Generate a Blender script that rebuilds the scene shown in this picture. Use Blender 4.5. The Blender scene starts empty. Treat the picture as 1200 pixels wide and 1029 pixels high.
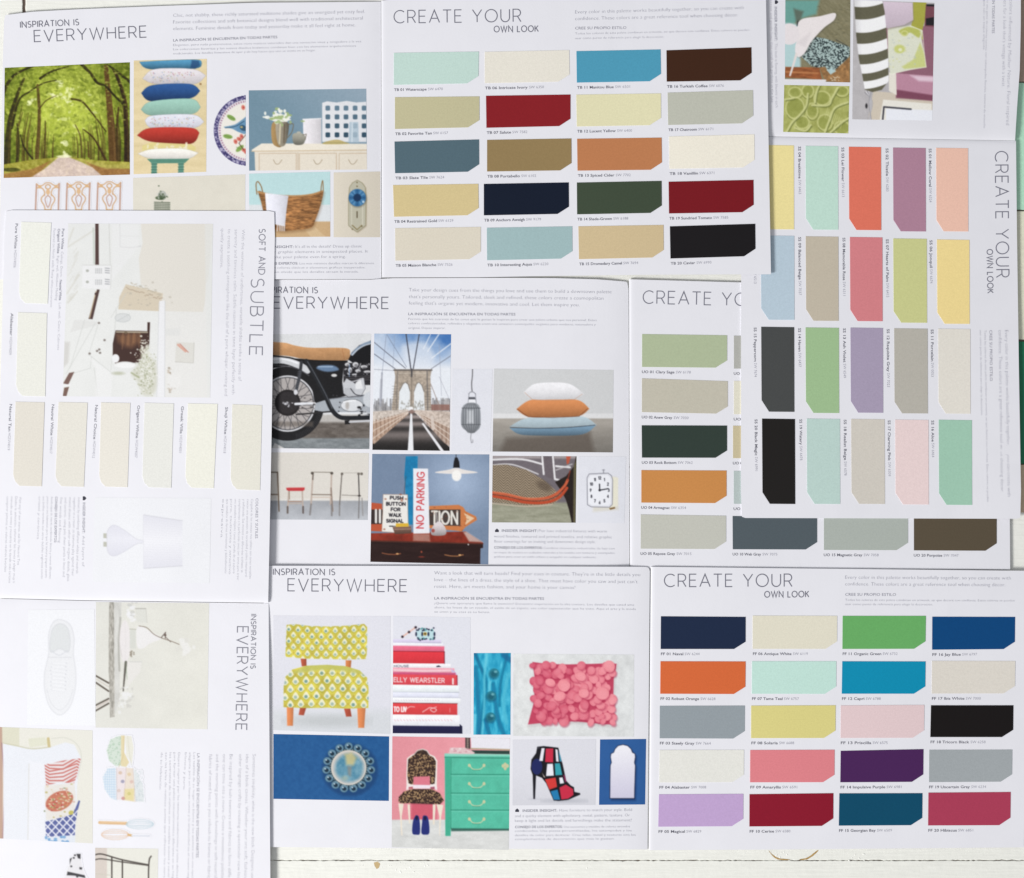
import bpy, math, random
import numpy as np

# ------------------------------------------------------------------ camera, world, light, exposure
U = 0.0005                      # one layout unit = 0.5 mm
CAMH = 0.95                     # camera height above the table, metres
PI = math.pi
scene = bpy.context.scene
col = scene.collection

cd = bpy.data.cameras.new('camera')
cam = bpy.data.objects.new('camera', cd)
col.objects.link(cam)
cam.location = (0, 0, CAMH)
cam.rotation_euler = (0, 0, 0)
cd.sensor_width = 36
cd.lens = 36 * CAMH / (1200 * U)
cd.clip_start = 0.05
cd.clip_end = 50
scene.camera = cam

w = bpy.data.worlds.new('World')
scene.world = w
w.use_nodes = True
bg = w.node_tree.nodes['Background']
bg.inputs[0].default_value = (0.93, 0.955, 1.0, 1)
bg.inputs[1].default_value = 0.41

ld = bpy.data.lights.new('window_light', 'AREA')
ld.shape = 'RECTANGLE'
ld.size = 1.0
ld.size_y = 0.85
ld.energy = 150
ld.color = (1.0, 0.985, 0.96)
lo = bpy.data.objects.new('window_light', ld)
col.objects.link(lo)
az = math.radians(208)
el = math.radians(32)
LD = 3.5
lo.location = (LD * math.cos(el) * math.cos(az), LD * math.cos(el) * math.sin(az), LD * math.sin(el))
lo.rotation_euler = (PI / 2 - el, 0, az + PI / 2)

vs = scene.view_settings
vs.view_transform = 'Standard'
vs.look = 'None'
vs.exposure = 0.0
vs.gamma = 1.0
vs.use_curve_mapping = False

# ------------------------------------------------------------------ helpers
def W(x, y, z):
    """layout coordinates (right, down, up) -> world metres; seen from above the layout keeps its scale at every height"""
    zz = z * U
    k = (CAMH - zz) / CAMH
    return ((x - 600.0) * U * k, -(y - 514.5) * U * k, zz)

def lin(c):
    a = np.asarray(c, dtype=np.float64) / 255.0
    return np.where(a <= 0.04045, a / 12.92, ((np.clip(a, 0, None) + 0.055) / 1.055) ** 2.4)

def lit(x, y):
    dx = (x - 600) / 600.0
    dy = (y - 514) / 514.0
    return LIT0 + LITX * dx + LITY * dy
LIT0, LITX, LITY = 1.0, -0.105, 0.055
TINT = np.array((1.0, 1.0, 1.0))

def albedo(c, x=600, y=514):
    a = lin(c) / (lit(x, y) * TINT)
    return np.clip(a, 0.003, 0.93)

PAPER_RGB = (0.785, 0.782, 0.828)
MATS = {}
def mat(name, c, rough=0.6, spec=0.3, bump=None, speck=None):
    """principled material with fine procedural grain; bump=(scale, strength), speck=(scale, amount)"""
    key = (name, tuple(np.round(c, 4)), rough)
    if key in MATS:
        return MATS[key]
    m = bpy.data.materials.new(name)
    m.use_nodes = True
    nt = m.node_tree
    b = nt.nodes['Principled BSDF']
    b.inputs['Roughness'].default_value = rough
    b.inputs['Specular IOR Level'].default_value = spec
    b.inputs['Base Color'].default_value = (*[float(v) for v in c], 1)
    if speck or bump:
        tc = nt.nodes.new('ShaderNodeTexCoord')
    if speck:
        n = nt.nodes.new('ShaderNodeTexNoise')
        n.inputs['Scale'].default_value = speck[0]
        n.inputs['Detail'].default_value = 4
        n.inputs['Roughness'].default_value = 0.7
        nt.links.new(tc.outputs['Object'], n.inputs['Vector'])
        mr = nt.nodes.new('ShaderNodeMapRange')
        mr.inputs[1].default_value = 0.3
        mr.inputs[2].default_value = 0.7
        mr.inputs[3].default_value = 1 - speck[1]
        mr.inputs[4].default_value = 1 + speck[1]
        nt.links.new(n.outputs['Fac'], mr.inputs[0])
        mx = nt.nodes.new('ShaderNodeMix')
        mx.data_type = 'RGBA'
        mx.blend_type = 'MULTIPLY'
        mx.inputs[0].default_value = 1
        mx.inputs[6].default_value = (*[float(v) for v in c], 1)
        nt.links.new(mr.outputs[0], mx.inputs[7])
        nt.links.new(mx.outputs[2], b.inputs['Base Color'])
    if bump:
        n2 = nt.nodes.new('ShaderNodeTexNoise')
        n2.inputs['Scale'].default_value = bump[0]
        n2.inputs['Detail'].default_value = 3
        nt.links.new(tc.outputs['Object'], n2.inputs['Vector'])
        bp = nt.nodes.new('ShaderNodeBump')
        bp.inputs['Strength'].default_value = bump[1]
        bp.inputs['Distance'].default_value = 0.0002
        nt.links.new(n2.outputs['Fac'], bp.inputs['Height'])
        nt.links.new(bp.outputs['Normal'], b.inputs['Normal'])
    MATS[key] = m
    return m

def print_mat():
    if 'print' in MATS:
        return MATS['print']
    m = bpy.data.materials.new('printed_ink')
    m.use_nodes = True
    nt = m.node_tree
    b = nt.nodes['Principled BSDF']
    b.inputs['Roughness'].default_value = 0.5
    b.inputs['Specular IOR Level'].default_value = 0.25
    a = nt.nodes.new('ShaderNodeAttribute')
    a.attribute_name = 'ink'
    tc = nt.nodes.new('ShaderNodeTexCoord')
    n = nt.nodes.new('ShaderNodeTexNoise')
    n.inputs['Scale'].default_value = 1500
    n.inputs['Detail'].default_value = 2
    nt.links.new(tc.outputs['Object'], n.inputs['Vector'])
    mr = nt.nodes.new('ShaderNodeMapRange')
    mr.inputs[1].default_value = 0.3
    mr.inputs[2].default_value = 0.7
    mr.inputs[3].default_value = 0.97
    mr.inputs[4].default_value = 1.03
    nt.links.new(n.outputs['Fac'], mr.inputs[0])
    mx = nt.nodes.new('ShaderNodeMix')
    mx.data_type = 'RGBA'
    mx.blend_type = 'MULTIPLY'
    mx.inputs[0].default_value = 1
    nt.links.new(a.outputs['Color'], mx.inputs[6])
    nt.links.new(mr.outputs[0], mx.inputs[7])
    nt.links.new(mx.outputs[2], b.inputs['Base Color'])
    MATS['print'] = m
    return m

def link_mesh(name, verts, faces, material, parent=None, smooth=False):
    me = bpy.data.meshes.new(name)
    me.from_pydata(verts, [], faces)
    me.update()
    if smooth:
        me.polygons.foreach_set('use_smooth', [True] * len(me.polygons))
    o = bpy.data.objects.new(name, me)
    if material:
        me.materials.append(material)
    col.objects.link(o)
    if parent:
        o.parent = parent
    return o

def thing(name, label, cat, group=None):
    o = bpy.data.objects.new(name, None)
    o.empty_display_size = 0.02
    col.objects.link(o)
    o['label'] = label
    o['category'] = cat
    if group:
        o['group'] = group
    return o

def sm(a, b, x):
    t = np.clip((x - a) / (b - a), 0, 1)
    return t * t * (3 - 2 * t)

def interp(pts, x):
    return float(np.interp(x, [p[0] for p in pts], [p[1] for p in pts]))

# page slab: for every column x the top and bottom edge come from curves; left and right edges too
def slab(name, xa, xb, ytop, ybot, zf, th, material, parent, nx=60, ny=40, left=None, right=None, xs=None, ys=None, rc=()):
    """xa,xb: x-range in parameter; left/right: functions x(v) of the side edges; zf(x,y): top surface height; rc: rounded corners"""
    us = np.linspace(0, 1, nx + 1) if xs is None else np.array(xs)
    vv = np.linspace(0, 1, ny + 1) if ys is None else np.array(ys)
    top, bot = [], []
    for v in vv:
        for u in us:
            x0 = xa if left is None else None
            xl = interp(left, v) if left else xa
            xr = interp(right, v) if right else xb
            x = xl + (xr - xl) * u
            yt = interp(ytop, x)
            yb = interp(ybot, x)
            y = yt + (yb - yt) * v
            R = 4.5
            for cx, cy in rc:
                px = xl if cx == 0 else xr
                py = yt if cy == 0 else yb
                dx = (x - px) if cx == 0 else (px - x)
                dy = (y - py) if cy == 0 else (py - y)
                if dx < R and dy < R:
                    ex, ey = R - dx, R - dy
                    m_ = max(ex, ey)
                    l_ = math.hypot(ex, ey)
                    if l_ > 0:
                        ex, ey = ex * m_ / l_, ey * m_ / l_
                    x = px + (R - ex) * (1 if cx == 0 else -1)
                    y = py + (R - ey) * (1 if cy == 0 else -1)
            z = float(zf(x, y))
            top.append(W(x, y, z))
            bot.append(W(x, y, z - th))
    n = len(us)
    m = len(vv)
    verts = top + bot
    off = len(top)
    faces = []
    for j in range(m - 1):
        for i in range(n - 1):
            a = j * n + i
            faces.append((a, a + n, a + n + 1, a + 1))
            faces.append((off + a, off + a + 1, off + a + n + 1, off + a + n))
    for i in range(n - 1):
        faces.append((i, i + 1, off + i + 1, off + i))
        a = (m - 1) * n + i
        faces.append((a + 1, a, off + a, off + a + 1))
    for j in range(m - 1):
        a = j * n
        faces.append((a + n, a, off + a, off + a + n))
        a = j * n + n - 1
        faces.append((a, a + n, off + a + n, off + a))
    return link_mesh(name, verts, faces, material, parent)

# paint chip: a thin card with one clipped corner; quad = TL, TR, BR, BL in page orientation, clip at BR
def chip(quad, c, zf, parent, label, th=0.35, round_clip=False):
    q = [np.array(p, float) for p in quad]
    us = [0, .1, .2, .3, .4, .5, .6, .7, .8, .86, .9, .95, 1.0]
    u0 = 0.865
    us[9] = u0
    v1 = 0.775
    vs_ = [0, .25, .5, .75, 1.0]
    def P(u, v):
        t = q[0] * (1 - u) + q[1] * u
        b = q[3] * (1 - u) + q[2] * u
        return t * (1 - v) + b * v
    top, low = [], []
    for v in vs_:
        for u in us:
            vm = 1.0
            if u > u0:
                k = (u - u0) / (1 - u0)
                vm = 1 - (1 - v1) * (k if not round_clip else (1 - math.sqrt(max(0, 1 - k * k)) ) * 0.7 + 0.3 * k)
            p = P(u, v * vm)
            z = float(zf(p[0], p[1]))
            top.append(W(p[0], p[1], z + th))
            low.append(W(p[0], p[1], z - 0.05))
    n = len(us)
    m = len(vs_)
    off = len(top)
    faces = []
    for j in range(m - 1):
        for i in range(n - 1):
            a = j * n + i
            faces.append((a, a + n, a + n + 1, a + 1))
    for i in range(n - 1):
        faces.append((i, i + 1, off + i + 1, off + i))
        a = (m - 1) * n + i
        faces.append((a + 1, a, off + a, off + a + 1))
    for j in range(m - 1):
        a = j * n
        faces.append((a + n, a, off + a, off + a + n))
        a = j * n + n - 1
        faces.append((a, a + n, off + a + n, off + a))
    ctr = sum(q) / 4
    c = np.array(c, float)
    c = c + (c.mean() - c) * 0.05
    if parent.get('washed'):
        c = c * .85 + .15 * np.array((240, 239, 228))
    al = np.clip(albedo(c, ctr[0], ctr[1]) - 0.004, 0.003, 1)
    o = link_mesh('paint_chip', top + low, faces, mat('chip_paint', al, 0.6, 0.12, bump=(1600, 0.16), speck=(1100, 0.06)), parent)
    o['label'] = label
    return o

# ------------------------------------------------------------------ lettering
def A_(cx, cy, rx, ry, a0, a1, n=10):
    return [(cx + rx * math.cos(math.radians(a0 + (a1 - a0) * i / n)), cy + ry * math.sin(math.radians(a0 + (a1 - a0) * i / n))) for i in range(n + 1)]
GL = {
 'A': (.84, [[(0, 0), (.42, 1), (.84, 0)], [(.15, .34), (.69, .34)]]),
 'B': (.62, [[(.36, .53), (0, .53)], [(0, 0), (0, 1), (.33, 1)] + A_(.33, .765, .235, .235, 90, -90) , [(.36, .53)] + A_(.36, .265, .265, .265, 90, -90) + [(0, 0)]]),
 'C': (.84, [A_(.5, .5, .5, .5, 48, 312, 20)]),
 'D': (.82, [[(0, 0), (0, 1), (.32, 1)] + A_(.32, .5, .5, .5, 90, -90, 14) + [(0, 0)]]),
 'E': (.56, [[(.56, 1), (0, 1), (0, 0), (.56, 0)], [(0, .52), (.5, .52)]]),
 'F': (.54, [[(.54, 1), (0, 1), (0, 0)], [(0, .5), (.48, .5)]]),
 'G': (.9, [A_(.5, .5, .5, .5, 48, 320, 20) + [(.88, .45), (.55, .45)]]),
 'H': (.72, [[(0, 0), (0, 1)], [(.72, 0), (.72, 1)], [(0, .52), (.72, .52)]]),
 'I': (.0, [[(0, 0), (0, 1)]]),
 'J': (.42, [[(.42, 1), (.42, .25)] + A_(.21, .22, .21, .22, 0, -150, 8)]),
 'K': (.64, [[(0, 0), (0, 1)], [(.6, 1), (0, .42)], [(.2, .6), (.64, 0)]]),
 'L': (.5, [[(0, 1), (0, 0), (.5, 0)]]),
 'M': (.9, [[(0, 0), (0, 1), (.45, .35), (.9, 1), (.9, 0)]]),
 'N': (.76, [[(0, 0), (0, 1), (.76, 0), (.76, 1)]]),
 'O': (1.0, [A_(.5, .5, .5, .5, 0, 360, 28)]),
 'P': (.6, [[(0, 0), (0, 1), (.32, 1)] + A_(.32, .72, .28, .28, 90, -90) + [(0, .44)]]),
 'Q': (1.0, [A_(.5, .5, .5, .5, 0, 360, 28), [(.62, .25), (.95, -.05)]]),
 'R': (.64, [[(0, 0), (0, 1), (.34, 1)] + A_(.34, .72, .28, .28, 90, -90) + [(0, .44)], [(.36, .44), (.64, 0)]]),
 'S': (.58, [A_(.29, .75, .25, .25, 40, 260, 12) + A_(.29, .26, .29, .26, 80, -140, 12)]),
 'T': (.68, [[(0, 1), (.68, 1)], [(.34, 1), (.34, 0)]]),
 'U': (.72, [[(0, 1), (0, .36)] + A_(.36, .36, .36, .36, 180, 360, 12) + [(.72, 1)]]),
 'V': (.8, [[(0, 1), (.4, 0), (.8, 1)]]),
 'W': (1.2, [[(0, 1), (.31, 0), (.6, 1), (.89, 0), (1.2, 1)]]),
 'X': (.7, [[(0, 0), (.7, 1)], [(0, 1), (.7, 0)]]),
 'Y': (.76, [[(0, 1), (.38, .46), (.76, 1)], [(.38, .46), (.38, 0)]]),
 'Z': (.66, [[(0, 1), (.66, 1), (0, 0), (.66, 0)]]),
 '1': (.3, [[(0, .8), (.25, 1), (.25, 0)]]),
 '2': (.56, [A_(.28, .72, .28, .28, 160, -30, 8) + [(0, 0), (.56, 0)]]),
 '3': (.56, [A_(.26, .76, .24, .24, 150, -90, 8), A_(.26, .26, .28, .26, 90, -150, 8)]),
 '4': (.6, [[(.45, 0), (.45, 1), (0, .3), (.6, .3)]]),
 '5': (.56, [[(.5, 1), (.08, 1), (.04, .58)] + A_(.26, .3, .28, .3, 110, -150, 9)]),
 '6': (.56, [[(.45, 1), (.05, .45)] + A_(.28, .28, .28, .28, 160, -200, 14)]),
 '7': (.56, [[(0, 1), (.56, 1), (.18, 0)]]),
 '8': (.56, [A_(.28, .76, .22, .24, 0, 360, 12), A_(.28, .27, .28, .27, 0, 360, 12)]),
 '9': (.56, [[(.12, 0), (.52, .56)] + A_(.28, .72, .28, .28, -20, 340, 14)]),
 '0': (.64, [A_(.32, .5, .32, .5, 0, 360, 20)]),
}
def strokes(s, track=.3, space=.62):
    x = 0
    out = []
    for ch in s:
        if ch == ' ':
            x += space
            continue
        wd, st = GL[ch]
        for l in st:
            out.append([(x + p[0], p[1]) for p in l])
        x += wd + track
    return out, x - track

def ribbon(pts, hw):
    """outline quads of a mitred line"""
    p = [np.array(a, float) for a in pts]
    p = [a for i, a in enumerate(p) if i == 0 or np.linalg.norm(a - p[i - 1]) > 1e-3]
    n = len(p)
    L, R = [], []
    for i in range(n):
        d0 = p[i] - p[i - 1] if i > 0 else p[1] - p[0]
        d1 = p[i + 1] - p[i] if i < n - 1 else p[-1] - p[-2]
        if i == 0 and np.allclose(p[0], p[-1]):
            d0 = p[-1] - p[-2]
        if i == n - 1 and np.allclose(p[0], p[-1]):
            d1 = p[1] - p[0]
        d0 = d0 / (np.linalg.norm(d0) + 1e-9)
        d1 = d1 / (np.linalg.norm(d1) + 1e-9)
        t = d0 + d1
        l = np.linalg.norm(t)
        if l < 1e-6:
            t = d0
            l = 1
        t = t / l
        nn = np.array([-t[1], t[0]])
        c = max(0.35, abs(float(np.dot(nn, np.array([-d0[1], d0[0]])))))
        L.append(p[i] + nn * hw / c)
        R.append(p[i] - nn * hw / c)
    return L, R

def mixc(a, b, t):
    return tuple(a[i] + (b[i] - a[i]) * t for i in range(3))

def wave(x, y):
    """the sheets are not dead flat: a slow swell they all share where they lie on each other"""
    return 0.30 * math.sin(x / 47.0 + y / 83.0 + 1.3) + 0.24 * math.sin(y / 39.0 - x / 120.0) + 0.12 * math.sin(x / 21.0 + 2.0 * math.sin(y / 60.0))

def heading(s, p0, p1, cap, weight, c, zf, parent, dz=0.12, name='heading'):
    if parent.get('washed'):
        c = mixc(c, (240, 240, 246), .2)
    st, wd = strokes(s)
    p0 = np.array(p0, float)
    p1 = np.array(p1, float)
    d = p1 - p0
    ln = np.linalg.norm(d)
    d = d / ln
    up = np.array([d[1], -d[0]])          # page-up direction in layout coordinates (y runs down)
    sx = ln / wd
    verts, faces = [], []
    for k, l in enumerate(st):
        pts = [p0 + d * (a[0] * sx) + up * (a[1] * cap) for a in l]
        Lq, Rq = ribbon(pts, weight / 2)
        base = len(verts)
        for a, b in zip(Lq, Rq):
            for q in (a, b):
                verts.append(W(q[0], q[1], float(zf(q[0], q[1])) + dz + 0.006 * (k % 9)))
        for i in range(len(Lq) - 1):
            faces.append((base + 2 * i, base + 2 * i + 1, base + 2 * i + 3, base + 2 * i + 2))
    return link_mesh(name, verts, faces, mat('ink', albedo(c, *p0), 0.6, 0.2), parent)

TXT = {}
def text_geo(s, off):
    key = (s, off)
    if key in TXT:
        return TXT[key]
    cu = bpy.data.curves.new('t', 'FONT')
    cu.body = s
    cu.resolution_u = 2
    cu.offset = off
    cu.fill_mode = 'FRONT'
    o = bpy.data.objects.new('t', cu)
    me = o.to_mesh()
    v = np.array([(a.co.x, a.co.y) for a in me.vertices])
    f = [tuple(p.vertices) for p in me.polygons]
    o.to_mesh_clear()
    bpy.data.objects.remove(o)
    bpy.data.curves.remove(cu)
    TXT[key] = (v, f)
    return TXT[key]

def body_text(lines, zf, parent, name='body_text', dz=0.12):
    """lines: (string, p0, p1, cap height, colour, weight offset); all lines of a block become one printed part"""
    mats = []
    verts, faces, mi = [], [], []
    for (s, p0, p1, cap, c, off) in lines:
        if parent.get('washed'):
            c = mixc(c, (240, 240, 246), .3)
        v, f = text_geo(s, off)
        if len(v) == 0:
            continue
        p0 = np.array(p0, float)
        p1 = np.array(p1, float)
        d = p1 - p0
        ln = np.linalg.norm(d)
        d = d / ln
        up = np.array([d[1], -d[0]])
        x0, x1 = v[:, 0].min(), v[:, 0].max()
        sx = ln / (x1 - x0)
        sy = cap / 0.69
        base = len(verts)
        for a in v:
            q = p0 + d * ((a[0] - x0) * sx) + up * (a[1] * sy)
            verts.append(W(q[0], q[1], float(zf(q[0], q[1])) + dz))
        m = mat('ink', albedo(c, *p0), 0.6, 0.2)
        if m not in mats:
            mats.append(m)
        k = mats.index(m)
        for t in f:
            faces.append(tuple(base + i for i in t))
            mi.append(k)
    o = link_mesh(name, verts, faces, None, parent)
    for m in mats:
        o.data.materials.append(m)
    o.data.polygons.foreach_set('material_index', mi)
    return o

# ------------------------------------------------------------------ ink canvas for the printed pictures
def spl(pts, closed=True, n=6):
    P = [np.array(p, float) for p in pts]
    N = len(P)
    out = []
    rng = range(N) if closed else range(N - 1)
    for i in rng:
        if closed:
            a, b, c, d = P[(i - 1) % N], P[i], P[(i + 1) % N], P[(i + 2) % N]
        else:
            a, b, c, d = P[max(i - 1, 0)], P[i], P[i + 1], P[min(i + 2, N - 1)]
        for k in range(n):
            t = k / n
            out.append(tuple(0.5 * ((2 * b) + (c - a) * t + (2 * a - 5 * b + 4 * c - d) * t * t + (3 * b - a - 3 * c + d) * t ** 3)))
    if not closed:
        out.append(tuple(P[-1]))
    return out

def vnoise(X, Y, s, seed=0, oct=3):
    out = 0
    amp = 1
    tot = 0
    for o in range(oct):
        r = np.random.RandomState(seed * 31 + o)
        g = r.rand(64, 64)
        fx, fy = X / s, Y / s
        ix, iy = np.floor(fx).astype(int), np.floor(fy).astype(int)
        tx, ty = fx - ix, fy - iy
        tx = tx * tx * (3 - 2 * tx)
        ty = ty * ty * (3 - 2 * ty)
        a = g[iy % 64, ix % 64]
        b = g[iy % 64, (ix + 1) % 64]
        c = g[(iy + 1) % 64, ix % 64]
        d = g[(iy + 1) % 64, (ix + 1) % 64]
        out = out + amp * ((a * (1 - tx) + b * tx) * (1 - ty) + (c * (1 - tx) + d * tx) * ty)
        tot += amp
        amp *= 0.55
        s = s * 0.5
    return out / tot

S = 2.0
class Cv:
    def __init__(s, x0, y0, x1, y1, bgc):
        s.x0, s.y0 = x0 - 2, y0 - 2
        s.w = int((x1 - x0 + 4) * S)
        s.h = int((y1 - y0 + 4) * S)
        s.a = np.zeros((s.h, s.w, 3)) + np.array(bgc, float)
        yy, xx = np.mgrid[0:s.h, 0:s.w]
        s.X = s.x0 + (xx + 0.5) / S
        s.Y = s.y0 + (yy + 0.5) / S
    def box(s, x0, y0, x1, y1, m=1.5):
        i0 = max(0, int((x0 - m - s.x0) * S)); i1 = min(s.w, int((x1 + m - s.x0) * S) + 1)
        j0 = max(0, int((y0 - m - s.y0) * S)); j1 = min(s.h, int((y1 + m - s.y0) * S) + 1)
        return (slice(j0, j1), slice(i0, i1)) if i1 > i0 and j1 > j0 else None
    def put(s, b, cov, c, a=1.0):
        cov = (cov * a)[..., None]
        if callable(c):
            c = c(s.X[b], s.Y[b])
        s.a[b] = s.a[b] * (1 - cov) + np.asarray(c, float) * cov
    def pcov(s, pts, soft, b):
        X, Y = s.X[b], s.Y[b]
        ins = np.zeros(X.shape, bool)
        dm = np.full(X.shape, 1e9)
        n = len(pts)
        for i in range(n):
            ax, ay = pts[i]
            bx, by = pts[(i + 1) % n]
            dx, dy = bx - ax, by - ay
            l2 = dx * dx + dy * dy
            if l2 < 1e-12:
                continue
            t = np.clip(((X - ax) * dx + (Y - ay) * dy) / l2, 0, 1)
            d2 = (X - ax - t * dx) ** 2 + (Y - ay - t * dy) ** 2
            dm = np.minimum(dm, d2)
            if dy != 0:
                c1 = (ay > Y) != (by > Y)
                ins ^= c1 & (X < dx * (Y - ay) / dy + ax)
        sd = np.sqrt(dm) * np.where(ins, 1, -1)
        return np.clip(0.5 + sd / soft, 0, 1)
    def poly(s, pts, c, a=1.0, soft=0.7, sp=False):
        if sp:
            pts = spl(pts)
        xs = [p[0] for p in pts]; ys = [p[1] for p in pts]
        b = s.box(min(xs), min(ys), max(xs), max(ys), soft)
        if b:
            s.put(b, s.pcov(pts, soft, b), c, a)
    def rect(s, x0, y0, x1, y1, c, a=1.0, soft=0.7):
        s.poly([(x0, y0), (x1, y0), (x1, y1), (x0, y1)], c, a, soft)
    def ell(s, cx, cy, rx, ry, c, a=1.0, soft=0.7, rot=0):
        R = max(rx, ry)
        b = s.box(cx - R, cy - R, cx + R, cy + R, soft)
        if not b:
            return
        X, Y = s.X[b] - cx, s.Y[b] - cy
        cr, sr = math.cos(math.radians(rot)), math.sin(math.radians(rot))
        x, y = X * cr + Y * sr, -X * sr + Y * cr
        r = np.sqrt((x / rx) ** 2 + (y / ry) ** 2)
        s.put(b, np.clip(0.5 + (1 - r) * min(rx, ry) / soft, 0, 1), c, a)
    def ring(s, cx, cy, rx, ry, wd, c, a=1.0, a0=0, a1=360):
        s.line(A_(cx, cy, rx, ry, a0, a1, 28), wd, c, a)
    def line(s, pts, wd, c, a=1.0, soft=0.7, sp=False, w2=None):
        if sp:
            pts = spl(pts, False)
        xs = [p[0] for p in pts]; ys = [p[1] for p in pts]
        wm = max(wd, w2 or 0)
        b = s.box(min(xs), min(ys), max(xs), max(ys), wm + soft)
        if not b:
            return
        X, Y = s.X[b], s.Y[b]
        cov = np.zeros(X.shape)
        n = len(pts) - 1
        for i in range(n):
            ax, ay = pts[i]
            bx, by = pts[i + 1]
            dx, dy = bx - ax, by - ay
            l2 = dx * dx + dy * dy + 1e-9
            t = np.clip(((X - ax) * dx + (Y - ay) * dy) / l2, 0, 1)
            d = np.sqrt((X - ax - t * dx) ** 2 + (Y - ay - t * dy) ** 2)
            ww = wd if w2 is None else wd + (w2 - wd) * (i + t) / n
            cov = np.maximum(cov, np.clip(0.5 + (ww / 2 - d) / soft, 0, 1) * np.minimum(1, ww / soft + .2))
        s.put(b, cov, c, a)
    def shade(s, fn, b=None):
        """multiply the ink by fn(X,Y)"""
        s.a *= fn(s.X, s.Y)[..., None]
    def grain(s, sc, amp, seed=0, tint=(1, 1, 1)):
        n = (vnoise(s.X, s.Y, sc, seed) - .5) * 2 * amp
        s.a += n[..., None] * np.array(tint)
    def text(s, t, p0, p1, cap, wd, c, a=1.0):
        st, tw = strokes(t)
        p0 = np.array(p0, float); p1 = np.array(p1, float)
        d = p1 - p0
        ln = np.linalg.norm(d); d = d / ln
        up = np.array([d[1], -d[0]])
        for l in st:
            s.line([tuple(p0 + d * (q[0] * ln / tw) + up * (q[1] * cap)) for q in l], wd, c, a, 0.5)

def ctr_x(q):
    return float(sum(q)[0] / 4)

def PAGE_SEEN(q):
    c = sum(q) / 4
    a = np.array(PAPER_RGB) * lit(c[0], c[1])
    return np.where(a <= .0031308, a * 12.92, 1.055 * np.power(a, 1 / 2.4) - .055) * 255

def picture(cv, quad, zf, parent, label, clip=None, dz=0.1, step=0.7, name='photo_print', nobg=None):
    """a printed picture: a fine sheet whose vertices carry the ink colour, lying on its page"""
    q = [np.array(p, float) for p in quad]
    wpx = max(np.linalg.norm(q[1] - q[0]), np.linalg.norm(q[2] - q[3]))
    hpx = max(np.linalg.norm(q[3] - q[0]), np.linalg.norm(q[2] - q[1]))
    nx = max(2, int(wpx / step)); ny = max(2, int(hpx / step))
    u = np.linspace(0, 1, nx + 1)[None, :, None]
    v = np.linspace(0, 1, ny + 1)[:, None, None]
    P = (q[0] * (1 - u) + q[1] * u) * (1 - v) + (q[3] * (1 - u) + q[2] * u) * v
    X, Y = P[..., 0], P[..., 1]
    img = cv.a
    # light blur, as print seen through a lens
    k = np.array([.25, .5, .25])
    pad = np.pad(img, ((1, 1), (0, 0), (0, 0)), 'edge')
    img = pad[:-2] * k[0] + pad[1:-1] * k[1] + pad[2:] * k[2]
    pad = np.pad(img, ((0, 0), (1, 1), (0, 0)), 'edge')
    img = pad[:, :-2] * k[0] + pad[:, 1:-1] * k[1] + pad[:, 2:] * k[2]
    fx = np.clip((X - cv.x0) * S - .5, 0, cv.w - 1.001); fy = np.clip((Y - cv.y0) * S - .5, 0, cv.h - 1.001)
    ix, iy = fx.astype(int), fy.astype(int)
    tx, ty = (fx - ix)[..., None], (fy - iy)[..., None]
    C = (img[iy, ix] * (1 - tx) + img[iy, ix + 1] * tx) * (1 - ty) + (img[iy + 1, ix] * (1 - tx) + img[iy + 1, ix + 1] * tx) * ty
    raw = C.copy()
    if not parent.get('washed'):
        C = (C - 128) * (1.07 if ctr_x(q) < 760 else 1.0) + 128 - (5 if ctr_x(q) < 760 else 0)
    C = np.clip(C, 8, 250)
    if parent.get('washed'):
        C = C * 0.94 + 0.06 * 242
    C = C + (C.mean(-1, keepdims=True) - C) * 0.12
    if nobg is not None:                                  # a cut-out figure printed straight on the page
        dif = np.clip(np.abs(raw - np.array(nobg, float)).max(-1, keepdims=True) / 12, 0, 1)
        C = C * dif + np.array(PAGE_SEEN(q), float) * (1 - dif)
        m_ = dif[..., 0] > 0.02
        kf = m_[:-1, :-1] | m_[1:, 1:] | m_[1:, :-1] | m_[:-1, 1:]
        clip0 = clip
        clip = lambda x, y: kf & (clip0(x, y) if clip0 is not None else True)
    ctr = sum(q) / 4
    C = np.clip(lin(np.clip(C, 0, 255)) / (lit(ctr[0], ctr[1]) * TINT), 0.003, 0.95)
    zz = np.vectorize(zf)(X, Y) + dz
    kk = (CAMH - zz * U) / CAMH
    co = np.stack([(X - 600) * U * kk, -(Y - 514.5) * U * kk, zz * U], -1).reshape(-1, 3)
    n1 = nx + 1
    a = (np.arange(ny)[:, None] * n1 + np.arange(nx)[None, :])
    F = np.stack([a, a + n1, a + n1 + 1, a + 1], -1)
    if clip is not None:
        xm = (X[:-1, :-1] + X[1:, 1:]) / 2; ym = (Y[:-1, :-1] + Y[1:, 1:]) / 2
        keep = clip(xm, ym)
        F = F[keep]
    F = F.reshape(-1, 4)
    me = bpy.data.meshes.new(name)
    me.vertices.add(len(co))
    me.vertices.foreach_set('co', co.astype(np.float32).ravel())
    me.loops.add(F.size)
    me.loops.foreach_set('vertex_index', F.astype(np.int32).ravel())
    me.polygons.add(len(F))
    me.polygons.foreach_set('loop_start', (np.arange(len(F)) * 4).astype(np.int32))
    me.update(calc_edges=True)
    at = me.color_attributes.new('ink', 'FLOAT_COLOR', 'POINT')
    rgba = np.concatenate([C.reshape(-1, 3), np.ones((len(co), 1))], 1).astype(np.float32)
    at.data.foreach_set('color', rgba.ravel())
    me.materials.append(print_mat())
    me.validate()
    o = bpy.data.objects.new(name, me)
    col.objects.link(o)
    o.parent = parent
    o['label'] = label
    return o
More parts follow.
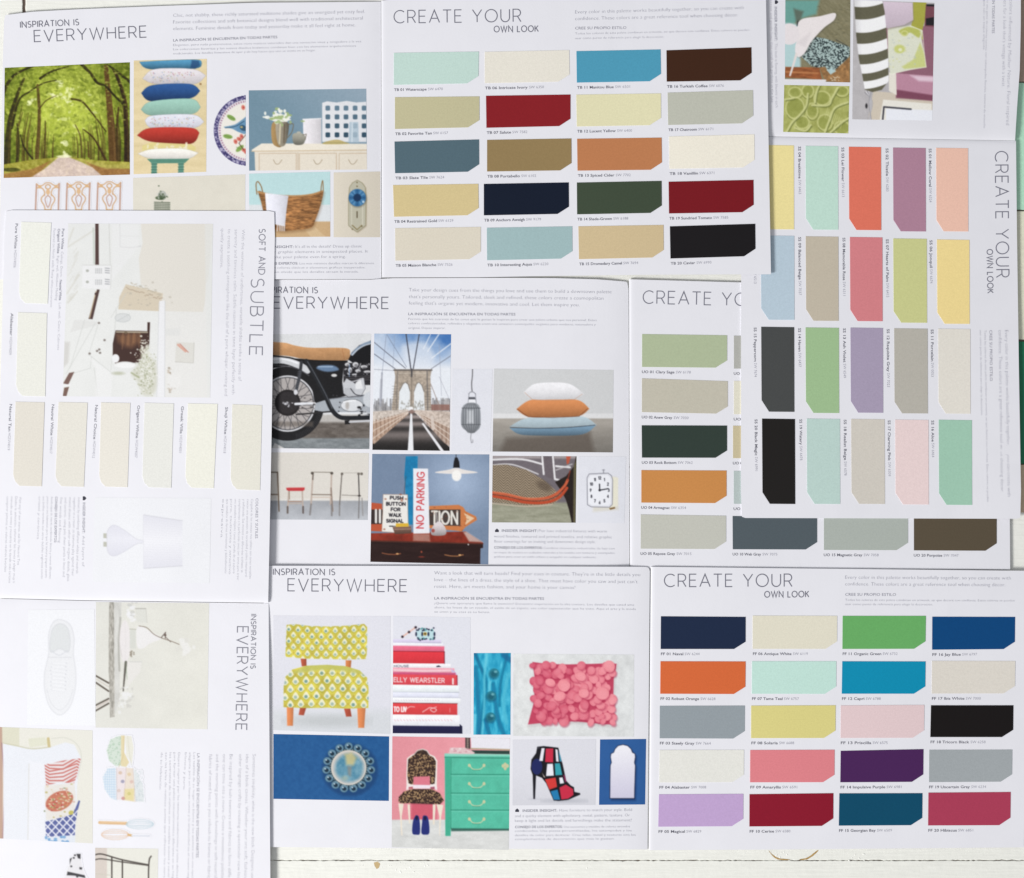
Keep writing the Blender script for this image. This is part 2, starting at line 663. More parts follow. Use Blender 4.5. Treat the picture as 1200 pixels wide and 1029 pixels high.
# ------------------------------------------------------------------ the table
def plank_mat(name, c, sc=(6, 90, 1), amt=0.05, bump=0.25):
    m = bpy.data.materials.new(name)
    m.use_nodes = True
    nt = m.node_tree
    b = nt.nodes['Principled BSDF']
    b.inputs['Roughness'].default_value = 0.55
    b.inputs['Specular IOR Level'].default_value = 0.3
    tc = nt.nodes.new('ShaderNodeTexCoord')
    mp = nt.nodes.new('ShaderNodeMapping')
    mp.inputs['Scale'].default_value = sc
    nt.links.new(tc.outputs['Object'], mp.inputs['Vector'])
    n = nt.nodes.new('ShaderNodeTexNoise')
    n.inputs['Scale'].default_value = 9
    n.inputs['Detail'].default_value = 8
    n.inputs['Roughness'].default_value = 0.7
    nt.links.new(mp.outputs[0], n.inputs['Vector'])
    n2 = nt.nodes.new('ShaderNodeTexNoise')
    n2.inputs['Scale'].default_value = 240
    n2.inputs['Detail'].default_value = 5
    nt.links.new(tc.outputs['Object'], n2.inputs['Vector'])
    cr = nt.nodes.new('ShaderNodeValToRGB')
    cr.color_ramp.elements[0].position = 0.3
    cr.color_ramp.elements[1].position = 0.7
    cr.color_ramp.elements[0].color = (*[float(v) * (1 - amt * 1.6) for v in c], 1)
    cr.color_ramp.elements[1].color = (*[min(0.92, float(v) * (1 + amt)) for v in c], 1)
    nt.links.new(n.outputs['Fac'], cr.inputs[0])
    nt.links.new(cr.outputs[0], b.inputs['Base Color'])
    ad = nt.nodes.new('ShaderNodeMath')
    nt.links.new(n.outputs['Fac'], ad.inputs[0])
    nt.links.new(n2.outputs['Fac'], ad.inputs[1])
    bp = nt.nodes.new('ShaderNodeBump')
    bp.inputs['Strength'].default_value = bump
    bp.inputs['Distance'].default_value = 0.0006
    nt.links.new(ad.outputs[0], bp.inputs['Height'])
    nt.links.new(bp.outputs['Normal'], b.inputs['Normal'])
    return m

WHITE_T = plank_mat('cream_paint', albedo((235, 235, 228), 900, 900))
table = bpy.data.objects.new('tabletop', None)
col.objects.link(table)
table['kind'] = 'structure'
rnd = random.Random(4)
def plank(x0, y0, x1, y1, m, z=0.0, jit=0.35, seed=1):
    r = random.Random(seed)
    pts = []
    def edge(a, b):
        n = max(2, int(math.hypot(b[0] - a[0], b[1] - a[1]) / 3))
        for i in range(n):
            t = i / n
            j = (r.random() - .5) * 2 * jit * (2.2 if r.random() < .06 else 1)
            x = a[0] + (b[0] - a[0]) * t
            y = a[1] + (b[1] - a[1]) * t
            if a[0] == b[0]:
                x += j
            else:
                y += j
            pts.append((x, y))
    edge((x0, y0), (x1, y0)); edge((x1, y0), (x1, y1)); edge((x1, y1), (x0, y1)); edge((x0, y1), (x0, y0))
    cx, cy = (x0 + x1) / 2, (y0 + y1) / 2
    n = len(pts)
    V = []
    def inset(p, d):
        return (p[0] + (d if p[0] < cx else -d) * (1 if min(abs(p[0] - x0), abs(p[0] - x1)) < 3 else 0),
                p[1] + (d if p[1] < cy else -d) * (1 if min(abs(p[1] - y0), abs(p[1] - y1)) < 3 else 0))
    for d, zz in ((0.9, z), (0.35, z - 0.25), (0, z - 0.9), (0, z - 2.3)):
        for p in pts:
            q = inset(p, d)
            V.append(W(q[0], q[1], zz))
    F = [tuple(reversed(range(n)))]
    for k in range(3):
        for i in range(n):
            a, b = k * n + i, k * n + (i + 1) % n
            F.append((a, b, b + n, a + n))
    return link_mesh('plank', V, F, m, table)
XA, XB = -260, 1460
def under():
    m = mat('bare_wood', (0.26, 0.2, 0.17), 0.8, 0.2, bump=(300, .4), speck=(90, .3))
    return link_mesh('underside_board', [W(XA, -260, -2.4), W(XB, -260, -2.4), W(XB, 1260, -2.4), W(XA, 1260, -2.4)], [(3, 2, 1, 0)], m, table)
under()
plank(XA, 1008.5, 1900, 1290, WHITE_T, seed=1, jit=.42)
plank(XA, 548, 1900, 1007.9, WHITE_T, z=-.1, seed=2, jit=.42)
plank(XA, -260, 26.5, 546.8, WHITE_T, z=-.1, seed=3)
plank(30.0, -260, 1178, 546.8, WHITE_T, z=-.1, seed=5)
# chipped paint along the joint: curved bare streak, small flake, scuffs
bare = mat('bare_flake', lin((176, 145, 92)), 0.8, 0.2, bump=(500, .5), speck=(600, .25))
def flat_poly(name, pts, z, m, parent):
    return link_mesh(name, [W(p[0], p[1], z) for p in pts], [tuple(reversed(range(len(pts))))], m, parent)
arc = [(901, 997), (905, 1002), (911, 1006), (918, 1007.2), (926, 1007.4)]
arc2 = [(937, 1007.4), (945, 1006.4), (951, 1003), (956, 999), (959, 996.5)]
for pts, wds in ((arc, (.6, 1.6, 2.2, 1.5, .5)), (arc2, (.6, 2.0, 2.6, 2.4, .8))):
    V, F = [], []
    P = spl(pts, False, 5)
    for i, p in enumerate(P):
        wd = float(np.interp(i / (len(P) - 1) * 4, range(5), wds)) * (0.8 + .4 * rnd.random())
        V += [W(p[0], p[1] - wd / 2, .05), W(p[0], p[1] + wd / 2, .05)]
        if i:
            F.append((2 * i - 2, 2 * i - 1, 2 * i + 1, 2 * i))
    link_mesh('bare_streak', V, F, bare, table)
flat_poly('bare_streak', [(438, 1011), (443, 1009.6), (445.5, 1012.5), (444, 1017), (441.5, 1018.5), (439, 1015)], .12, mat('bare_flake', lin((196, 172, 128)), 0.8, 0.2, bump=(500, .5)), table)
white_fl = mat('paint_ridge', lin((238, 238, 232)), 0.5, 0.4)
for k in range(46):
    cxs = rnd.choice([420, 455, 470, 480, 500, 690, 906, 915, 925, 1000, 1010])
    x = cxs + rnd.gauss(0, 7)
    y = (1001 if 880 < cxs < 1020 else 1013) + rnd.gauss(0, 4.0)
    if cxs in (455, 470, 480):
        y += 4
    if y < 998.5:
        continue
    r0 = .3 + rnd.random() * .8
    n = 6
    a0 = rnd.random() * 6
    st = .6 + rnd.random() * 2.2
    V = [W(x + r0 * st * math.cos(a0) * math.cos(i / n * 6.283) - r0 * math.sin(a0) * math.sin(i / n * 6.283),
           y + r0 * st * math.sin(a0) * math.cos(i / n * 6.283) + r0 * math.cos(a0) * math.sin(i / n * 6.283), -.15) for i in range(n)] + [W(x, y, .45)]
    link_mesh('paint_ridge', V, [(i, n, (i + 1) % n) for i in range(n)], white_fl, table)

# the painted boards that peep out at the right
strip = thing('painted_board_panel', 'strip of painted boards in brown, mint, cream and dark green at the right edge', 'board')
for y0, y1, c in ((-260, 96, (166, 146, 130)), (97, 246, (172, 214, 188)), (247.5, 398, (214, 213, 192)), (400, 543.5, (30, 112, 80)), (544.5, 601, (196, 176, 150))):
    m = plank_mat('board_paint', albedo(c, 1195, (max(y0, 0) + y1) / 2), (60, 60, 1), .07, .2)
    b = plank(1179.5, y0, 1500, y1, m, z=.35, jit=.2, seed=int(y1))
    b.name = 'board'
    b.parent = strip
flat = None

# ------------------------------------------------------------------ the brochures
PAPER = mat('paper', PAPER_RGB, 0.55, 0.2, bump=(900, 0.12), speck=(60, 0.012))
INK1 = (114, 114, 127)
INK2 = (130, 130, 144)
INK3 = (146, 146, 160)
INK4 = (100, 100, 112)

def row(zf, page, prefix, items, cap=3.1):
    """captions under chips: (number, name, code, x, y, x2, y2)"""
    for num, nm, code, p0, p1, p2 in items:
        body_text([((prefix + ' ' + num + ' ' + nm).strip(), p0, p1, cap, INK4, 0.012), (code, (p1[0] + (p2[0] - p1[0]) * .09, p1[1] + (p2[1] - p1[1]) * .09), p2, cap, INK3, -0.012)], zf, page, 'chip_caption')

def textlines(strings, p0, p1s, step, cap, c, off):
    """a block: first line starts at p0, successive lines shifted by step; p1s gives each line's end"""
    out = []
    for i, (s, e) in enumerate(zip(strings, p1s)):
        out.append((s, (p0[0] + step[0] * i, p0[1] + step[1] * i), e, cap, c, off))
    return out

def house_icon(x, y, r, ang, zf, parent):
    ca, sa = math.cos(ang), math.sin(ang)
    pts = [(-1, .9), (1, .9), (1, -.1), (0, -1), (-1, -.1)]
    P = [(x + r * (a * ca - b * sa), y + r * (a * sa + b * ca)) for a, b in pts]
    return link_mesh('house_icon', [W(a, b, float(zf(a, b)) + .13) for a, b in P], [tuple(reversed(range(5)))], mat('ink', albedo((60, 60, 72)), .6, .2), parent)

DL = [1 - (1 - i / 40) ** 1.0 for i in range(41)]
def dense_end(n=34, k=2.6):
    return [1 - (1 - i / n) ** k for i in range(n + 1)]
def dense_start(n=34, k=2.6):
    return [(i / n) ** k for i in range(n + 1)]

GRP = 'open paint colour brochures laid over the table'
# ---------- brochure TB: top left
tb = thing('color_brochure', 'open brochure at the top with tree tunnel picture and red, navy and black paint chips', 'brochure', GRP)
TBF = [(0, 446.3), (330, 446.9)]
def z_tbl(x, y):
    d = max(0.0, interp(TBF, y) - x)
    return wave(x, y) + .55 + 2.0 + 1.6 * (1 - math.exp(-d / 17)) - 1.6 + 2.4 * float(sm(60, 245, y)) * (1 - float(sm(380, 446, x)))+ .4
def z_tbr(x, y):
    d = max(0.0, x - 446.5)
    t = max(0.0, (x - 449) / 454)
    return wave(x, y) + .55 + 1.5 + 1.0 * (1 - math.exp(-d / 1.6)) + 5.6 * t ** 1.5
tbl = slab('page', 2, 446.3, [(0, 18), (6, 16), (50, 13), (100, 10.5), (190, 7), (300, 3.2), (446.3, 2)], [(0, 327.4), (446, 327.2)], z_tbl, 1.1, PAPER, tb, xs=dense_end(), right=[(0, 446.3), (1, 446.9)], left=[(0, 5), (.2, 3), (1, -1)], rc=((0, 0),))
tbr = slab('page', 447, 903, [(446, 1.2), (460, -1), (903, -8)], [(446, 325.2), (560, 325), (640, 323.5), (760, 322), (903.5, 321.5)], z_tbr, 1.2, PAPER, tb, xs=dense_start(), left=[(0, 446.8), (1, 447.6)], right=[(0, 897.5), (1, 903.5)])
TBC = [ # TL, TR, BR, BL, colour
 ('01', 'Waterscape', 'SW 6470', (461.5, 62), (561, 60.5), (560.5, 97.5), (461.5, 99.5), (190, 215, 206), 'pale aqua'),
 ('02', 'Favorite Tan', 'SW 6157', (462.8, 114), (561.7, 113), (561.7, 149), (462.8, 151.2), (192, 186, 149), 'khaki tan'),
 ('03', 'Slate Tile', 'SW 7624', (462.3, 166), (561.3, 163.5), (561.5, 201), (463, 203), (83, 106, 117), 'slate blue'),
 ('04', 'Restrained Gold', 'SW 6129', (460.6, 217), (560.5, 215.5), (561, 252), (461.8, 254), (212, 193, 142), 'soft gold'),
 ('05', 'Maison Blanche', 'SW 7526', (463, 267.5), (563.3, 266), (563.3, 303.5), (463.3, 305.5), (218, 210, 193), 'beige'),
 ('06', 'Intricate Ivory', 'SW 6350', (568, 60.8), (667, 58.8), (667.6, 95.5), (568, 97.5), (226, 221, 209), 'ivory'),
 ('07', 'Salute', 'SW 7582', (569.5, 112.3), (668.5, 110.8), (668.5, 147.5), (570, 149.8), (137, 33, 39), 'deep red'),
 ('08', 'Portabello', 'SW 6102', (570.8, 164), (669.5, 162.3), (669.8, 199.5), (570.8, 201), (147, 124, 84), 'olive brown'),
 ('09', 'Anchors Aweigh', 'SW 9179', (567, 215.6), (666.5, 213.8), (666.8, 250.5), (567, 252.4), (25, 32, 48), 'dark navy'),
 ('10', 'Interesting Aqua', 'SW 6220', (570.5, 267), (670.5, 265.3), (670.8, 302.8), (570.8, 305), (157, 184, 186), 'dusty aqua'),
 ('11', 'Manitou Blue', 'SW 6501', (675.5, 60), (774, 58), (774.6, 95), (676, 96.8), (75, 151, 180), 'sky blue'),
 ('12', 'Lucent Yellow', 'SW 6400', (675.3, 111), (774.5, 109.5), (774.6, 146.5), (676, 148.2), (220, 215, 176), 'pale yellow'),
 ('13', 'Spiced Cider', 'SW 7702', (676.3, 162.7), (775.3, 161.3), (775.8, 198.8), (676.8, 200), (187, 122, 80), 'terracotta'),
 ('14', 'Shade-Grown', 'SW 6188', (676, 214), (775.3, 212), (775.6, 249.3), (676.3, 251.2), (64, 76, 60), 'dark green'),
 ('15', 'Dromedary Camel', 'SW 7694', (677.8, 265.3), (777.5, 263.7), (777.8, 301.5), (678.5, 303.7), (204, 183, 143), 'camel'),
 ('16', 'Turkish Coffee', 'SW 6076', (781, 59), (880.5, 55.5), (881, 94), (781.3, 95.7), (64, 39, 27), 'dark brown'),
 ('17', 'Chatroom', 'SW 6171', (782.3, 108.7), (882.3, 105.7), (882.8, 144.3), (783, 146.5), (183, 184, 171), 'grey green'),
 ('18', 'Vanillin', 'SW 6371', (784, 160), (884, 157.5), (884.3, 196), (784.3, 197.8), (232, 226, 211), 'off white'),
 ('19', 'Sundried Tomato', 'SW 7585', (783.5, 213), (883, 210.8), (883.3, 248.5), (784, 250.2), (120, 27, 34), 'brick red'),
 ('20', 'Caviar', 'SW 6990', (785, 265.3), (885, 262.3), (885.4, 300), (785.7, 303), (31, 29, 31), 'black'),
]
def pw(s):
    return len(s) * 2.45
def chips(rows, prefix, zf, page, cdx=0, cdy=5.9, shown=lambda p: True):
    for num, nm, code, tl, tr, br, bl, c, desc in rows:
        chip((tl, tr, br, bl), c, zf, page, desc + ' paint chip')
        if not shown(num):
            continue
        s = prefix + ' ' + num + ' ' + nm
        n1, n2 = len(s) * 2.38, len(code) * 2.35 + 1
        sl = (br[1] - bl[1]) / (br[0] - bl[0])
        x, y = bl[0] + .3 + cdx, bl[1] + cdy + 1.4
        row(zf, page, '', [(s, '', code, (x, y), (x + n1, y + sl * n1), (x + n1 + 1.6 + n2, y + sl * (n1 + n2)))])
chips(TBC, 'TB', z_tbr, tbr)
heading('INSPIRATION IS', (24, 32.5), (92.3, 29.3), 6.8, .95, INK1, z_tbl, tbl)
heading('EVERYWHERE', (40.3, 49), (171.5, 43.6), 13.2, 1.1, INK1, z_tbl, tbl)
heading('CREATE YOUR', (461.8, 27), (610.3, 25.4), 14.6, 1.1, INK1, z_tbr, tbr)
heading('OWN LOOK', (579, 37.6), (630.8, 37), 6.9, 1.0, INK1, z_tbr, tbr)
CR1 = ['Every color in this palette works beautifully together, so you can create with', 'confidence. These colors are a great reference tool when choosing décor.']
CR2 = 'CREE SU PROPIO ESTILO'
CR3 = ['Todos los colores de esta paleta combinan en armonía, así que decore con confianza. Estos colores se pueden', 'usar como punto de referencia para elegir la decoración.']
ES2 = 'LA INSPIRACIÓN SE ENCUENTRA EN TODAS PARTES'
body_text([(CR1[0], (674, 16), (871.5, 10.8), 4, INK3, -.02), (CR1[1], (674, 23.8), (865, 19.3), 4, INK3, -.02),
           (CR2, (674, 34.6), (734, 34), 3.2, INK2, -.005),
           (CR3[0], (674, 40.6), (878, 36.2), 2.5, INK3, -.02), (CR3[1], (674, 46), (778, 44.3), 2.5, INK3, -.02)], z_tbr, tbr)
body_text([('Chic, not shabby, these richly saturated multitone shades give an energized yet cozy feel.', (203, 20), (427.5, 15.2), 4, INK3, -.02),
           ('Favorite collections and soft botanical designs blend well with traditional architectural', (203, 27.8), (425, 23), 4, INK3, -.02),
           ('elements. Feminine details from today and yesterday make it all feel right at home.', (203, 35.5), (416.5, 31), 4, INK3, -.02),
           (ES2, (203, 48.8), (325, 44.8), 3, INK2, 0),
           ('Elegantes, pero nada pretenciosos, estos ricos matices saturados dan una sensación vivaz y acogedora a la vez.', (203, 54), (424, 49.6), 2.5, INK3, -.02),
           ('Las colecciones favoritas y los suaves diseños botánicos combinan bien con los elementos arquitectónicos', (203, 59), (417, 54.8), 2.5, INK3, -.02),
           ('tradicionales. Los detalles femeninos de ayer y de hoy hacen que uno se sienta en su hogar.', (203, 64), (370, 60), 2.5, INK3, -.02)], z_tbl, tbl)
body_text([('INSIDER INSIGHT:', (296, 291), (344, 290.6), 3, INK2, .005), ("It's all in the details! Dress up classic", (346, 290.6), (424, 290), 3.3, INK3, -.02),
           ('colors or graphic elements in unexpected places. It', (300, 297), (431, 296), 3.3, INK3, -.02),
           ("doesn't take your palette even for a spring.", (300, 303), (405, 302.3), 3.3, INK3, -.02),
           ('CONSEJO DE LOS EXPERTOS:', (288, 310.4), (349, 310), 2.8, INK2, .005), ('Los más mínimos detalles marcan la diferencia', (351, 310), (438, 309.6), 2.5, INK3, -.02),
           ('un toque con colores clásicos o elementos gráficos inesperados.', (296, 315), (428, 314.6), 2.5, INK3, -.02),
           ('Además, no olvide que los detalles atraen la mirada.', (300, 320), (420, 319.6), 2.5, INK3, -.02)], z_tbl, tbl, 'tip_text')

# ---------- brochure UO: centre
uo = thing('color_brochure', 'open brochure in the middle with motorcycle and suspension bridge pictures', 'brochure', GRP)
UOF = [(328, 736.5), (665, 737.5)]
def z_uol(x, y):
    d = max(0.0, interp(UOF, y) - x)
    return wave(x, y) + .55 + 1.2 + 1.7 * (1 - math.exp(-d / 17)) - .4 - 1.1 * (1 - float(sm(316, 420, x)))
def z_uor(x, y):
    d = max(0.0, x - interp(UOF, y) - .6)
    return wave(x, y) + .55 + 1.35 + 1.1 * (1 - math.exp(-d / 1.6))
uol = slab('page', 280, 737, [(0, 327.8), (447, 327.7), (449, 326), (600, 325.6), (650, 326), (700, 327.4), (737, 330.3)], [(0, 665.4), (600, 665.4), (738, 664.5)], z_uol, 1.1, PAPER, uo, xs=dense_end(), right=[(0, 736.5), (1, 737.6)], rc=((1, 0),))
uor = slab('page', 738, 1183, [(737, 327.3), (760, 328), (868, 331), (1183, 335)], [(737, 666), (1184, 667.5)], z_uor, 1.1, PAPER, uo, xs=dense_start(), left=[(0, 737.2), (1, 738.4)], right=[(0, 1181), (1, 1183.8)])
UOC = [
 ('01', 'Clary Sage', 'SW 6178', (752.5, 391.6), (852, 393), (852, 431), (752.4, 430), (172, 184, 151), 'sage green'),
 ('02', 'Anew Gray', 'SW 7030', (752.2, 443.5), (852.8, 446.8), (852.8, 485), (752.2, 483), (191, 186, 170), 'warm grey'),
 ('03', 'Rock Bottom', 'SW 7062', (752, 498.5), (852, 498.8), (852, 536.5), (752.3, 536.3), (52, 64, 58), 'very dark green'),
 ('04', 'Armagnac', 'SW 6354', (751.6, 551), (851.4, 551.5), (851.4, 589.7), (751.6, 589), (202, 137, 75), 'amber orange'),
 ('05', 'Repose Gray', 'SW 7015', (750.8, 603), (850.8, 604.5), (850.8, 643.5), (750.8, 643), (192, 192, 182), 'light grey'),
 ('06', 'Dorian Gray', 'SW 7017', (860, 393.5), (959, 394), (959, 432), (860, 432), (172, 172, 166), 'mid grey'),
 ('07', 'Intellectual', 'SW 7045', (860, 446.5), (959, 447), (959, 485.5), (860, 485.5), (218, 214, 196), 'cream'),
 ('08', 'Blonde', 'SW 6128', (859, 499), (958, 499.5), (958, 537), (859, 537), (196, 184, 150), 'straw'),
 ('09', 'Silver Strand', 'SW 7057', (859.8, 552), (958, 552.5), (958, 590.5), (859.8, 590.5), (178, 190, 188), 'silver green'),
 ('10', 'Web Gray', 'SW 7075', (858.5, 604.8), (957.5, 606), (957.5, 644), (858.7, 643.7), (82, 92, 98), 'blue grey'),
 ('15', 'Magnetic Gray', 'SW 7058', (965.5, 606), (1064, 606.3), (1064, 644.8), (965.5, 644.5), (168, 175, 168), 'pale grey green'),
 ('20', 'Porpoise', 'SW 7047', (1071, 606.3), (1168, 606.6), (1168, 645.5), (1071, 645), (88, 78, 63), 'brown grey'),
]
chips(UOC, 'UO', z_uor, uor, cdx=-.5)
heading('INSPIRATION IS', (304, 343), (372, 343.5), 6.8, .95, INK1, z_uol, uol)
heading('EVERYWHERE', (320.5, 361.2), (455, 361.8), 13.4, 1.1, INK1, z_uol, uol)
heading('CREATE YOUR', (753.5, 355.5), (903, 359), 14.8, 1.1, INK1, z_uor, uor)
body_text([('Take your design cues from the things you love and use them to build a downtown palette', (479, 341.5), (716.5, 343.8), 4, INK3, -.02),
           ("that's personally yours. Tailored, sleek and refined, these colors create a cosmopolitan", (479, 349.5), (707, 351.4), 4, INK3, -.02),
           ("feeling that's organic yet modern, innovative and cool. Let them inspire you.", (479, 357), (679, 359.2), 4, INK3, -.02),
           (ES2, (478.5, 369.4), (604, 369.8), 3, INK2, 0),
           ('Permita que los cuarenta de las cosas que le gustan le inspiren para crear una paleta urbana que sea personal. Estos', (478.5, 375), (699, 376.4), 2.5, INK3, -.02),
           ('colores confeccionados, refinados y elegantes crean una sensación cosmopolita, orgánica pero moderna, innovadora y', (478.5, 380), (698, 381.6), 2.5, INK3, -.02),
           ('original. Déjese inspirar.', (478.5, 385.4), (522, 385.6), 2.5, INK3, -.02)], z_uol, uol)
house_icon(582.3, 621.6, 2.2, 0, z_uol, uol)
body_text([('INSIDER INSIGHT:', (588, 623.3), (630, 623.6), 3, INK2, .005), ('Pair luxe industrial fixtures with warm', (631.5, 623.6), (711, 624.2), 3.3, INK3, -.02),
           ('wood finishes, textured and printed textiles, and relative graphic', (579, 630), (717, 631), 3.3, INK3, -.02),
           ('floor coverings for an inviting and downtown design style.', (579, 636), (698, 636.6), 3.3, INK3, -.02),
           ('CONSEJO DE LOS EXPERTOS:', (579, 643), (635.5, 643.4), 2.8, INK2, .005), ('Combine elementos industriales de lujo con', (637, 643.4), (720, 644), 2.5, INK3, -.02),
           ('un toque de madera en acabados naturales y los textiles con texturas y estampados', (579, 648.5), (720, 649.2), 2.5, INK3, -.02),
           ('gráficos para crear un estilo urbano y acogedor en cualquier ambiente.', (579, 653.5), (699, 654.2), 2.5, INK3, -.02)], z_uol, uol, 'tip_text')

# ---------- brochure FF: bottom
ff = thing('color_brochure', 'open brochure at the bottom with yellow patterned chair and stacked books pictures', 'brochure', GRP)
FFF = [(664, 762), (996, 759)]
def sagf(y):
    return 2.5 * (1 - float(sm(672, 800, y)))
def z_ffl(x, y):
    d = max(0.0, interp(FFF, y) - x)
    return wave(x, y) + .55 + 1.3 + 1.5 * (1 - math.exp(-d / 16)) + sagf(y) * .9
def z_ffr(x, y):
    d = max(0.0, x - interp(FFF, y) - .8)
    return wave(x, y) + .55 + 1.4 + 1.0 * (1 - math.exp(-d / 1.8)) + sagf(y) * .9
ysf = [0, .005, .015, .03] + [i / 40 for i in range(2, 41)]
ffl = slab('page', 309, 760, [(300, 663), (500, 663.2), (755, 664.3), (762, 664.8)], [(300, 992.5), (460, 994), (760, 995.5)], z_ffl, 1.1, PAPER, ff, xs=dense_end(), ys=ysf, right=[(0, 761.6), (1, 758.8)], rc=((1, 0),))
ffr = slab('page', 763, 1204, [(760, 664.2), (900, 665.8), (1210, 669)], [(757, 996.3), (900, 995.6), (1210, 993)], z_ffr, 1.1, PAPER, ff, xs=dense_start(), ys=ysf, left=[(0, 762.6), (1, 760.2)], right=[(0, 1206), (1, 1200)])
FFC = [
 ('01', 'Naval', 'SW 6244', (774.5, 722.3), (873.8, 723), (873.7, 760.6), (774.2, 760.6), (33, 45, 71), 'navy'),
 ('02', 'Robust Orange', 'SW 6628', (774, 775), (873.8, 775.2), (873.4, 813.4), (773.7, 813), (217, 105, 58), 'bright orange'),
 ('03', 'Steely Gray', 'SW 7664', (773.2, 827.3), (872.8, 827), (872.6, 865.6), (773, 865.2), (148, 157, 163), 'steel grey'),
 ('04', 'Alabaster', 'SW 7008', (772.8, 879), (871.8, 878.8), (871.6, 916.5), (772.4, 917), (228, 227, 220), 'white'),
 ('05', 'Magical', 'SW 6829', (772.2, 931), (871, 930.4), (870.8, 968.2), (771.4, 968.8), (192, 163, 208), 'lilac'),
 ('06', 'Antique White', 'SW 6119', (882, 721.5), (981, 721.8), (980.8, 760.4), (882, 760.4), (221, 216, 197), 'cream'),
 ('07', 'Tame Teal', 'SW 6757', (881.3, 775), (980, 775), (979.8, 813.2), (881, 813), (190, 223, 212), 'pale mint'),
 ('08', 'Solaria', 'SW 6688', (880.3, 827), (979.2, 826.6), (979, 864.8), (880.2, 865), (217, 207, 132), 'lemon'),
 ('09', 'Amaryllis', 'SW 6591', (879.2, 879), (978, 878.7), (977.8, 916.6), (879, 916.8), (222, 128, 135), 'coral pink'),
 ('10', 'Cerise', 'SW 6580', (878.3, 930.8), (976.6, 929.6), (976.4, 967.8), (878.2, 968.6), (140, 27, 46), 'crimson'),
 ('11', 'Organic Green', 'SW 6732', (987.5, 721.8), (1085, 721.8), (1084.4, 760.3), (987.2, 760.5), (102, 170, 98), 'grass green'),
 ('12', 'Capri', 'SW 6788', (987, 775), (1084.7, 775.2), (1084.2, 813), (986.4, 813), (0, 140, 178), 'bright blue'),
 ('13', 'Priscilla', 'SW 6575', (985.2, 826.8), (1083.2, 826.2), (1082.8, 864.6), (985, 864.8), (223, 198, 200), 'baby pink'),
 ('14', 'Impulsive Purple', 'SW 6981', (985.2, 880), (1082.2, 878), (1081.8, 916.2), (984.7, 916.8), (74, 38, 88), 'purple'),
 ('15', 'Georgian Bay', 'SW 6509', (983.6, 929.8), (1081, 929.6), (1080.6, 967), (983, 967.6), (12, 75, 104), 'petrol blue'),
 ('16', 'Jay Blue', 'SW 6797', (1092.5, 722.8), (1189.6, 723), (1189.2, 760.6), (1092.3, 761.4), (0, 69, 122), 'cobalt blue'),
 ('17', 'Ibis White', 'SW 7000', (1092.2, 774.6), (1189.8, 774.8), (1189.2, 812.6), (1091.8, 812.8), (215, 209, 199), 'greige'),
 ('18', 'Tricorn Black', 'SW 6258', (1091, 826.6), (1187.6, 826.6), (1187.2, 863.8), (1090.2, 863.8), (29, 26, 26), 'black'),
 ('19', 'Uncertain Gray', 'SW 6234', (1089, 878.8), (1186.2, 878.6), (1185.8, 916), (1088.6, 916.6), (158, 164, 167), 'grey'),
 ('20', 'Hibiscus', 'SW 6851', (1088, 929), (1184.4, 928.2), (1184, 967), (1087.6, 967.4), (170, 60, 86), 'raspberry'),
]
chips(FFC, 'FF', z_ffr, ffr)
heading('INSPIRATION IS', (320.3, 673.6), (392.3, 673.8), 6.9, .95, INK1, z_ffl, ffl)
heading('EVERYWHERE', (337.3, 692.5), (476.5, 693.6), 14.2, 1.1, INK1, z_ffl, ffl)
heading('CREATE YOUR', (778.6, 687.6), (928, 687.4), 14.6, 1.15, INK1, z_ffr, ffr)
heading('OWN LOOK', (896, 700), (947.8, 699.7), 6.9, 1.05, INK1, z_ffr, ffr)
body_text([('Want a look that will turn heads? Find your cues in couture. They’re in the little details you', (509, 673.3), (750, 675.3), 4, INK3, -.02),
           ('love – the lines of a dress, the style of a shoe. That must have color you saw and just can’t', (509, 681.2), (747, 683.6), 4, INK3, -.02),
           ('resist. Here, art meets fashion, and your home is your canvas!', (509, 689), (674, 690.4), 4, INK3, -.02),
           (ES2, (509, 702.6), (637.5, 703), 3, INK2, 0),
           ('¿Quiere una apariencia que llame la atención? Encuentre inspiración en la alta costura. Los detalles que usted ama', (509, 708), (743, 710), 2.5, INK3, -.02),
           ('ahora, las líneas de un vestido, el estilo de un zapato, ese color espectacular que ha visto. Aquí el arte y la moda', (509, 713), (745, 715), 2.5, INK3, -.02),
           ('se unen y su casa es su lienzo.', (509, 718), (574, 718.6), 2.5, INK3, -.02)], z_ffl, ffl)
body_text([(CR1[0], (990.5, 678.4), (1184.5, 679.3), 4, INK3, -.02), (CR1[1], (990.5, 686.2), (1178, 687.2), 4, INK3, -.02),
           (CR2, (990.5, 698.2), (1050, 698.4), 3.2, INK2, -.005),
           (CR3[0], (990.5, 704.2), (1189, 705), 2.5, INK3, -.02), (CR3[1], (990.5, 709.2), (1093, 709.6), 2.5, INK3, -.02)], z_ffr, ffr)
house_icon(606, 949.6, 2.2, 0, z_ffl, ffl)
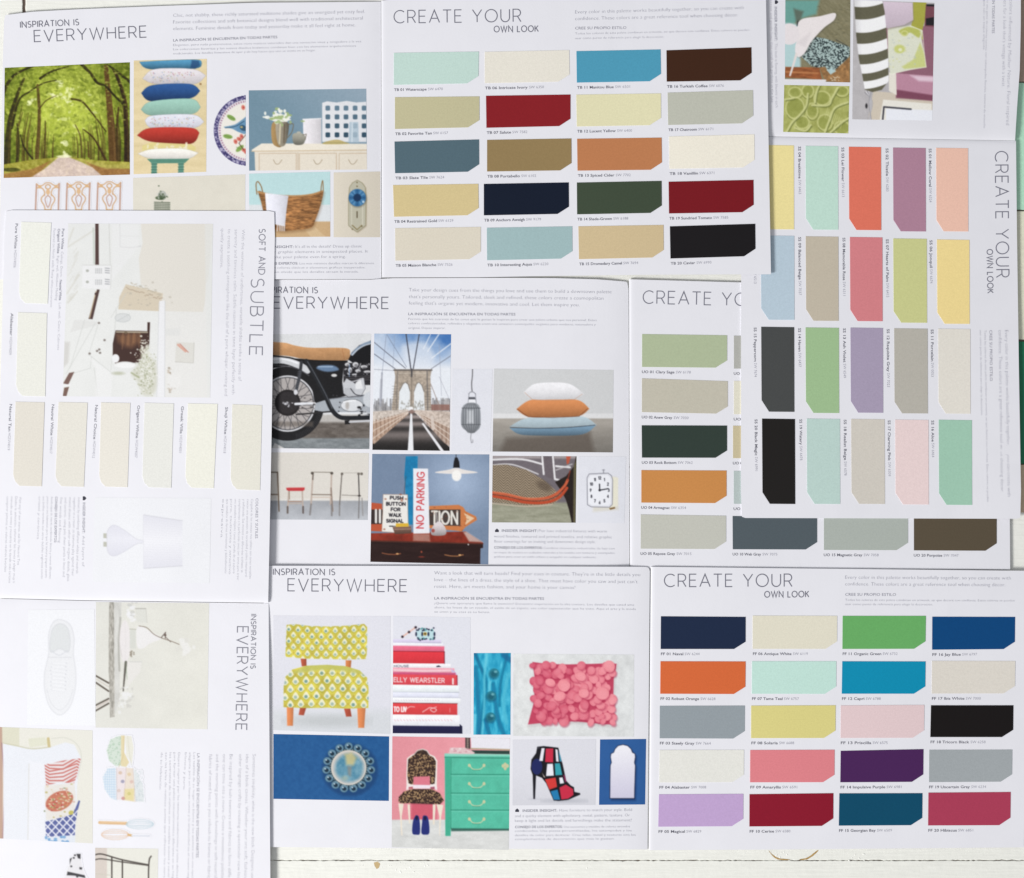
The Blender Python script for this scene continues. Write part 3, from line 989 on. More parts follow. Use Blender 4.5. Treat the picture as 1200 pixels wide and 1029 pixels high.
body_text([('INSIDER INSIGHT:', (612.5, 951.6), (653, 951.2), 3, INK2, .005), ('Have furniture to match your style. Bold', (655.5, 951.2), (740.5, 950.4), 3.3, INK3, -.02),
           ('and a quirky element with upholstery, metal, pattern, texture. Or', (603.5, 957.8), (738, 956.8), 3.3, INK3, -.02),
           ('keep it light and let details and furnishings make the statement!', (603.5, 963.4), (740, 962.6), 3.3, INK3, -.02),
           ('CONSEJO DE LOS EXPERTOS:', (603.5, 970.6), (659, 970.2), 2.8, INK2, .005), ('Use accesorios y muebles de colores atrevidos', (661, 970.2), (738, 969.6), 2.5, INK3, -.02),
           ('combinados. Use piezas personalizadas, los estampados y los', (603.5, 975), (740, 974.4), 2.5, INK3, -.02),
           ('detalles de color para destacar. Cree telas, metal y texturas con los', (603.5, 980), (745, 979.4), 2.5, INK3, -.02),
           ('complementos de decoración que más le gusten.', (603.5, 984.6), (720, 984), 2.5, INK3, -.02)], z_ffl, ffl, 'tip_text')

# ---------- brochure SS: right, turned a quarter
ss = thing('color_brochure', 'sideways brochure at the right with coral, mauve and mint paint chips and bird picture', 'brochure', GRP)
SSF = [(895, 160.4), (1192, 165.4)]
def z_ssa(x, y):
    d = max(0.0, interp(SSF, x) - y)
    return wave(x, y) + .55 + 2.9 + 1.6 * (1 - math.exp(-d / 5)) + 1.0 * float(sm(60, -30, y)) * 0 + 0.9 * float(sm(1150, 1197, x))
def z_ssb(x, y):
    d = max(0.0, y - interp(SSF, x))
    return wave(x, y) + .55 + 2.9 + 0.95 * (1 - math.exp(-d / 2.2)) + 2.6 * float(sm(1110, 1200, x)) * float(sm(520, 610, y))
ssa = slab('page', 880, 1195, [(880, -40), (1200, -40)], [(880, 159.7), (903, 160.0), (1192, 164.8)], z_ssa, 1.0, PAPER, ss, ys=dense_end(), right=[(0, 1196.4), (.35, 1196.2), (.6, 1195), (.8, 1192), (1, 1189.5)], rc=())
ssb = slab('page', 866, 1194, [(860, 159.6), (903, 160.3), (1192, 165.1)], [(866, 607), (1200, 608)], z_ssb, 1.15, PAPER, ss, ys=dense_start(), left=[(0, 872), (.36, 868.6), (1, 868.2)], right=[(0, 1190.6), (.25, 1191.8), (.6, 1194), (1, 1197)], rc=((1, 1), (0, 1)))
SSC = [ # y0, y1 ; x0, x1 (page turned: top-left of page is upper right)
 ('01', 'Mellow Coral', 'SW 6324', 1097, 1134.4, 173.3, 271, (228, 184, 165), 'peach'),
 ('02', 'Thistle', 'SW 6283', 1046.5, 1084.7, 173, 271, (168, 125, 145), 'mauve'),
 ('03', 'Lei Flower', 'SW 6613', 994.7, 1032.4, 172, 269.4, (219, 112, 91), 'coral orange'),
 ('04', 'Breaktime', 'SW 6463', 944, 982, 171, 269, (184, 214, 200), 'pale mint'),
 ('05', 'Moonraker', 'SW 6701', 892, 930.2, 170, 268.5, (231, 216, 150), 'light yellow'),
 ('06', 'Jonquil', 'SW 6674', 1098, 1136, 280.7, 379.3, (232, 209, 142), 'butter yellow'),
 ('07', 'Hearts of Palm', 'SW 6415', 1046.8, 1086, 279.5, 378, (196, 198, 136), 'lime green'),
 ('08', 'Memorable Rose', 'SW 6311', 996, 1034, 277.8, 376.2, (208, 125, 130), 'rose pink'),
 ('09', 'Balanced Beige', 'SW 7037', 944.2, 982.4, 277, 375.8, (188, 178, 160), 'beige'),
 ('10', 'Take Five', 'SW 6513', 891.6, 930.6, 276, 374.6, (178, 196, 209), 'pale blue'),
 ('11', 'Porcelain', 'SW 0053', 1099.4, 1137, 385.2, 484.6, (218, 213, 203), 'off white'),
 ('12', 'Requisite Gray', 'SW 7023', 1047.8, 1087, 384.8, 484.3, (177, 173, 163), 'warm grey'),
 ('13', 'Ash Violet', 'SW 6549', 996.6, 1034.6, 384, 483.5, (162, 150, 174), 'violet'),
 ('14', 'Haven', 'SW 6437', 944, 983, 383.8, 483.8, (155, 186, 140), 'leaf green'),
 ('15', 'Peppercorn', 'SW 7674', 892, 930.6, 383, 482.4, (72, 74, 74), 'charcoal'),
 ('16', 'Aloe', 'SW 6464', 1100, 1138.8, 492, 591.5, (154, 194, 172), 'sea green'),
 ('17', 'Charming Pink', 'SW 6309', 1049, 1088, 491.8, 591, (226, 204, 203), 'blush pink'),
 ('18', 'Realist Beige', 'SW 6078', 997.4, 1036.6, 491, 590.4, (203, 197, 187), 'greige'),
 ('19', 'Watery', 'SW 6478', 945.4, 984.2, 490.6, 590.4, (183, 207, 200), 'pale aqua'),
 ('20', 'Black Magic', 'SW 6991', 893, 931.6, 490.6, 590.4, (36, 34, 33), 'black'),
]
for num, nm, code, x0, x1, y0, y1, c, desc in SSC:
    chip(((x1, y0 + .5), (x1 + .3, y1 + .3), (x0 + .6, y1), (x0, y0)), c, z_ssb, ssb, desc + ' paint chip')
    s = 'SS ' + num + ' ' + nm
    n1, n2 = len(s) * 2.5, len(code) * 2.35
    x = x0 - 8.6
    y = y0 + .8
    row(z_ssb, ssb, '', [(s, '', code, (x, y), (x + .3, y + n1), (x + .5, y + n1 + 1.6 + n2))])
heading('CREATE YOUR', (1166.2, 177.6), (1167.6, 325), 14.8, 1.15, INK1, z_ssb, ssb)
heading('OWN LOOK', (1156.6, 292.4), (1157.3, 343.5), 6.6, 1.0, INK1, z_ssb, ssb)
body_text([(CR1[0], (1177.6, 387), (1180.8, 582), 4, INK3, -.02), (CR1[1], (1170, 387), (1172.8, 577), 4, INK3, -.02),
           (CR2, (1159.5, 387), (1160, 446.5), 3.2, INK2, -.005),
           (CR3[0], (1153.4, 387), (1156.6, 588), 2.5, INK3, -.02), (CR3[1], (1148, 387), (1149.5, 487), 2.5, INK3, -.02)], z_ssb, ssb)
body_text([('a world of colors influenced by Mother Nature. Floral inspired', (1184, -32), (1179, 146.5), 4, INK3, -.02),
           ("patterns, leathers for a look that's vintage with a twist.", (1176.6, -36), (1174, 102), 4, INK3, -.02),
           ('SE ENCUENTRA EN TODAS PARTES', (1163, -36), (1162.4, 39), 3, INK2, 0),
           ('La naturaleza inspira una gama de colores suaves, con estampados florales, texturas de ensueño', (1157, -36), (1152.4, 150), 2.5, INK3, -.02),
           ('para un aire antiguo con un toque elegante', (1152.6, -36), (1152, 58), 2.5, INK3, -.02)], z_ssa, ssa)
house_icon(910, 2.5, 2.2, PI / 2, z_ssa, ssa)
body_text([('INSIDER INSIGHT:', (907.6, 8), (907.8, 48), 3, INK2, .01), ('This look is flowing, with blooms in each', (907.8, 51), (908.8, 126), 3.3, INK3, -.02),
           ('accent and gentle hues that recall soft gardens in the late', (902.2, 0), (903.6, 120), 3.3, INK3, -.02)], z_ssa, ssa, 'tip_text')

# ---------- brochure at left, turned, all whites
lb = thing('color_brochure', 'sideways white brochure at the left with cream and ivory paint chips', 'brochure', GRP)
LFY = [(-60, 700.5), (0, 701), (100, 703.5), (316, 706.5)]
def z_la(x, y):
    d = max(0.0, interp(LFY, x) - y)
    return wave(x, y) + .55 + 4.9 + 1.1 * (1 - math.exp(-d / 3.2)) + 1.8 * float(sm(300, 420, y)) * float(sm(40, 320, x))
def z_lb(x, y):
    d = max(0.0, y - interp(LFY, x))
    return wave(x, y) + .55 + 4.85 + 0.7 * (1 - math.exp(-d / 6))
la = slab('page', -70, 320, [(-70, 245.8), (8, 246.3), (320, 247.2)], LFY, z_la, 0.95, PAPER, lb, nx=40, ys=dense_end(40), left=[(0, 6), (.2, 3.5), (.5, 0), (1, -6)], right=[(0, 322.6), (.25, 320.5), (.6, 318), (1, 314.3)], rc=((1, 0), (0, 0)))
lbp = slab('page', -70, 316, [(-70, 701.2), (0, 701.6), (100, 704.1), (316, 707.1)], [(-70, 1060), (330, 1060)], z_lb, 1.2, PAPER, lb, nx=40, ys=dense_start(40), left=[(0, -6), (1, -10)], right=[(0, 314.8), (1, 317)])
la['washed'] = 1  # left pages: strong light's wash-out is mixed into ink, chip and print colours
lbp['washed'] = 1
LC_ = [
 ('Pure White', 'HGSW4006', (60, 261), (55.8, 356), (22, 355), (25, 260), (238, 239, 231), 'bright white'),
 ('Alabaster', 'HGSW4009', (55, 367), (53, 464.6), (18.6, 463.6), (21, 366), (236, 236, 228), 'creamy white'),
 ('Natural Tan', 'HGSW4019', (52.2, 471.6), (48.8, 570), (15.2, 569), (18.2, 470.8), (229, 223, 212), 'tan cream'),
 ('Neutral White', 'HGSW4017', (102.6, 472), (98.2, 570.6), (64.6, 569.6), (68.6, 471.2), (231, 227, 217), 'warm white'),
 ('Natural Choice', 'HGSW4012', (152.6, 472.4), (149.4, 571), (116, 570), (118.4, 471.6), (233, 228, 218), 'soft ivory'),
 ('Origami White', 'HGSW4007', (203.6, 473), (200.6, 571.8), (166.6, 570.8), (169.4, 472), (232, 232, 227), 'cool white'),
 ('Greek Villa', 'HGSW4001', (255, 473.4), (250.4, 572.2), (217, 571.2), (220.2, 472.8), (238, 237, 225), 'yellowish white'),
 ('Shoji White', 'HGSW4018', (307, 475), (304.6, 574.6), (270, 573.2), (272.2, 473.8), (229, 226, 214), 'greyish cream'),
]
CAPX = [((18, 262), (15.6, 313.5)), ((12.6, 367), (10.4, 415.6)), ((11.2, 473.5), (8.6, 527.5)), ((60.6, 474), (58, 531.5)),
        ((111.6, 474.6), (108, 536.6)), ((161, 475), (157.8, 536.2)), ((212.4, 476), (209.6, 530.6)), ((264, 477), (261.6, 531))]
for (nm, code, a, b, c_, d, c, desc), (p, q) in zip(LC_, CAPX):
    chip((a, b, c_, d), c, z_la, la, desc + ' paint chip', round_clip=True)
    f = len(nm) / (len(nm) + len(code) * .95)
    mid = (p[0] + (q[0] - p[0]) * f, p[1] + (q[1] - p[1]) * f)
    row(z_la, la, '', [(nm, '', code, p, mid, q)])
heading('SOFT AND', (303.6, 268.5), (303, 321.6), 7.2, 1.0, INK1, z_la, la)
heading('SUBTLE', (294.4, 326.4), (292.2, 416), 15, 1.15, INK1, z_la, la)
heading('INSPIRATION IS', (294.4, 720), (293.6, 783.4), 5.6, .9, INK1, z_lb, lbp)
heading('EVERYWHERE', (278.2, 734.4), (276.4, 855.4), 12.6, 1.15, INK1, z_lb, lbp)
body_text([('With the warmest of undertones, versatile shades evoke a sense of', (283.4, 269), (279.2, 446.5), 3.8, INK3, -.02),
           ('serenity and timeless calm. Subtle nuances in tone layer perfectly with', (275, 269), (271.6, 462), 3.8, INK3, -.02),
           ('to create a soothing atmosphere like the lull of a pure whisper, inviting and', (267, 268.5), (263, 464), 3.8, INK3, -.02),
           ('quietly expressive.', (259, 268), (258, 314), 3.8, INK3, -.02)], z_la, la)
body_text([('Pure White', (72.6, 268), (71.6, 292), 2.8, INK2, .02), ('Ceilings, Doors', (71.4, 295), (70.4, 324), 2.8, INK3, -.02), ('Neutral White', (69.8, 328), (69, 352), 2.8, INK2, .02), ('Left wall, Coats, Cabinets', (68.8, 355), (67, 410), 2.8, INK3, -.02),
           ('Origami White', (67.6, 268), (66.8, 297), 2.8, INK2, .02), ('Right wall, Window Molding', (66.6, 300), (64.6, 352), 2.8, INK3, -.02),
           ('Featured on North walls: Rusty white-on-ceramic', (62.6, 268), (58.6, 360), 2.8, INK3, -.02)], z_la, la, 'tip_text')
house_icon(99, 584, 2.3, PI / 2, z_la, la)
tl = [('INSIDER INSIGHT:', (97, 589), (96.4, 625), 3, INK2, .01), ('Add layers of', (96.4, 628), (96, 664), 3, INK3, -.02)]
for i, (e, s) in enumerate([(672, 'interest by combining different whites and neutrals'), (675, 'together in a room so textures play against their'), (681, 'mixed sheens with other soft organic details, glass'), (676, 'and ceramic, using pale sheer panels in linen and'), (636, 'fine woods and flooring')]):
    tl.append((s, (91.2 - i * 5.2, 583), (89 - i * 5.2, e), 3, INK3, -.02))
tl.append(('CONSEJO DE LOS EXPERTOS:', (64.6, 582), (63.4, 636), 2.7, INK2, .01))
for i, (e, s) in enumerate([(678, 'Añada capas de interés combinando blancos y neutros diferentes'), (677, 'juntos en una habitación para que las texturas jueguen contra'), (678, 'sus brillos variados con otros detalles orgánicos suaves'), (632, 'cristal y cerámica')]):
    tl.append((s, (59.6 - i * 4.8, 582), (57.6 - i * 4.8, e), 2.6, INK3, -.02))
for i, (e, s) in enumerate([(662, 'Visit any of our stores, ask for Neutral Tint'), (683, 'Dados la selección, colorear los tonos y elegir muy a'), (683, 'menudo sus tintas y muestras en la tienda más cercana'), (670, 'comparar pinturas en colores neutros favoritos')]):
    tl.append((s, (22.6 - i * 5, 582), (20 - i * 5, e), 2.8, INK3, -.02))
tl.append(('COLORES Y SUTILES', (299.6, 584), (299, 631), 3, INK2, 0))
for i, (e, s) in enumerate([(678, 'Cargados de los matices más cálidos con tonos versátiles'), (676, 'evocan una sensación de serenidad y calma intemporal'), (671, 'y sofisticada. Sus matices en diferentes sutilezas se'), (680, 'complementan a la perfección unos con otros para crear'), (672, 'una atmósfera relajante como el arrullo de un susurro'), (673, 'puro, cautivante y atractivo'), (672, 'que combina de forma armoniosa y delicadamente'), (630, 'expresiva')]):
    tl.append((s, (294 - i * 4.8, 585), (292 - i * 4.8, e), 2.7, INK3, -.02))
body_text(tl, z_la, la, 'tip_text')
tl = []
for i, (e, s) in enumerate([(1040, 'Sometimes simplicity, white is the new black. Designers use the'), (1040, 'idea of a blank canvas. Whether your are soft, fashion and'), (1040, 'other language crafts by creating a spectacular new look in'), (1040, 'Be inspired by lush textures and fabrics to form different'), (1040, 'one can tone into a more. Create a monotonic palette the'), (1040, 'and the morning points with furnishings in soft neutral and'), (1040, 'fabrics of muted hue, as you refresh its frames or fabric and')]):
    x = 296 - i * 8 - (3 if i > 2 else 0)
    tl.append((s, (x, 884), (x - 2, e), 3.8, INK3, -.02))
tl.append((ES2, (231, 883), (229.6, 1005), 3, INK2, 0))
for i in range(8):
    x = 226.5 - i * 5 - (3 if i > 2 else 0)
    tl.append((['Los textiles de su hogar en blanco y los acentos son una opción', 'elegante para un lienzo nuevo y la simplicidad es el nuevo negro', 'blanco y puro', 'Déjese inspirar por las texturas exuberantes y telas delicadas', 'para formar una paleta monocromática diferente en su hogar', 'los contrastes de la mañana con muebles suaves y neutros', 'con las telas de matices suaves que refrescan los marcos', 'de su habitación'][i], (x, 882), (x - 2, 1035 if i not in (2, 7) else 925), 2.6, INK3, -.02))
body_text(tl, z_lb, lbp)
# ------------------------------------------------------------------ printed pictures
def mix(a, b, t):
    return tuple(a[i] + (b[i] - a[i]) * t for i in range(3))
def masked(cv, pts, fn, soft=0.7, sp=False):
    if sp:
        pts = spl(pts)
    keep = cv.a.copy()
    fn()
    full = (slice(0, cv.h), slice(0, cv.w))
    m = cv.pcov(pts, soft, full)[..., None]
    cv.a = keep * (1 - m) + cv.a * m
def shadef(cv, pts, c, dark=.75, ax=(0, 1), sp=True, soft=.8):
    """a filled form with soft modelling along an axis (printed tone)"""
    if sp:
        pts = spl(pts)
    xs = [p[0] for p in pts]; ys = [p[1] for p in pts]
    x0, x1, y0, y1 = min(xs), max(xs), min(ys), max(ys)
    c = np.array(c, float)
    def f(X, Y):
        t = ((X - x0) / (x1 - x0 + 1e-6)) * ax[0] + ((Y - y0) / (y1 - y0 + 1e-6)) * ax[1]
        t = np.clip(t, 0, 1)
        k = 1.06 - (1.06 - dark) * t ** 1.6
        k = k * (1 + .05 * (vnoise(X, Y, 4, 9) - .5))
        return np.clip(c * k[..., None], 0, 255)
    cv.poly(pts, f, soft=soft)
PG = (229, 230, 238)
R_ = np.random.RandomState(11)
def U_(a, b):
    return a + (b - a) * R_.rand()

# tree tunnel
def forest():
    q = [(5.5, 79.5), (152.2, 73), (152.2, 204.6), (4.3, 208.6)]
    c = Cv(3, 72, 154, 210, (134, 152, 52))
    n = vnoise(c.X, c.Y, 26, 3)
    d = np.hypot((c.X - 78) / 60, (c.Y - 128) / 52)
    t = np.clip(1.15 - d * .62 + (n - .5) * .7, 0, 1)[..., None]
    c.a = np.array((92, 108, 38)) * (1 - t) + np.array((176, 194, 78)) * t
    for k in range(1700):
        x, y = U_(4, 153), U_(74, 186)
        dd = math.hypot((x - 78) / 62, (y - 125) / 55)
        b = max(0, min(1, 1.1 - dd * .7 + R_.randn() * .28))
        cc = mix((82, 100, 30), (196, 210, 100), b)
        if R_.rand() < .06 and dd < .6:
            cc = (218, 226, 170)
        s = U_(.8, 3.0)
        c.ell(x, y, s * U_(.8, 1.8), s * .7, cc, .55, .8, U_(0, 180))
    for x, y, r in ((78, 117, 7), (82, 109, 6), (70, 97, 6), (36, 118, 4), (74, 168, 5), (76, 180, 4), (62, 112, 4)):
        for k in range(9):
            c.ell(x + R_.randn() * r * .5, y + R_.randn() * r * .5, U_(1, 3), U_(1, 2.2), (226, 232, 190), .55)
    br = (74, 62, 34); bk = (46, 46, 22)
    for k in range(44):      # far trunks
        x = U_(18, 64) if R_.rand() < .5 else U_(82, 150)
        e = abs(x - 75) / 75
        y1 = 184 + e * 6
        h = 14 + e * 60 * U_(.6, 1.2)
        c.line([(x, y1), (x + U_(-1, 1), y1 - h * .5), (x + (78 - x) * .10, y1 - h)], .8 + e * 2.2, mix(br, (112, 104, 52), U_(0, .8)), .7, sp=True, w2=.5)
    def tr(p, w1, w2, cc, a=.92):
        c.line(p, w1, cc, a, sp=True, w2=w2, soft=1)
        c.line([(x + w1 * .22, y) for x, y in p], w1 * .3, mix(cc, (150, 125, 85), .5), .5, sp=True, w2=.3, soft=1)
    tr([(8, 200), (9, 170), (12, 140), (20, 112), (28, 92)], 8.5, 2.5, (58, 56, 28))
    tr([(4, 108), (10, 96), (20, 86), (42, 76)], 4.5, 2, bk)
    tr([(14, 150), (22, 118), (34, 108), (50, 98), (66, 94)], 2.6, 1, bk)
    tr([(43, 189), (45, 160), (46, 130), (44, 100)], 5, 3, (92, 76, 42))
    tr([(46, 128), (54, 118), (66, 112)], 1.4, .6, br)
    tr([(47, 92), (60, 84), (80, 78)], 3, 1.2, bk)
    tr([(52, 186), (53, 160), (53, 142)], 2.8, 1.4, (86, 76, 38))
    tr([(20, 190), (22, 165), (20, 145)], 4, 1.6, (62, 60, 28))
    tr([(38, 186), (28, 172), (24, 158)], 2.4, 1, bk)
    tr([(133, 190), (131, 160), (128, 120), (124, 78)], 10.5, 5, (96, 70, 44))
    tr([(124, 188), (116, 172), (108, 160), (98, 152)], 3, 1, (66, 50, 30))
    tr([(95, 75), (106, 86), (114, 97), (124, 101), (134, 112), (150, 128)], 3.6, 2, bk)
    tr([(84, 116), (96, 119), (106, 130), (116, 143), (124, 154)], 2.4, 1.4, (66, 58, 30))
    tr([(149, 188), (148, 150), (146, 118), (138, 92), (132, 80)], 7, 2.4, (54, 42, 30))
    tr([(152, 96), (140, 86), (126, 76)], 3, 1.6, bk)
    tr([(138, 186), (137, 150), (139, 126)], 4, 2, (70, 56, 34))
    tr([(96, 184), (94, 160), (88, 146)], 2.6, .8, (92, 82, 44))
    tr([(104, 184), (103, 166)], 2.2, 1.2, (92, 72, 42))
    tr([(62, 184), (62, 168)], 1.6, .8, (92, 82, 44))
    for k in range(420):
        x, y = U_(4, 153), U_(74, 150) if k % 3 else U_(74, 105)
        c.ell(x, y, U_(.8, 2.4), U_(.6, 1.4), mix((90, 112, 30), (202, 214, 110), R_.rand()), .5)
    c.poly([(3, 193), (40, 187), (66, 184.5), (82, 184), (112, 188), (154, 190), (154, 210), (3, 212)], lambda X, Y: np.array((160, 158, 72)) + ((vnoise(X, Y, 5, 5) - .5) * 70)[..., None])
    c.poly([(3, 204), (38, 198), (60, 188), (40, 210), (3, 212)], (156, 112, 72), .8, 2)
    c.poly([(100, 189), (118, 196), (154, 198), (154, 210), (120, 210)], (152, 104, 74), .8, 2.5)
    c.poly([(92, 187), (130, 193), (154, 192), (154, 197), (125, 198)], (178, 172, 96), .7, 2)
    c.poly([(68, 184.6), (80, 184), (93, 189), (108, 196), (124, 210), (30, 212), (52, 198)], lambda X, Y: np.array((204, 188, 182)) + ((vnoise(X, Y * 2, 8, 6) - .5) * 34)[..., None], 1, 1.5)
    c.ell(75, 183.5, 9, 1.6, (232, 232, 206), .8)
    c.ell(13, 199, 11, 2.4, (66, 72, 30), .8)
    c.grain(3, 16, 14, (1, 1, .6))
    c.grain(1.2, 12, 4)
    c.a = (c.a - 128) * 1.1 + 130 + np.array((6, 2, -6))
    picture(c, q, z_tbl, tbl, 'printed photo of a tunnel of green trees over a road')
forest()

def sharp(p):
    """smooth top and bottom between two pointed ends (first point left tip, one tip marked by being the far right)"""
    i = max(range(len(p)), key=lambda k: p[k][0])
    p = list(p)
    p[i] = (p[i][0] + 2.2, p[i][1])
    p[0] = (p[0][0] - 1.4, p[0][1])
    a, b = spl(p[:i + 1], False), spl(p[i:] + [p[0]], False)
    n = 3                                   # straight run into the tips keeps them pointed
    return [a[0]] + a[n:-n] + [a[-1]] + b[n:-n]
def pillow(c, p, cc, dark=.72):
    p = sharp(p)
    shadef(c, p, cc, dark, sp=False)
    c.line(p + [p[0]], .5, mix(cc, (40, 40, 50), .35), .5)
def stack():
    q = [(156.8, 71), (242.4, 69), (241.6, 201.4), (156.6, 204.2)]
    c = Cv(155, 67, 244, 206, (229, 210, 164))
    c.a += ((vnoise(c.X * .4, c.Y * 3, 16, 7) - .5) * 18)[..., None] * np.array((1, 1, 1.2))
    c.ell(235, 98.5, 1.4, 1.2, (150, 110, 70), .8)
    P = lambda L: [(150 + x / 5.413, 60 + y / 5.413) for x, y in L]
    pillow(c, P([(80, 68), (250, 58), (440, 54), (456, 78), (425, 110), (140, 114)]), (84, 154, 194), .6)
    c.poly(P([(405, 56), (450, 60), (456, 90), (425, 112), (395, 106)]), (36, 72, 122), .7, 2)
    pillow(c, P([(100, 175), (155, 118), (300, 108), (430, 118), (482, 155), (435, 205), (300, 214), (160, 205)]), (222, 216, 220), .86)
    pillow(c, P([(92, 266), (155, 216), (390, 208), (445, 252), (390, 300), (150, 318)]), (46, 92, 156), .62)
    pillow(c, P([(90, 370), (150, 318), (400, 302), (448, 355), (400, 400), (150, 408)]), (156, 200, 184), .84)
    pillow(c, P([(115, 440), (160, 408), (410, 402), (470, 448), (410, 488), (160, 490)]), (218, 218, 228), .9)
    for k in range(130):
        y = U_(84, 97) if k % 2 else U_(137, 148)
        c.ell(U_(176, 228), y, .7, .55, [(190, 120, 130), (120, 150, 190), (190, 180, 120)][k % 3], .6)
    pillow(c, P([(66, 534), (140, 488), (395, 486), (440, 518), (395, 588), (150, 574)]), (200, 62, 50), .66)
    c.poly(P([(90, 600), (150, 578), (400, 590), (432, 612), (420, 650), (90, 650)]), (228, 214, 140), .9)
    for k in range(16):
        c.ell(U_(170, 226), U_(168, 176), 2.4, 1.1, (240, 232, 205), .8, rot=U_(0, 180))
    pillow(c, P([(70, 650), (150, 622), (340, 618), (434, 645), (370, 684), (150, 682)]), (240, 236, 228), .86)
    c.poly(P([(120, 684), (390, 682), (360, 710), (150, 712)]), (92, 148, 128))
    for x in (166, 336):
        c.poly(P([(x - 16, 706), (x + 18, 706), (x + 16, 780), (x - 18, 780)]), (104, 158, 138))
        for y in (716, 735, 752, 770):
            c.line(P([(x - 18, y), (x + 18, y)]), .9, (60, 108, 96), .8)
    c.grain(2, 5, 8)
    picture(c, q, z_tbl, tbl, 'printed photo of a tall stack of cushions on a green stool')
stack()

def plate():
    c = Cv(248, 109, 290, 197, PG)
    cx, cy = 291.5, 153
    c.ell(cx, cy, 41, 41.5, (84, 76, 128))
    for k in range(260):
        a = U_(90, 270)
        r = U_(36.8, 40.6)
        c.ell(cx + r * math.cos(math.radians(a)), cy + r * math.sin(math.radians(a)), .9, .6, (200, 196, 218) if k % 3 else (46, 40, 96), .8, rot=a)
    c.ell(cx, cy, 36, 36.4, (226, 222, 226))
    for a in range(90, 270, 5):
        c.ell(cx + 34 * math.cos(math.radians(a)), cy + 34.3 * math.sin(math.radians(a)), 1.1, .8, (150, 80, 112), .7, rot=a)
    c.ell(cx, cy, 32.5, 32.5, (236, 231, 222))
    c.ell(284, 148, 8, 5, (120, 164, 196), 1, rot=-35)
    c.poly([(262, 149), (275, 146), (284, 140), (289, 138), (289, 156), (280, 155), (272, 151)], (104, 150, 186), .9, sp=True)
    c.line([(264, 150), (276, 148), (286, 142)], .8, (30, 66, 96), .8, sp=True)
    c.ell(285, 150, 4.6, 3.2, (44, 78, 106), .8, rot=30)
    c.ell(283, 149, 1.6, 1.2, (220, 190, 110), .8)
    for x, y, rr in ((271, 138, 30), (267, 160, 10), (281, 174, -40)):
        c.ell(x, y, 5.6, 2.6, (136, 172, 84), .95, rot=rr)
        c.line([(x - 4, y - 1.5), (x + 4, y + 1.5)], .5, (80, 120, 50), .8)
    for x, y in ((280, 163), (276, 166), (286, 176), (285, 126), (288, 178), (283, 160)):
        c.ell(x, y, 3, 2.2, (224, 116, 100), .9, rot=U_(0, 90))
        c.ell(x + .5, y, 1.1, 1, (180, 60, 60), .7)
    c.line([(288, 158), (280, 168), (286, 176)], .9, (90, 60, 50), .8)
    picture(c, [(248.5, 110), (288, 110), (288, 196), (248.5, 196)], z_tbl, tbl, 'printed half of a round bird plate with a purple rim', clip=lambda x, y: (x - cx) ** 2 + (y - cy) ** 2 < 41.6 ** 2)
plate()

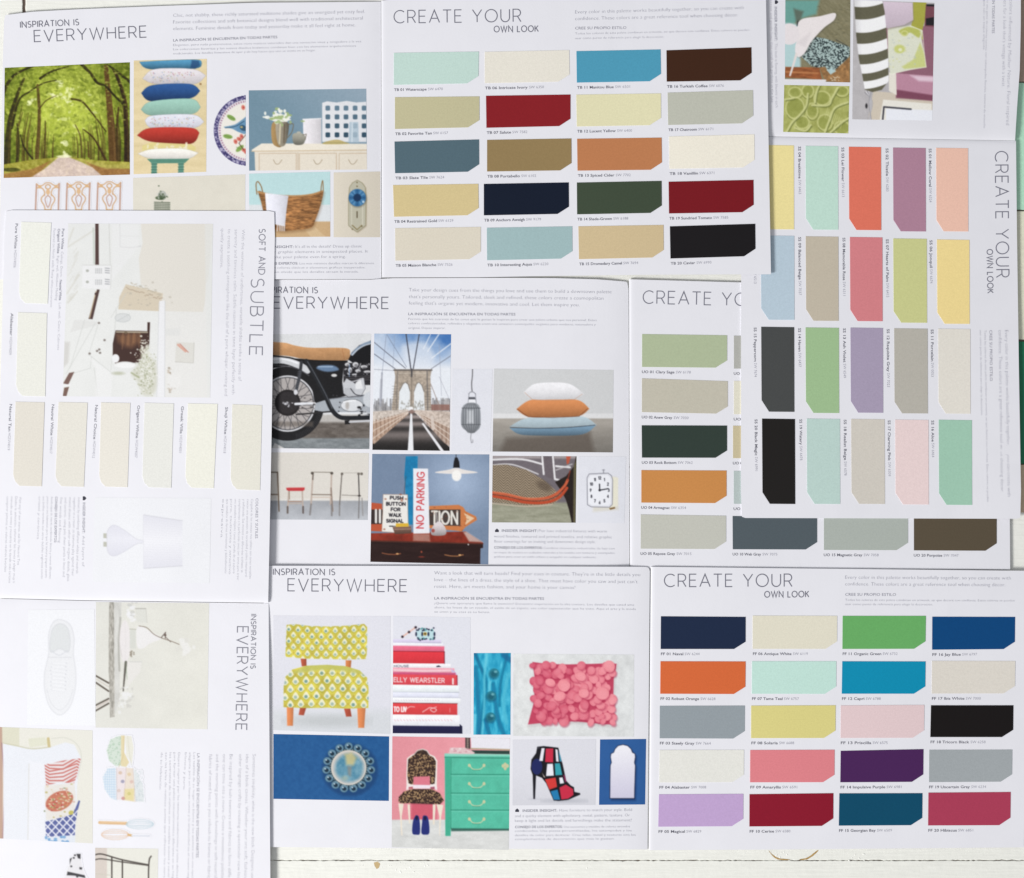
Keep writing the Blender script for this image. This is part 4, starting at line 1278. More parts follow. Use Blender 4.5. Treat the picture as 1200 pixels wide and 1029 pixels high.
def console():
    q = [(291.5, 106), (429.2, 104), (430, 198.6), (292, 200)]
    c = Cv(290, 103, 431, 201, (122, 152, 170))
    t = np.clip((c.X - 300) / 140 + (115 - c.Y) / 200, 0, 1)[..., None]
    c.a = np.array((118, 148, 166)) * (1 - t) + np.array((152, 172, 188)) * t
    P = lambda L: [(285 + x / 4.376, 95 + y / 4.376) for x, y in L]
    # lattice screen
    c.poly(P([(405, 112), (430, 104), (480, 110), (530, 102), (580, 110), (632, 106), (632, 312), (405, 312)]), (226, 227, 231))
    for i, x in enumerate((434, 481, 527, 574, 620)):
        for j, y in enumerate((139, 184, 230, 276)):
            c.poly(P([(x - 12, y - 10), (x - 6, y - 13), (x + 6, y - 13), (x + 12, y - 10), (x + 12, y + 10), (x + 6, y + 13), (x - 6, y + 13), (x - 12, y + 10)]), mix((104, 132, 152), (58, 88, 108), j / 3))
    shadef(c, P([(306, 196), (400, 192), (402, 326), (310, 326)]), (226, 222, 226), .9, (1, 0), sp=False)
    c.line(P([(306, 196), (400, 192)]), 1, (240, 238, 240))
    c.poly(P([(545, 210), (590, 210), (594, 315), (540, 315)]), (176, 196, 210), .85)
    c.line(P([(560, 215), (558, 310)]), 1.5, (214, 226, 234), .8)
    # console
    c.poly(P([(45, 352), (95, 320), (640, 322), (640, 352), (45, 362)]), (236, 228, 212))
    c.poly(P([(58, 360), (640, 352), (640, 470), (62, 470)]), (229, 220, 204))
    c.line(P([(42, 360), (640, 354)]), 1, (204, 178, 140), .8)
    for a, b in ((82, 272), (288, 478), (492, 660)):
        c.line(P([(a, 372), (b, 370), (b, 470), (a, 470), (a, 372)]), .8, (198, 172, 142), .8)
        m = (a + b) / 2
        if a == 492:
            m = 563
        c.line(P([(m - 22, 404), (m - 10, 424), (m + 6, 424), (m + 22, 404)]), .8, (170, 152, 126), .9, sp=True)
    c.rect(*P([(278, 366)])[0], *P([(283, 470)])[0], (206, 190, 168))
    c.poly(P([(420, 312), (480, 300), (520, 312), (540, 322), (415, 324)]), (196, 172, 96), .8, sp=True)
    # jugs and flowers
    shadef(c, P([(150, 215), (200, 215), (200, 330), (160, 330), (145, 290)]), (176, 142, 92), .7, (1, 0))
    shadef(c, P([(172, 212), (228, 212), (232, 260), (214, 328), (182, 328), (168, 270)]), (168, 158, 138), .6, (1, 0))
    c.line(P([(190, 222), (186, 320)]), 1.6, (226, 214, 180), .8)
    c.line(P([(212, 222), (208, 316)]), 1, (90, 74, 56), .7)
    c.line(P([(230, 225), (256, 220), (250, 260), (228, 290)]), 1, (120, 104, 80), .8, sp=True)
    for k in range(80):
        x, y = 190 + R_.randn() * 32, 184 + R_.randn() * 17
        c.ell(*P([(x, y)])[0], U_(1.2, 2.8), U_(1, 2.2), (242, 242, 232) if R_.rand() < .68 else (166, 188, 126), .9)
    shadef(c, P([(252, 285), (262, 268), (300, 268), (320, 290), (306, 324), (262, 324)]), (166, 164, 150), .62)
    c.line(P([(306, 276), (324, 272), (318, 300)]), .9, (110, 100, 84), .8)
    c.ell(*P([(285, 263)])[0], 2.4, 1, (190, 186, 170))
    c.grain(1.6, 5, 3)
    picture(c, q, z_tbl, tbl, 'printed photo of a cream console with flowers against a blue wall')
console()

def chairbacks():
    c = Cv(38, 210, 146, 250, PG)
    o = (214, 168, 120); o2 = (196, 150, 128)
    for cx, dy in ((56.2, 0), (92.2, -.8), (128.2, -1.2)):
        L = lambda pts, w, cc=o, a=.9: c.line([(cx + x, 216 + dy + y) for x, y in pts], w, cc, a, sp=True)
        L([(-13.4, 0), (-14, 15), (-14.6, 34)], 1.8, o2)
        L([(13.2, -.6), (12.6, 15), (12.2, 34)], 1.8, o2)
        L([(-13.4, -.6), (-10, 2), (-6, 1), (-3, -1.4), (0, -1.8), (3, -1.4), (6, .6), (10, 1.6), (13.2, -1)], 1.3)
        L([(-13.4, 4.6), (-9.6, 4), (-6, 5.4), (-4, 9), (-4, 13)], 1.4)
        L([(13.2, 4.2), (9.6, 3.6), (6, 5), (4, 9), (4, 13)], 1.4)
        for s in (-1, 1):
            c.ell(cx + s * 9.6, 218.6 + dy, 2.2, 1.6, (226, 178, 120), .8)
        c.ring(cx, 219 + dy, 2.9, 2.6, 1.3, o)
        c.ell(cx, 225 + dy, 2.4, 3.4, (228, 184, 134), .9)
        L([(-4, 12), (-7.6, 16), (-7.4, 20), (-4, 26), (-3.4, 34)], 1.4)
        L([(4, 12), (7.6, 16), (7.4, 20), (4, 26), (3.4, 34)], 1.4)
        L([(0, 13), (-3, 16), (-3, 20), (0, 27), (3, 20), (3, 16), (0, 13)], 1.2, o2)
        c.rect(cx - 4, 245, cx + 4, 248, (222, 176, 120), .8)
    picture(c, [(39, 211), (145, 211), (145, 249), (39, 249)], z_tbl, tbl, 'printed row of three orange chair backs', nobg=PG)
chairbacks()

def topiary():
    c = Cv(154, 203, 289, 302, (224, 219, 205))
    c.grain(9, 3, 2)
    c.ell(190, 229, 5, 5.6, (176, 180, 172), .9)
    c.ell(188, 232, 6, 2.4, (78, 98, 66), .9)
    for k in range(40):
        c.ell(190 + R_.randn() * 3.4, 229 + R_.randn() * 3.4, 1, .8, [(110, 124, 100), (206, 206, 200), (70, 88, 62)][k % 3], .7)
    for y in range(237, 250, 2):
        c.line([(181, y), (199, y + .5)], 1.2, (92, 104, 86), .85)
    for x in range(182, 200, 3):
        c.line([(x, 237), (x, 250)], .6, (140, 146, 128), .6)
    picture(c, [(156, 208.6), (287.4, 204.4), (287.4, 300), (156, 300)], z_tbl, tbl, 'printed beige picture with a small lantern')
topiary()

def basket():
    q = [(292, 203.6), (386.8, 201.2), (387, 277.4), (292, 278.2)]
    c = Cv(290, 200, 389, 280, (187, 220, 222))
    c.rect(280, 240, 400, 262, (219, 223, 226), 1, 1)
    c.rect(280, 259.6, 400, 290, (206, 172, 128), 1, 1)
    c.poly([(350, 260), (362, 259), (389, 285), (370, 285)], (222, 196, 156), .6, 1.5)
    P = lambda L: [(285 + x / 4.376, 95 + y / 4.376) for x, y in L]
    body = spl(P([(78, 566), (110, 572), (170, 582), (270, 586), (350, 578), (405, 562), (412, 570), (396, 640), (370, 712), (348, 752), (270, 764), (190, 768), (140, 745), (110, 690), (92, 620)]))
    def weave(X, Y):
        t = vnoise(X * .55, Y * 2.2, 2.6, 5, 2)
        u = np.clip((X - 305) / 75, 0, 1)
        k = (.62 + .75 * t) * (1.05 - .35 * np.abs(u - .5))
        return np.clip(np.array((172, 120, 72)) * k[..., None], 0, 255)
    c.poly([(x + 1, y + 2.4) for x, y in body], (110, 70, 40), .35, 4)
    c.poly(body, weave)
    for y0 in range(585, 760, 16):
        c.line(P([(110 + (y0 - 585) * .22, y0), (240, y0 + 12), (400 - (y0 - 585) * .24, y0 - 8)]), .5, (108, 66, 36), .5, sp=True)
    c.line(P([(76, 568), (110, 576), (170, 586), (270, 590), (350, 582), (408, 564)]), 1.8, (196, 148, 96), .9, sp=True)
    c.line(P([(70, 580), (66, 530), (76, 516), (92, 540), (100, 570)]), 1.2, (150, 112, 70), .95, sp=True)
    c.line(P([(398, 568), (402, 530), (408, 512), (411, 560)]), 1.1, (150, 112, 70), .95, sp=True)
    shadef(c, P([(112, 574), (232, 588), (222, 660), (214, 745), (160, 735), (120, 680)]), (228, 228, 238), .88, (1, 0), sp=False)
    for x in range(176, 218, 9):
        c.line(P([(x, 738), (x + R_.randn() * 2, 768)]), 1.0, (234, 234, 240), .95)
        c.line(P([(x + 4, 745), (x + 4, 768)]), .5, (70, 50, 40), .7)
    c.grain(1.5, 5, 3)
    picture(c, q, z_tbl, tbl, 'printed photo of a wicker basket with a white towel')
basket()

def knob():
    q = [(391, 202.2), (445.6, 201), (445.6, 278), (391, 278)]
    c = Cv(389, 199, 448, 280, (223, 214, 197))
    t = np.clip((c.X - 391) / 55, 0, 1)[..., None]
    c.a = c.a * (1 - .05 * t)
    P = lambda L: [(285 + x / 4.376, 95 + y / 4.376) for x, y in L]
    pl_ = P([(545, 545), (560, 522), (585, 508), (610, 522), (626, 545), (630, 600), (628, 740), (606, 758), (584, 774), (560, 758), (540, 740), (540, 600)])
    c.poly([(x + 1, y + 1) for x, y in pl_], (140, 120, 90), .5, 2)
    c.poly(pl_, (192, 188, 168))
    c.line(pl_ + [pl_[0]], .8, (150, 142, 110), .8)
    c.line(P([(556, 560), (556, 735), (584, 758), (612, 735), (612, 560)]), .8, (226, 222, 204), .8)
    c.line(P([(560, 740), (584, 762), (608, 740)]), 1.3, (128, 110, 66), .8)
    for x, y in ((584, 540), (560, 760), (608, 745), (584, 520)):
        c.ell(*P([(x, y)])[0], 1, .9, (120, 106, 70), .8)
    c.line(P([(584, 670), (584, 700)]), 1.3, (90, 78, 56), .9)
    cx, cy = P([(585, 598)])[0]
    c.ell(cx + .6, cy + 1, 10.6, 10.6, (60, 60, 56), .4, 2.5)
    c.ell(cx, cy, 10.2, 10.2, (58, 118, 168))
    for k in range(12):
        a = k * 30
        c.poly([(cx + 3 * math.cos(math.radians(a)), cy + 3 * math.sin(math.radians(a))), (cx + 9.6 * math.cos(math.radians(a - 9)), cy + 9.6 * math.sin(math.radians(a - 9))), (cx + 9.6 * math.cos(math.radians(a + 9)), cy + 9.6 * math.sin(math.radians(a + 9)))], (122, 172, 210) if k % 3 else (34, 82, 130), .55)
    c.ell(cx, cy, 4.6, 4.6, (24, 54, 92), .9, 1.5)
    c.ell(cx + 7, cy + 5, 1.4, 1.4, (200, 224, 240), .8)
    picture(c, q, z_tbl, tbl, 'printed photo of a blue glass door knob on a brass plate')
knob()

# ---- centre brochure
def motorcycle():
    q = [(290, 391.8), (434.8, 391.2), (432.8, 526.3), (290, 525)]
    c = Cv(288, 389, 437, 528, (220, 221, 223))
    P = lambda L: [(318 + x / 7.1, 385 + y / 7.1) for x, y in L]
    c.grain(12, 4, 3)
    c.rect(280, 486, 440, 530, (188, 184, 180), 1, 2)
    c.rect(280, 495, 440, 530, lambda X, Y: np.array((112, 104, 98)) + ((vnoise(X * .6, Y * 2, 5, 4) - .5) * 44)[..., None], 1, 3)
    c.rect(280, 513.5, 440, 530, lambda X, Y: np.array((134, 140, 144)) + ((vnoise(X * .6, Y * 2, 4, 8) - .5) * 40)[..., None], 1, 2)
    c.poly([(318, 527), (322, 519), (336, 527)], (214, 212, 210), .9)
    cx, cy = 337, 473
    blk = (34, 33, 36)
    c.ell(cx, cy, 43, 43.5, blk)
    for a in range(0, 70, 3):
        r = math.radians(a + 5)
        c.line([(cx + 37 * math.cos(r), cy + 37 * math.sin(r)), (cx + 42.6 * math.cos(r + .03), cy + 42.6 * math.sin(r + .03))], .7, (74, 74, 80), .6)
    c.ell(cx, cy, 32.6, 33, (214, 214, 218))
    c.ell(cx, cy, 30, 30.4, (178, 172, 170))
    c.rect(cx - 30, 494, cx + 30, 500, (110, 100, 92), .6, 3)
    c.ring(cx, cy, 30.4, 30.8, 1.2, (60, 60, 64), .8)
    for k in range(34):
        a = math.radians(k * 10.6); b = a + (.34 if k % 2 else -.34)
        c.line([(cx + 12 * math.cos(b), cy + 12 * math.sin(b)), (cx + 30 * math.cos(a), cy + 30 * math.sin(a))], .75, (74, 72, 76), .75)
    c.ell(cx, cy - 1, 15, 15.4, (42, 38, 40))
    c.ell(cx, cy - 1, 12.4, 12.8, (54, 50, 52))
    for k in range(26):
        c.ell(337 + R_.randn() * 3.6, 473.5 + R_.randn() * 2.2, U_(.6, 1.5), U_(.5, 1.2), (206, 206, 212) if R_.rand() < .6 else (70, 66, 70), .9)
    # body mass
    c.poly(P([(0, 225), (200, 250), (640, 268), (600, 330), (590, 450), (620, 560), (480, 600), (360, 620), (340, 500), (280, 400), (150, 310), (0, 330)]), blk)
    # fender
    c.line([(290, 432), (306, 425), (330, 422), (349, 427.5), (360, 434)], 8, (206, 208, 212), 1, sp=True)
    c.line([(290, 430), (306, 423.5), (330, 420.5), (349, 425.5)], 2, (238, 240, 244), .9, sp=True)
    c.line([(290, 437), (318, 428.5), (345, 431), (362, 440)], 1.4, (90, 90, 96), .8, sp=True)
    # seat
    c.poly(P([(-130, 100), (20, 112), (120, 120), (200, 142), (330, 160), (560, 160), (645, 172), (655, 205), (650, 250), (610, 266), (420, 268), (250, 250), (130, 228), (-130, 205)]), lambda X, Y: np.clip(np.array((212, 158, 108)) * (1.08 - .012 * (Y - 400) - .1 * (vnoise(X, Y, 5, 3) - .5))[..., None], 0, 255), sp=True)
    c.line(P([(590, 170), (608, 262)]), .8, (170, 112, 70), .7)
    c.line(P([(-130, 214), (130, 240), (260, 264), (620, 274)]), 1.6, (26, 24, 26), .95, sp=True)
    # tank
    c.poly(P([(640, 260), (668, 200), (730, 140), (830, 100), (850, 110), (850, 300), (700, 300)]), (28, 28, 32))
    c.line(P([(672, 215), (720, 165), (780, 128), (850, 108)]), 3, (140, 160, 184), .95, sp=True)
    c.line(P([(672, 222), (720, 174), (780, 140), (850, 122)]), 1.2, (214, 222, 232), .9, sp=True)
    # side cover
    c.poly(P([(375, 325), (420, 305), (520, 308), (560, 345), (470, 360), (400, 345)]), (110, 138, 172), .95, 2, sp=True)
    c.line(P([(390, 318), (510, 318)]), 1.2, (178, 200, 224), .8)
    c.ell(*P([(522, 390)])[0], 3.4, 1.8, (222, 222, 222), .95)
    # shock absorber and frame
    c.line(P([(250, 280), (235, 400), (205, 520)]), 3.6, (58, 60, 66))
    for y in range(360, 520, 14):
        c.line(P([(252 - (y - 280) * .19 - 16, y), (252 - (y - 280) * .19 + 12, y - 4)]), .7, (120, 122, 130), .7)
    c.ell(*P([(202, 530)])[0], 2.2, 3.2, (214, 214, 220))
    c.poly(P([(370, 620), (480, 585), (560, 575), (850, 540), (850, 700), (470, 700), (360, 680)]), (170, 176, 184))
    c.poly(P([(590, 460), (640, 440), (740, 415), (770, 420), (780, 500), (740, 560), (640, 570), (600, 540)]), (204, 206, 210))
    c.line(P([(650, 470), (700, 540), (750, 560)]), 1, (60, 62, 70), .8)
    c.poly(P([(700, 440), (740, 410), (760, 500), (690, 500)]), (232, 232, 234), .9)
    c.poly(P([(600, 285), (850, 290), (850, 470), (600, 470)]), (40, 38, 42), .95)
    for k in range(60):
        x, y = U_(605, 850), U_(290, 400)
        c.ell(*P([(x, y)])[0], U_(.5, 1.3), U_(.4, 1), (196, 196, 200) if k % 2 else (24, 24, 28), .7, rot=U_(0, 180))
    for x0, y0, rx, ry in ((700, 300, 26, 22), (632, 300, 22, 16), (770, 318, 30, 14), (655, 345, 18, 24), (720, 352, 24, 14), (800, 360, 34, 12), (690, 385, 22, 10)):
        c.ell(*P([(x0, y0)])[0], rx / 7.1, ry / 7.1, (222, 222, 224), .95)
        c.ell(*P([(x0 + 4, y0 + 6)])[0], rx / 12, ry / 13, (120, 118, 122), .8)
        c.ring(*P([(x0, y0)])[0], rx / 7.1, ry / 7.1, .5, (40, 40, 46), .8)
    for k in range(7):
        c.line(P([(610, 395 + k * 8), (850, 385 + k * 8)]), .6, (128, 124, 126) if k % 2 else (26, 26, 30), .8)
    c.line(P([(650, 300), (648, 400)]), 1, (150, 180, 220), .7)
    c.line(P([(745, 290), (700, 390)]), .8, (210, 210, 214), .8)
    c.poly(P([(592, 470), (625, 415), (650, 430), (700, 460), (770, 410), (782, 500), (745, 565), (640, 572), (600, 540)]), (200, 202, 207))
    c.poly(P([(700, 452), (742, 414), (762, 500), (700, 505)]), (234, 234, 236), .9)
    for k in range(6):
        c.line(P([(612, 498 + k * 11), (690, 506 + k * 11)]), .5, (150, 152, 158), .8)
    c.line(P([(592, 470), (600, 540), (640, 572), (745, 565)]), .7, (70, 70, 76), .8)
    c.line(P([(770, 410), (782, 500), (745, 565)]), .6, (90, 90, 96), .8)
    c.line(P([(660, 500), (700, 548), (760, 560)]), 1.1, (50, 50, 56), .8, sp=True)
    c.line(P([(600, 455), (690, 440), (760, 415)]), 1.4, (204, 204, 210), .9)
    c.ell(*P([(670, 640)])[0], 13, 7.2, (218, 220, 224))
    c.ring(*P([(670, 640)])[0], 13, 7.2, .6, (90, 92, 98), .8)
    c.ell(*P([(632, 640)])[0], 2.2, 5, (150, 140, 130), .5, 1.5)
    c.line(P([(600, 612), (700, 598)]), 1.4, (244, 245, 248), .9)
    c.line(P([(470, 590), (590, 575), (850, 545)]), .6, (70, 70, 78), .7)
    for x, y in ((570, 615), (566, 655), (560, 690), (545, 560), (515, 556), (490, 690)):
        c.ell(*P([(x, y)])[0], .9, .9, (70, 70, 76), .9)
    c.ell(*P([(820, 590)])[0], 8, 9, (206, 210, 216))
    for k in range(26):
        c.ell(*P([(U_(720, 850), U_(640, 730))])[0], U_(.8, 2.4), U_(.6, 1.8), (36, 36, 40) if k % 2 else (180, 182, 188), .9)
    c.line(P([(200, 628), (360, 622)]), 2.8, (226, 228, 234))
    c.line(P([(200, 640), (360, 636)]), .8, (90, 90, 96), .9)
    for k in range(18):
        c.ell(*P([(U_(230, 360), U_(560, 670))])[0], U_(.6, 2), U_(.4, .9), (60, 56, 56) if k % 2 else (190, 186, 186), .8)
    c.line(P([(210, 715), (340, 705), (500, 690)]), 1.6, (52, 50, 52))
    c.line(P([(290, 270), (350, 370), (440, 540), (500, 670), (560, 732), (640, 745), (850, 740)]), 5, (40, 42, 47), 1, sp=True)
    c.line(P([(300, 275), (360, 375), (448, 540), (506, 665)]), 1, (108, 112, 120), .8, sp=True)
    c.line(P([(560, 702), (740, 702)]), 1.6, (232, 234, 238))
    c.poly(P([(610, 765), (650, 762), (655, 795), (612, 798)]), (34, 32, 34))
    c.line(P([(650, 778), (850, 766)]), 1.8, (206, 208, 214))
    c.line(P([(430, 705), (440, 775)]), .1, blk, .1)
    c.grain(1.3, 7, 6)
    picture(c, q, z_uol, uol, 'printed photo of a black motorcycle with a tan seat')
motorcycle()

def bridge():
    q = [(438.6, 391), (528.6, 391.8), (526.8, 528.4), (436.4, 527.2)]
    c = Cv(434, 389, 531, 530, (225, 230, 238))
    P = lambda L: [(430 + x / 7.093, 385 + y / 7.093) for x, y in L]
    t = np.clip((432 - c.Y) / 40, 0, 1)
    r = np.clip((c.X - 445) / 80, 0, 1)
    n = vnoise(c.X, c.Y, 16, 12)
    k = np.clip(t * (.35 + .75 * r) * (1.5 - n) , 0, 1)[..., None]
    c.a = np.array((228, 232, 239)) * (1 - k) + np.array((70, 122, 190)) * k
    c.poly(P([(300, 140), (480, 120), (560, 240), (500, 330), (380, 330), (330, 260)]), (220, 226, 236), .65, 6, sp=True)
    for k in range(140):     # skyline
        x = U_(437, 462) if k % 2 else U_(505, 527)
        y = U_(466, 481)
        c.rect(x, y, x + U_(1, 3), 483, mix((110, 108, 112), (206, 204, 204), R_.rand()), .7)
    c.line(P([(125, 370), (118, 600)]), 2, (150, 152, 164), .7)
    c.line(P([(110, 640), (120, 430)]), 3, (156, 158, 170), .5)
    c.rect(505, 474, 527, 481, (150, 104, 92), .8)
    for p in ([(0, 70), (430 - 180, 240), (330, 330)],):
        pass
    dk = (66, 66, 78); lt = (232, 236, 242)
    for a, b, w, cc in (((325, 45), (365, 335), 1.4, dk), ((435, 45), (385, 335), 1.2, dk), ((60, 115), (320, 330), .9, (96, 98, 112)), ((60, 212), (235, 335), .9, (96, 98, 112)),
                        ((165, 50), (330, 320), .6, (120, 130, 150)), ((700, 125), (540, 245), 1.3, lt), ((600, 45), (505, 190), 1.3, lt), ((530, 45), (470, 170), 1, lt), ((700, 225), (535, 335), .8, (108, 110, 124)),
                        ((60, 340), (235, 350), .6, (130, 132, 146)), ((230, 60), (215, 335), .5, (150, 160, 180)), ((160, 60), (125, 380), .6, (140, 148, 168)), ((600, 130), (620, 560), .5, (160, 162, 176)), ((530, 460), (640, 740), .8, (150, 130, 120)), ((600, 400), (690, 600), .5, (160, 160, 172))):
        c.line(P([a, b]), w, cc, .85)
    # tower
    st = lambda X, Y: np.clip(np.array((176, 162, 147)) * (.82 + .36 * vnoise(X, Y, 2.2, 3))[..., None], 0, 255)
    c.poly(P([(225, 338), (540, 338), (528, 400), (535, 680), (205, 680), (235, 400)]), st)
    c.poly(P([(262, 690), (270, 520), (300, 462), (320, 446), (342, 465), (358, 520), (358, 690)]), (226, 230, 234))
    c.poly(P([(390, 690), (392, 520), (412, 462), (432, 446), (455, 470), (474, 525), (480, 690)]), (226, 230, 234))
    c.line(P([(225, 346), (540, 346)]), 1.6, (96, 90, 88), .9)
    c.line(P([(262, 372), (500, 372)]), .8, (206, 196, 182), .8)
    c.line(P([(270, 520), (300, 462), (320, 446), (342, 465), (358, 520)]), .9, (110, 100, 92), .7)
    c.line(P([(392, 520), (412, 462), (432, 446), (455, 470), (474, 525)]), .9, (110, 100, 92), .7)
    c.line(P([(372, 340), (372, 400)]), 2, (76, 74, 78), .9)
    c.line(P([(372, 400), (370, 680)]), 1, (120, 110, 100), .7)
    for y in range(480, 680, 22):
        c.line(P([(210, y), (262, y)]), .5, (110, 104, 98), .6)
        c.line(P([(482, y), (534, y)]), .5, (110, 104, 98), .6)
    c.line(P([(500, 350), (505, 680)]), 1.6, (110, 106, 106), .7)
    c.line(P([(255, 350), (245, 680)]), 1.4, (126, 120, 116), .7)
    for k in range(60):
        c.ell(*P([(U_(280, 470), U_(600, 690))])[0], .9, 1.2, (150, 146, 136), .5)
    # side structure and railings
    c.poly(P([(40, 690), (345, 672), (345, 700), (40, 870)]), lambda X, Y: np.array((206, 194, 184)) + ((vnoise(X, Y, 2, 5) - .5) * 70)[..., None])
    c.poly(P([(395, 676), (700, 690), (700, 980), (620, 900), (500, 780)]), lambda X, Y: np.array((200, 184, 172)) + ((vnoise(X, Y, 2, 5) - .5) * 70)[..., None])
    c.poly(P([(40, 1030), (40, 900), (340, 700), (372, 690), (400, 700), (700, 1000), (700, 1030)]), lambda X, Y: np.clip(np.array((98, 90, 88)) * (1.25 - (Y - 483) / 60 + .35 * np.sin(Y * Y * .012 + .0) * 1)[..., None] + 10, 20, 200))
    c.poly(P([(40, 780), (340, 690), (345, 712), (60, 960), (40, 950)]), lambda X, Y: np.array((186, 158, 138)) + ((vnoise(X, Y, 2, 6) - .5) * 60)[..., None])
    for k in range(13):
        t = k / 12
        x0 = 340 - 300 * t ** 1.5
        c.line(P([(x0, 700 + (340 - x0) * .22), (x0 + 4, 712 + (340 - x0) * .82)]), .6 + t, (150, 120, 102), .8)
    for f in (.1, .45, .8):
        c.line(P([(342, 695 + f * 10), (40, 770 + f * 190)]), .9, (228, 214, 202), .85)
    c.poly(P([(400, 688), (700, 830), (700, 990), (640, 950)]), (176, 148, 130), .75)
    for k in range(12):
        t = k / 11
        x0 = 405 + 290 * t ** 1.4
        c.line(P([(x0, 692 + (x0 - 400) * .45), (x0, 700 + (x0 - 400) * .98)]), .6 + t, (140, 112, 96), .8)
    for f in (0, .4, .8):
        c.line(P([(398, 688 + f * 6), (700, 830 + f * 140)]), 1, (222, 208, 196), .85)
    c.line(P([(540, 740), (552, 830)]), 4, (214, 200, 190), .9)
    c.poly(P([(362, 700), (376, 700), (388, 1030), (338, 1030)]), (230, 231, 235))
    c.poly(P([(455, 790), (470, 786), (650, 1030), (620, 1030)]), (228, 228, 232))
    c.ell(*P([(368, 664)])[0], 2.4, 2, (236, 236, 238))
    c.poly(P([(340, 690), (372, 672), (405, 690), (372, 712)]), (140, 108, 98), .8)
    c.line(P([(370, 700), (364, 1030)]), .1, dk, .1)
    c.grain(1.3, 6, 8)
    picture(c, q, z_uol, uol, 'printed photo of a stone suspension bridge and its walkway')
bridge()

def cage():
    c = Cv(528, 431, 579, 531, (223, 224, 232))
    P = lambda L: [(430 + x / 7.093, 385 + y / 7.093) for x, y in L]
    c.grain(9, 2, 8)
    c.line(P([(878, 330), (876, 400), (870, 460), (874, 520)]), 1.1, (96, 94, 98), .95, sp=True)
    c.line(P([(845, 545), (860, 528), (885, 528), (905, 545)]), .8, (120, 122, 130), .9)
    c.line(P([(848, 545), (840, 640)]), .7, (130, 132, 140), .9)
    c.line(P([(902, 545), (910, 640)]), .7, (130, 132, 140), .9)
    c.poly(P([(845, 570), (900, 570), (902, 590), (843, 590)]), (96, 98, 106))
    c.poly(P([(848, 590), (898, 590), (905, 630), (840, 630)]), (236, 237, 242))
    shadef(c, P([(835, 620), (905, 620), (940, 665), (944, 800), (915, 850), (870, 872), (825, 850), (784, 800), (790, 665)]), (146, 150, 156), .9)
    c.poly(P([(835, 680), (885, 680), (890, 790), (830, 790)]), (206, 209, 214), .9, 3)
    for x in (800, 822, 845, 868, 892, 912, 930):
        c.line(P([(866 + (x - 866) * .45, 625), (x, 665), (x, 800), (866 + (x - 866) * .4, 866)]), .6, (84, 86, 92), .8)
    c.line(P([(790, 662), (942, 662)]), .8, (84, 86, 92), .8)
    c.line(P([(786, 798), (944, 798)]), .8, (84, 86, 92), .8)
    c.line(P([(866, 872), (862, 910), (868, 950), (880, 945), (880, 925)]), .7, (120, 120, 126), .9)
    picture(c, [(530.4, 432.4), (577.2, 432.6), (574.6, 529), (528.8, 528.6)], z_uol, uol, 'printed photo of a grey caged work lamp')
cage()

def cushions():
    q = [(579, 432), (719, 433.6), (718.2, 530.2), (577.2, 529.2)]
    c = Cv(575, 430, 721, 532, (206, 207, 208))
    P = lambda L: [(570 + x / 4.2875, 425 + y / 4.2875) for x, y in L]
    c.rect(570, 484.6, 725, 491, (220, 220, 221), 1, 1)
    c.rect(570, 490.4, 725, 540, lambda X, Y: np.clip(np.array((158, 152, 144)) * (1.1 - (Y - 490) / 130)[..., None] + ((vnoise(X * .4, Y * 2, 8, 3) - .5) * 16)[..., None], 0, 255), 1, 1)
    c.poly(P([(100, 380), (520, 350), (545, 460), (60, 460)]), (100, 90, 82), .75, 7)
    shadef(c, sharp(P([(122, 322), (190, 282), (300, 272), (480, 270), (545, 314), (400, 324), (250, 328)])), (176, 194, 203), .88, sp=False)
    shadef(c, sharp(P([(122, 328), (250, 330), (400, 326), (542, 314), (505, 352), (430, 366), (240, 366), (160, 358)])), (120, 152, 176), .68, sp=False)
    c.line(P([(120, 326), (250, 330), (400, 326), (545, 314)]), .8, (62, 72, 84), .9, sp=True)
    shadef(c, sharp(P([(156, 234), (220, 188), (330, 184), (460, 188), (508, 232), (465, 268), (330, 274), (210, 272)])), (216, 140, 86), .76, sp=False)
    c.line(P([(156, 234), (210, 272), (330, 276), (465, 270), (508, 232)]), .7, (120, 66, 40), .8)
    shadef(c, sharp(P([(192, 150), (240, 108), (330, 100), (420, 108), (482, 158), (440, 182), (330, 186), (232, 184)])), (228, 227, 230), .88, sp=False)
    c.line(P([(192, 150), (232, 186), (330, 190), (440, 186), (482, 158)]), .5, (190, 140, 110), .8)
    c.grain(1.5, 4, 5)
    picture(c, q, z_uol, uol, 'printed photo of white, orange and blue cushions in a pile')
cushions()

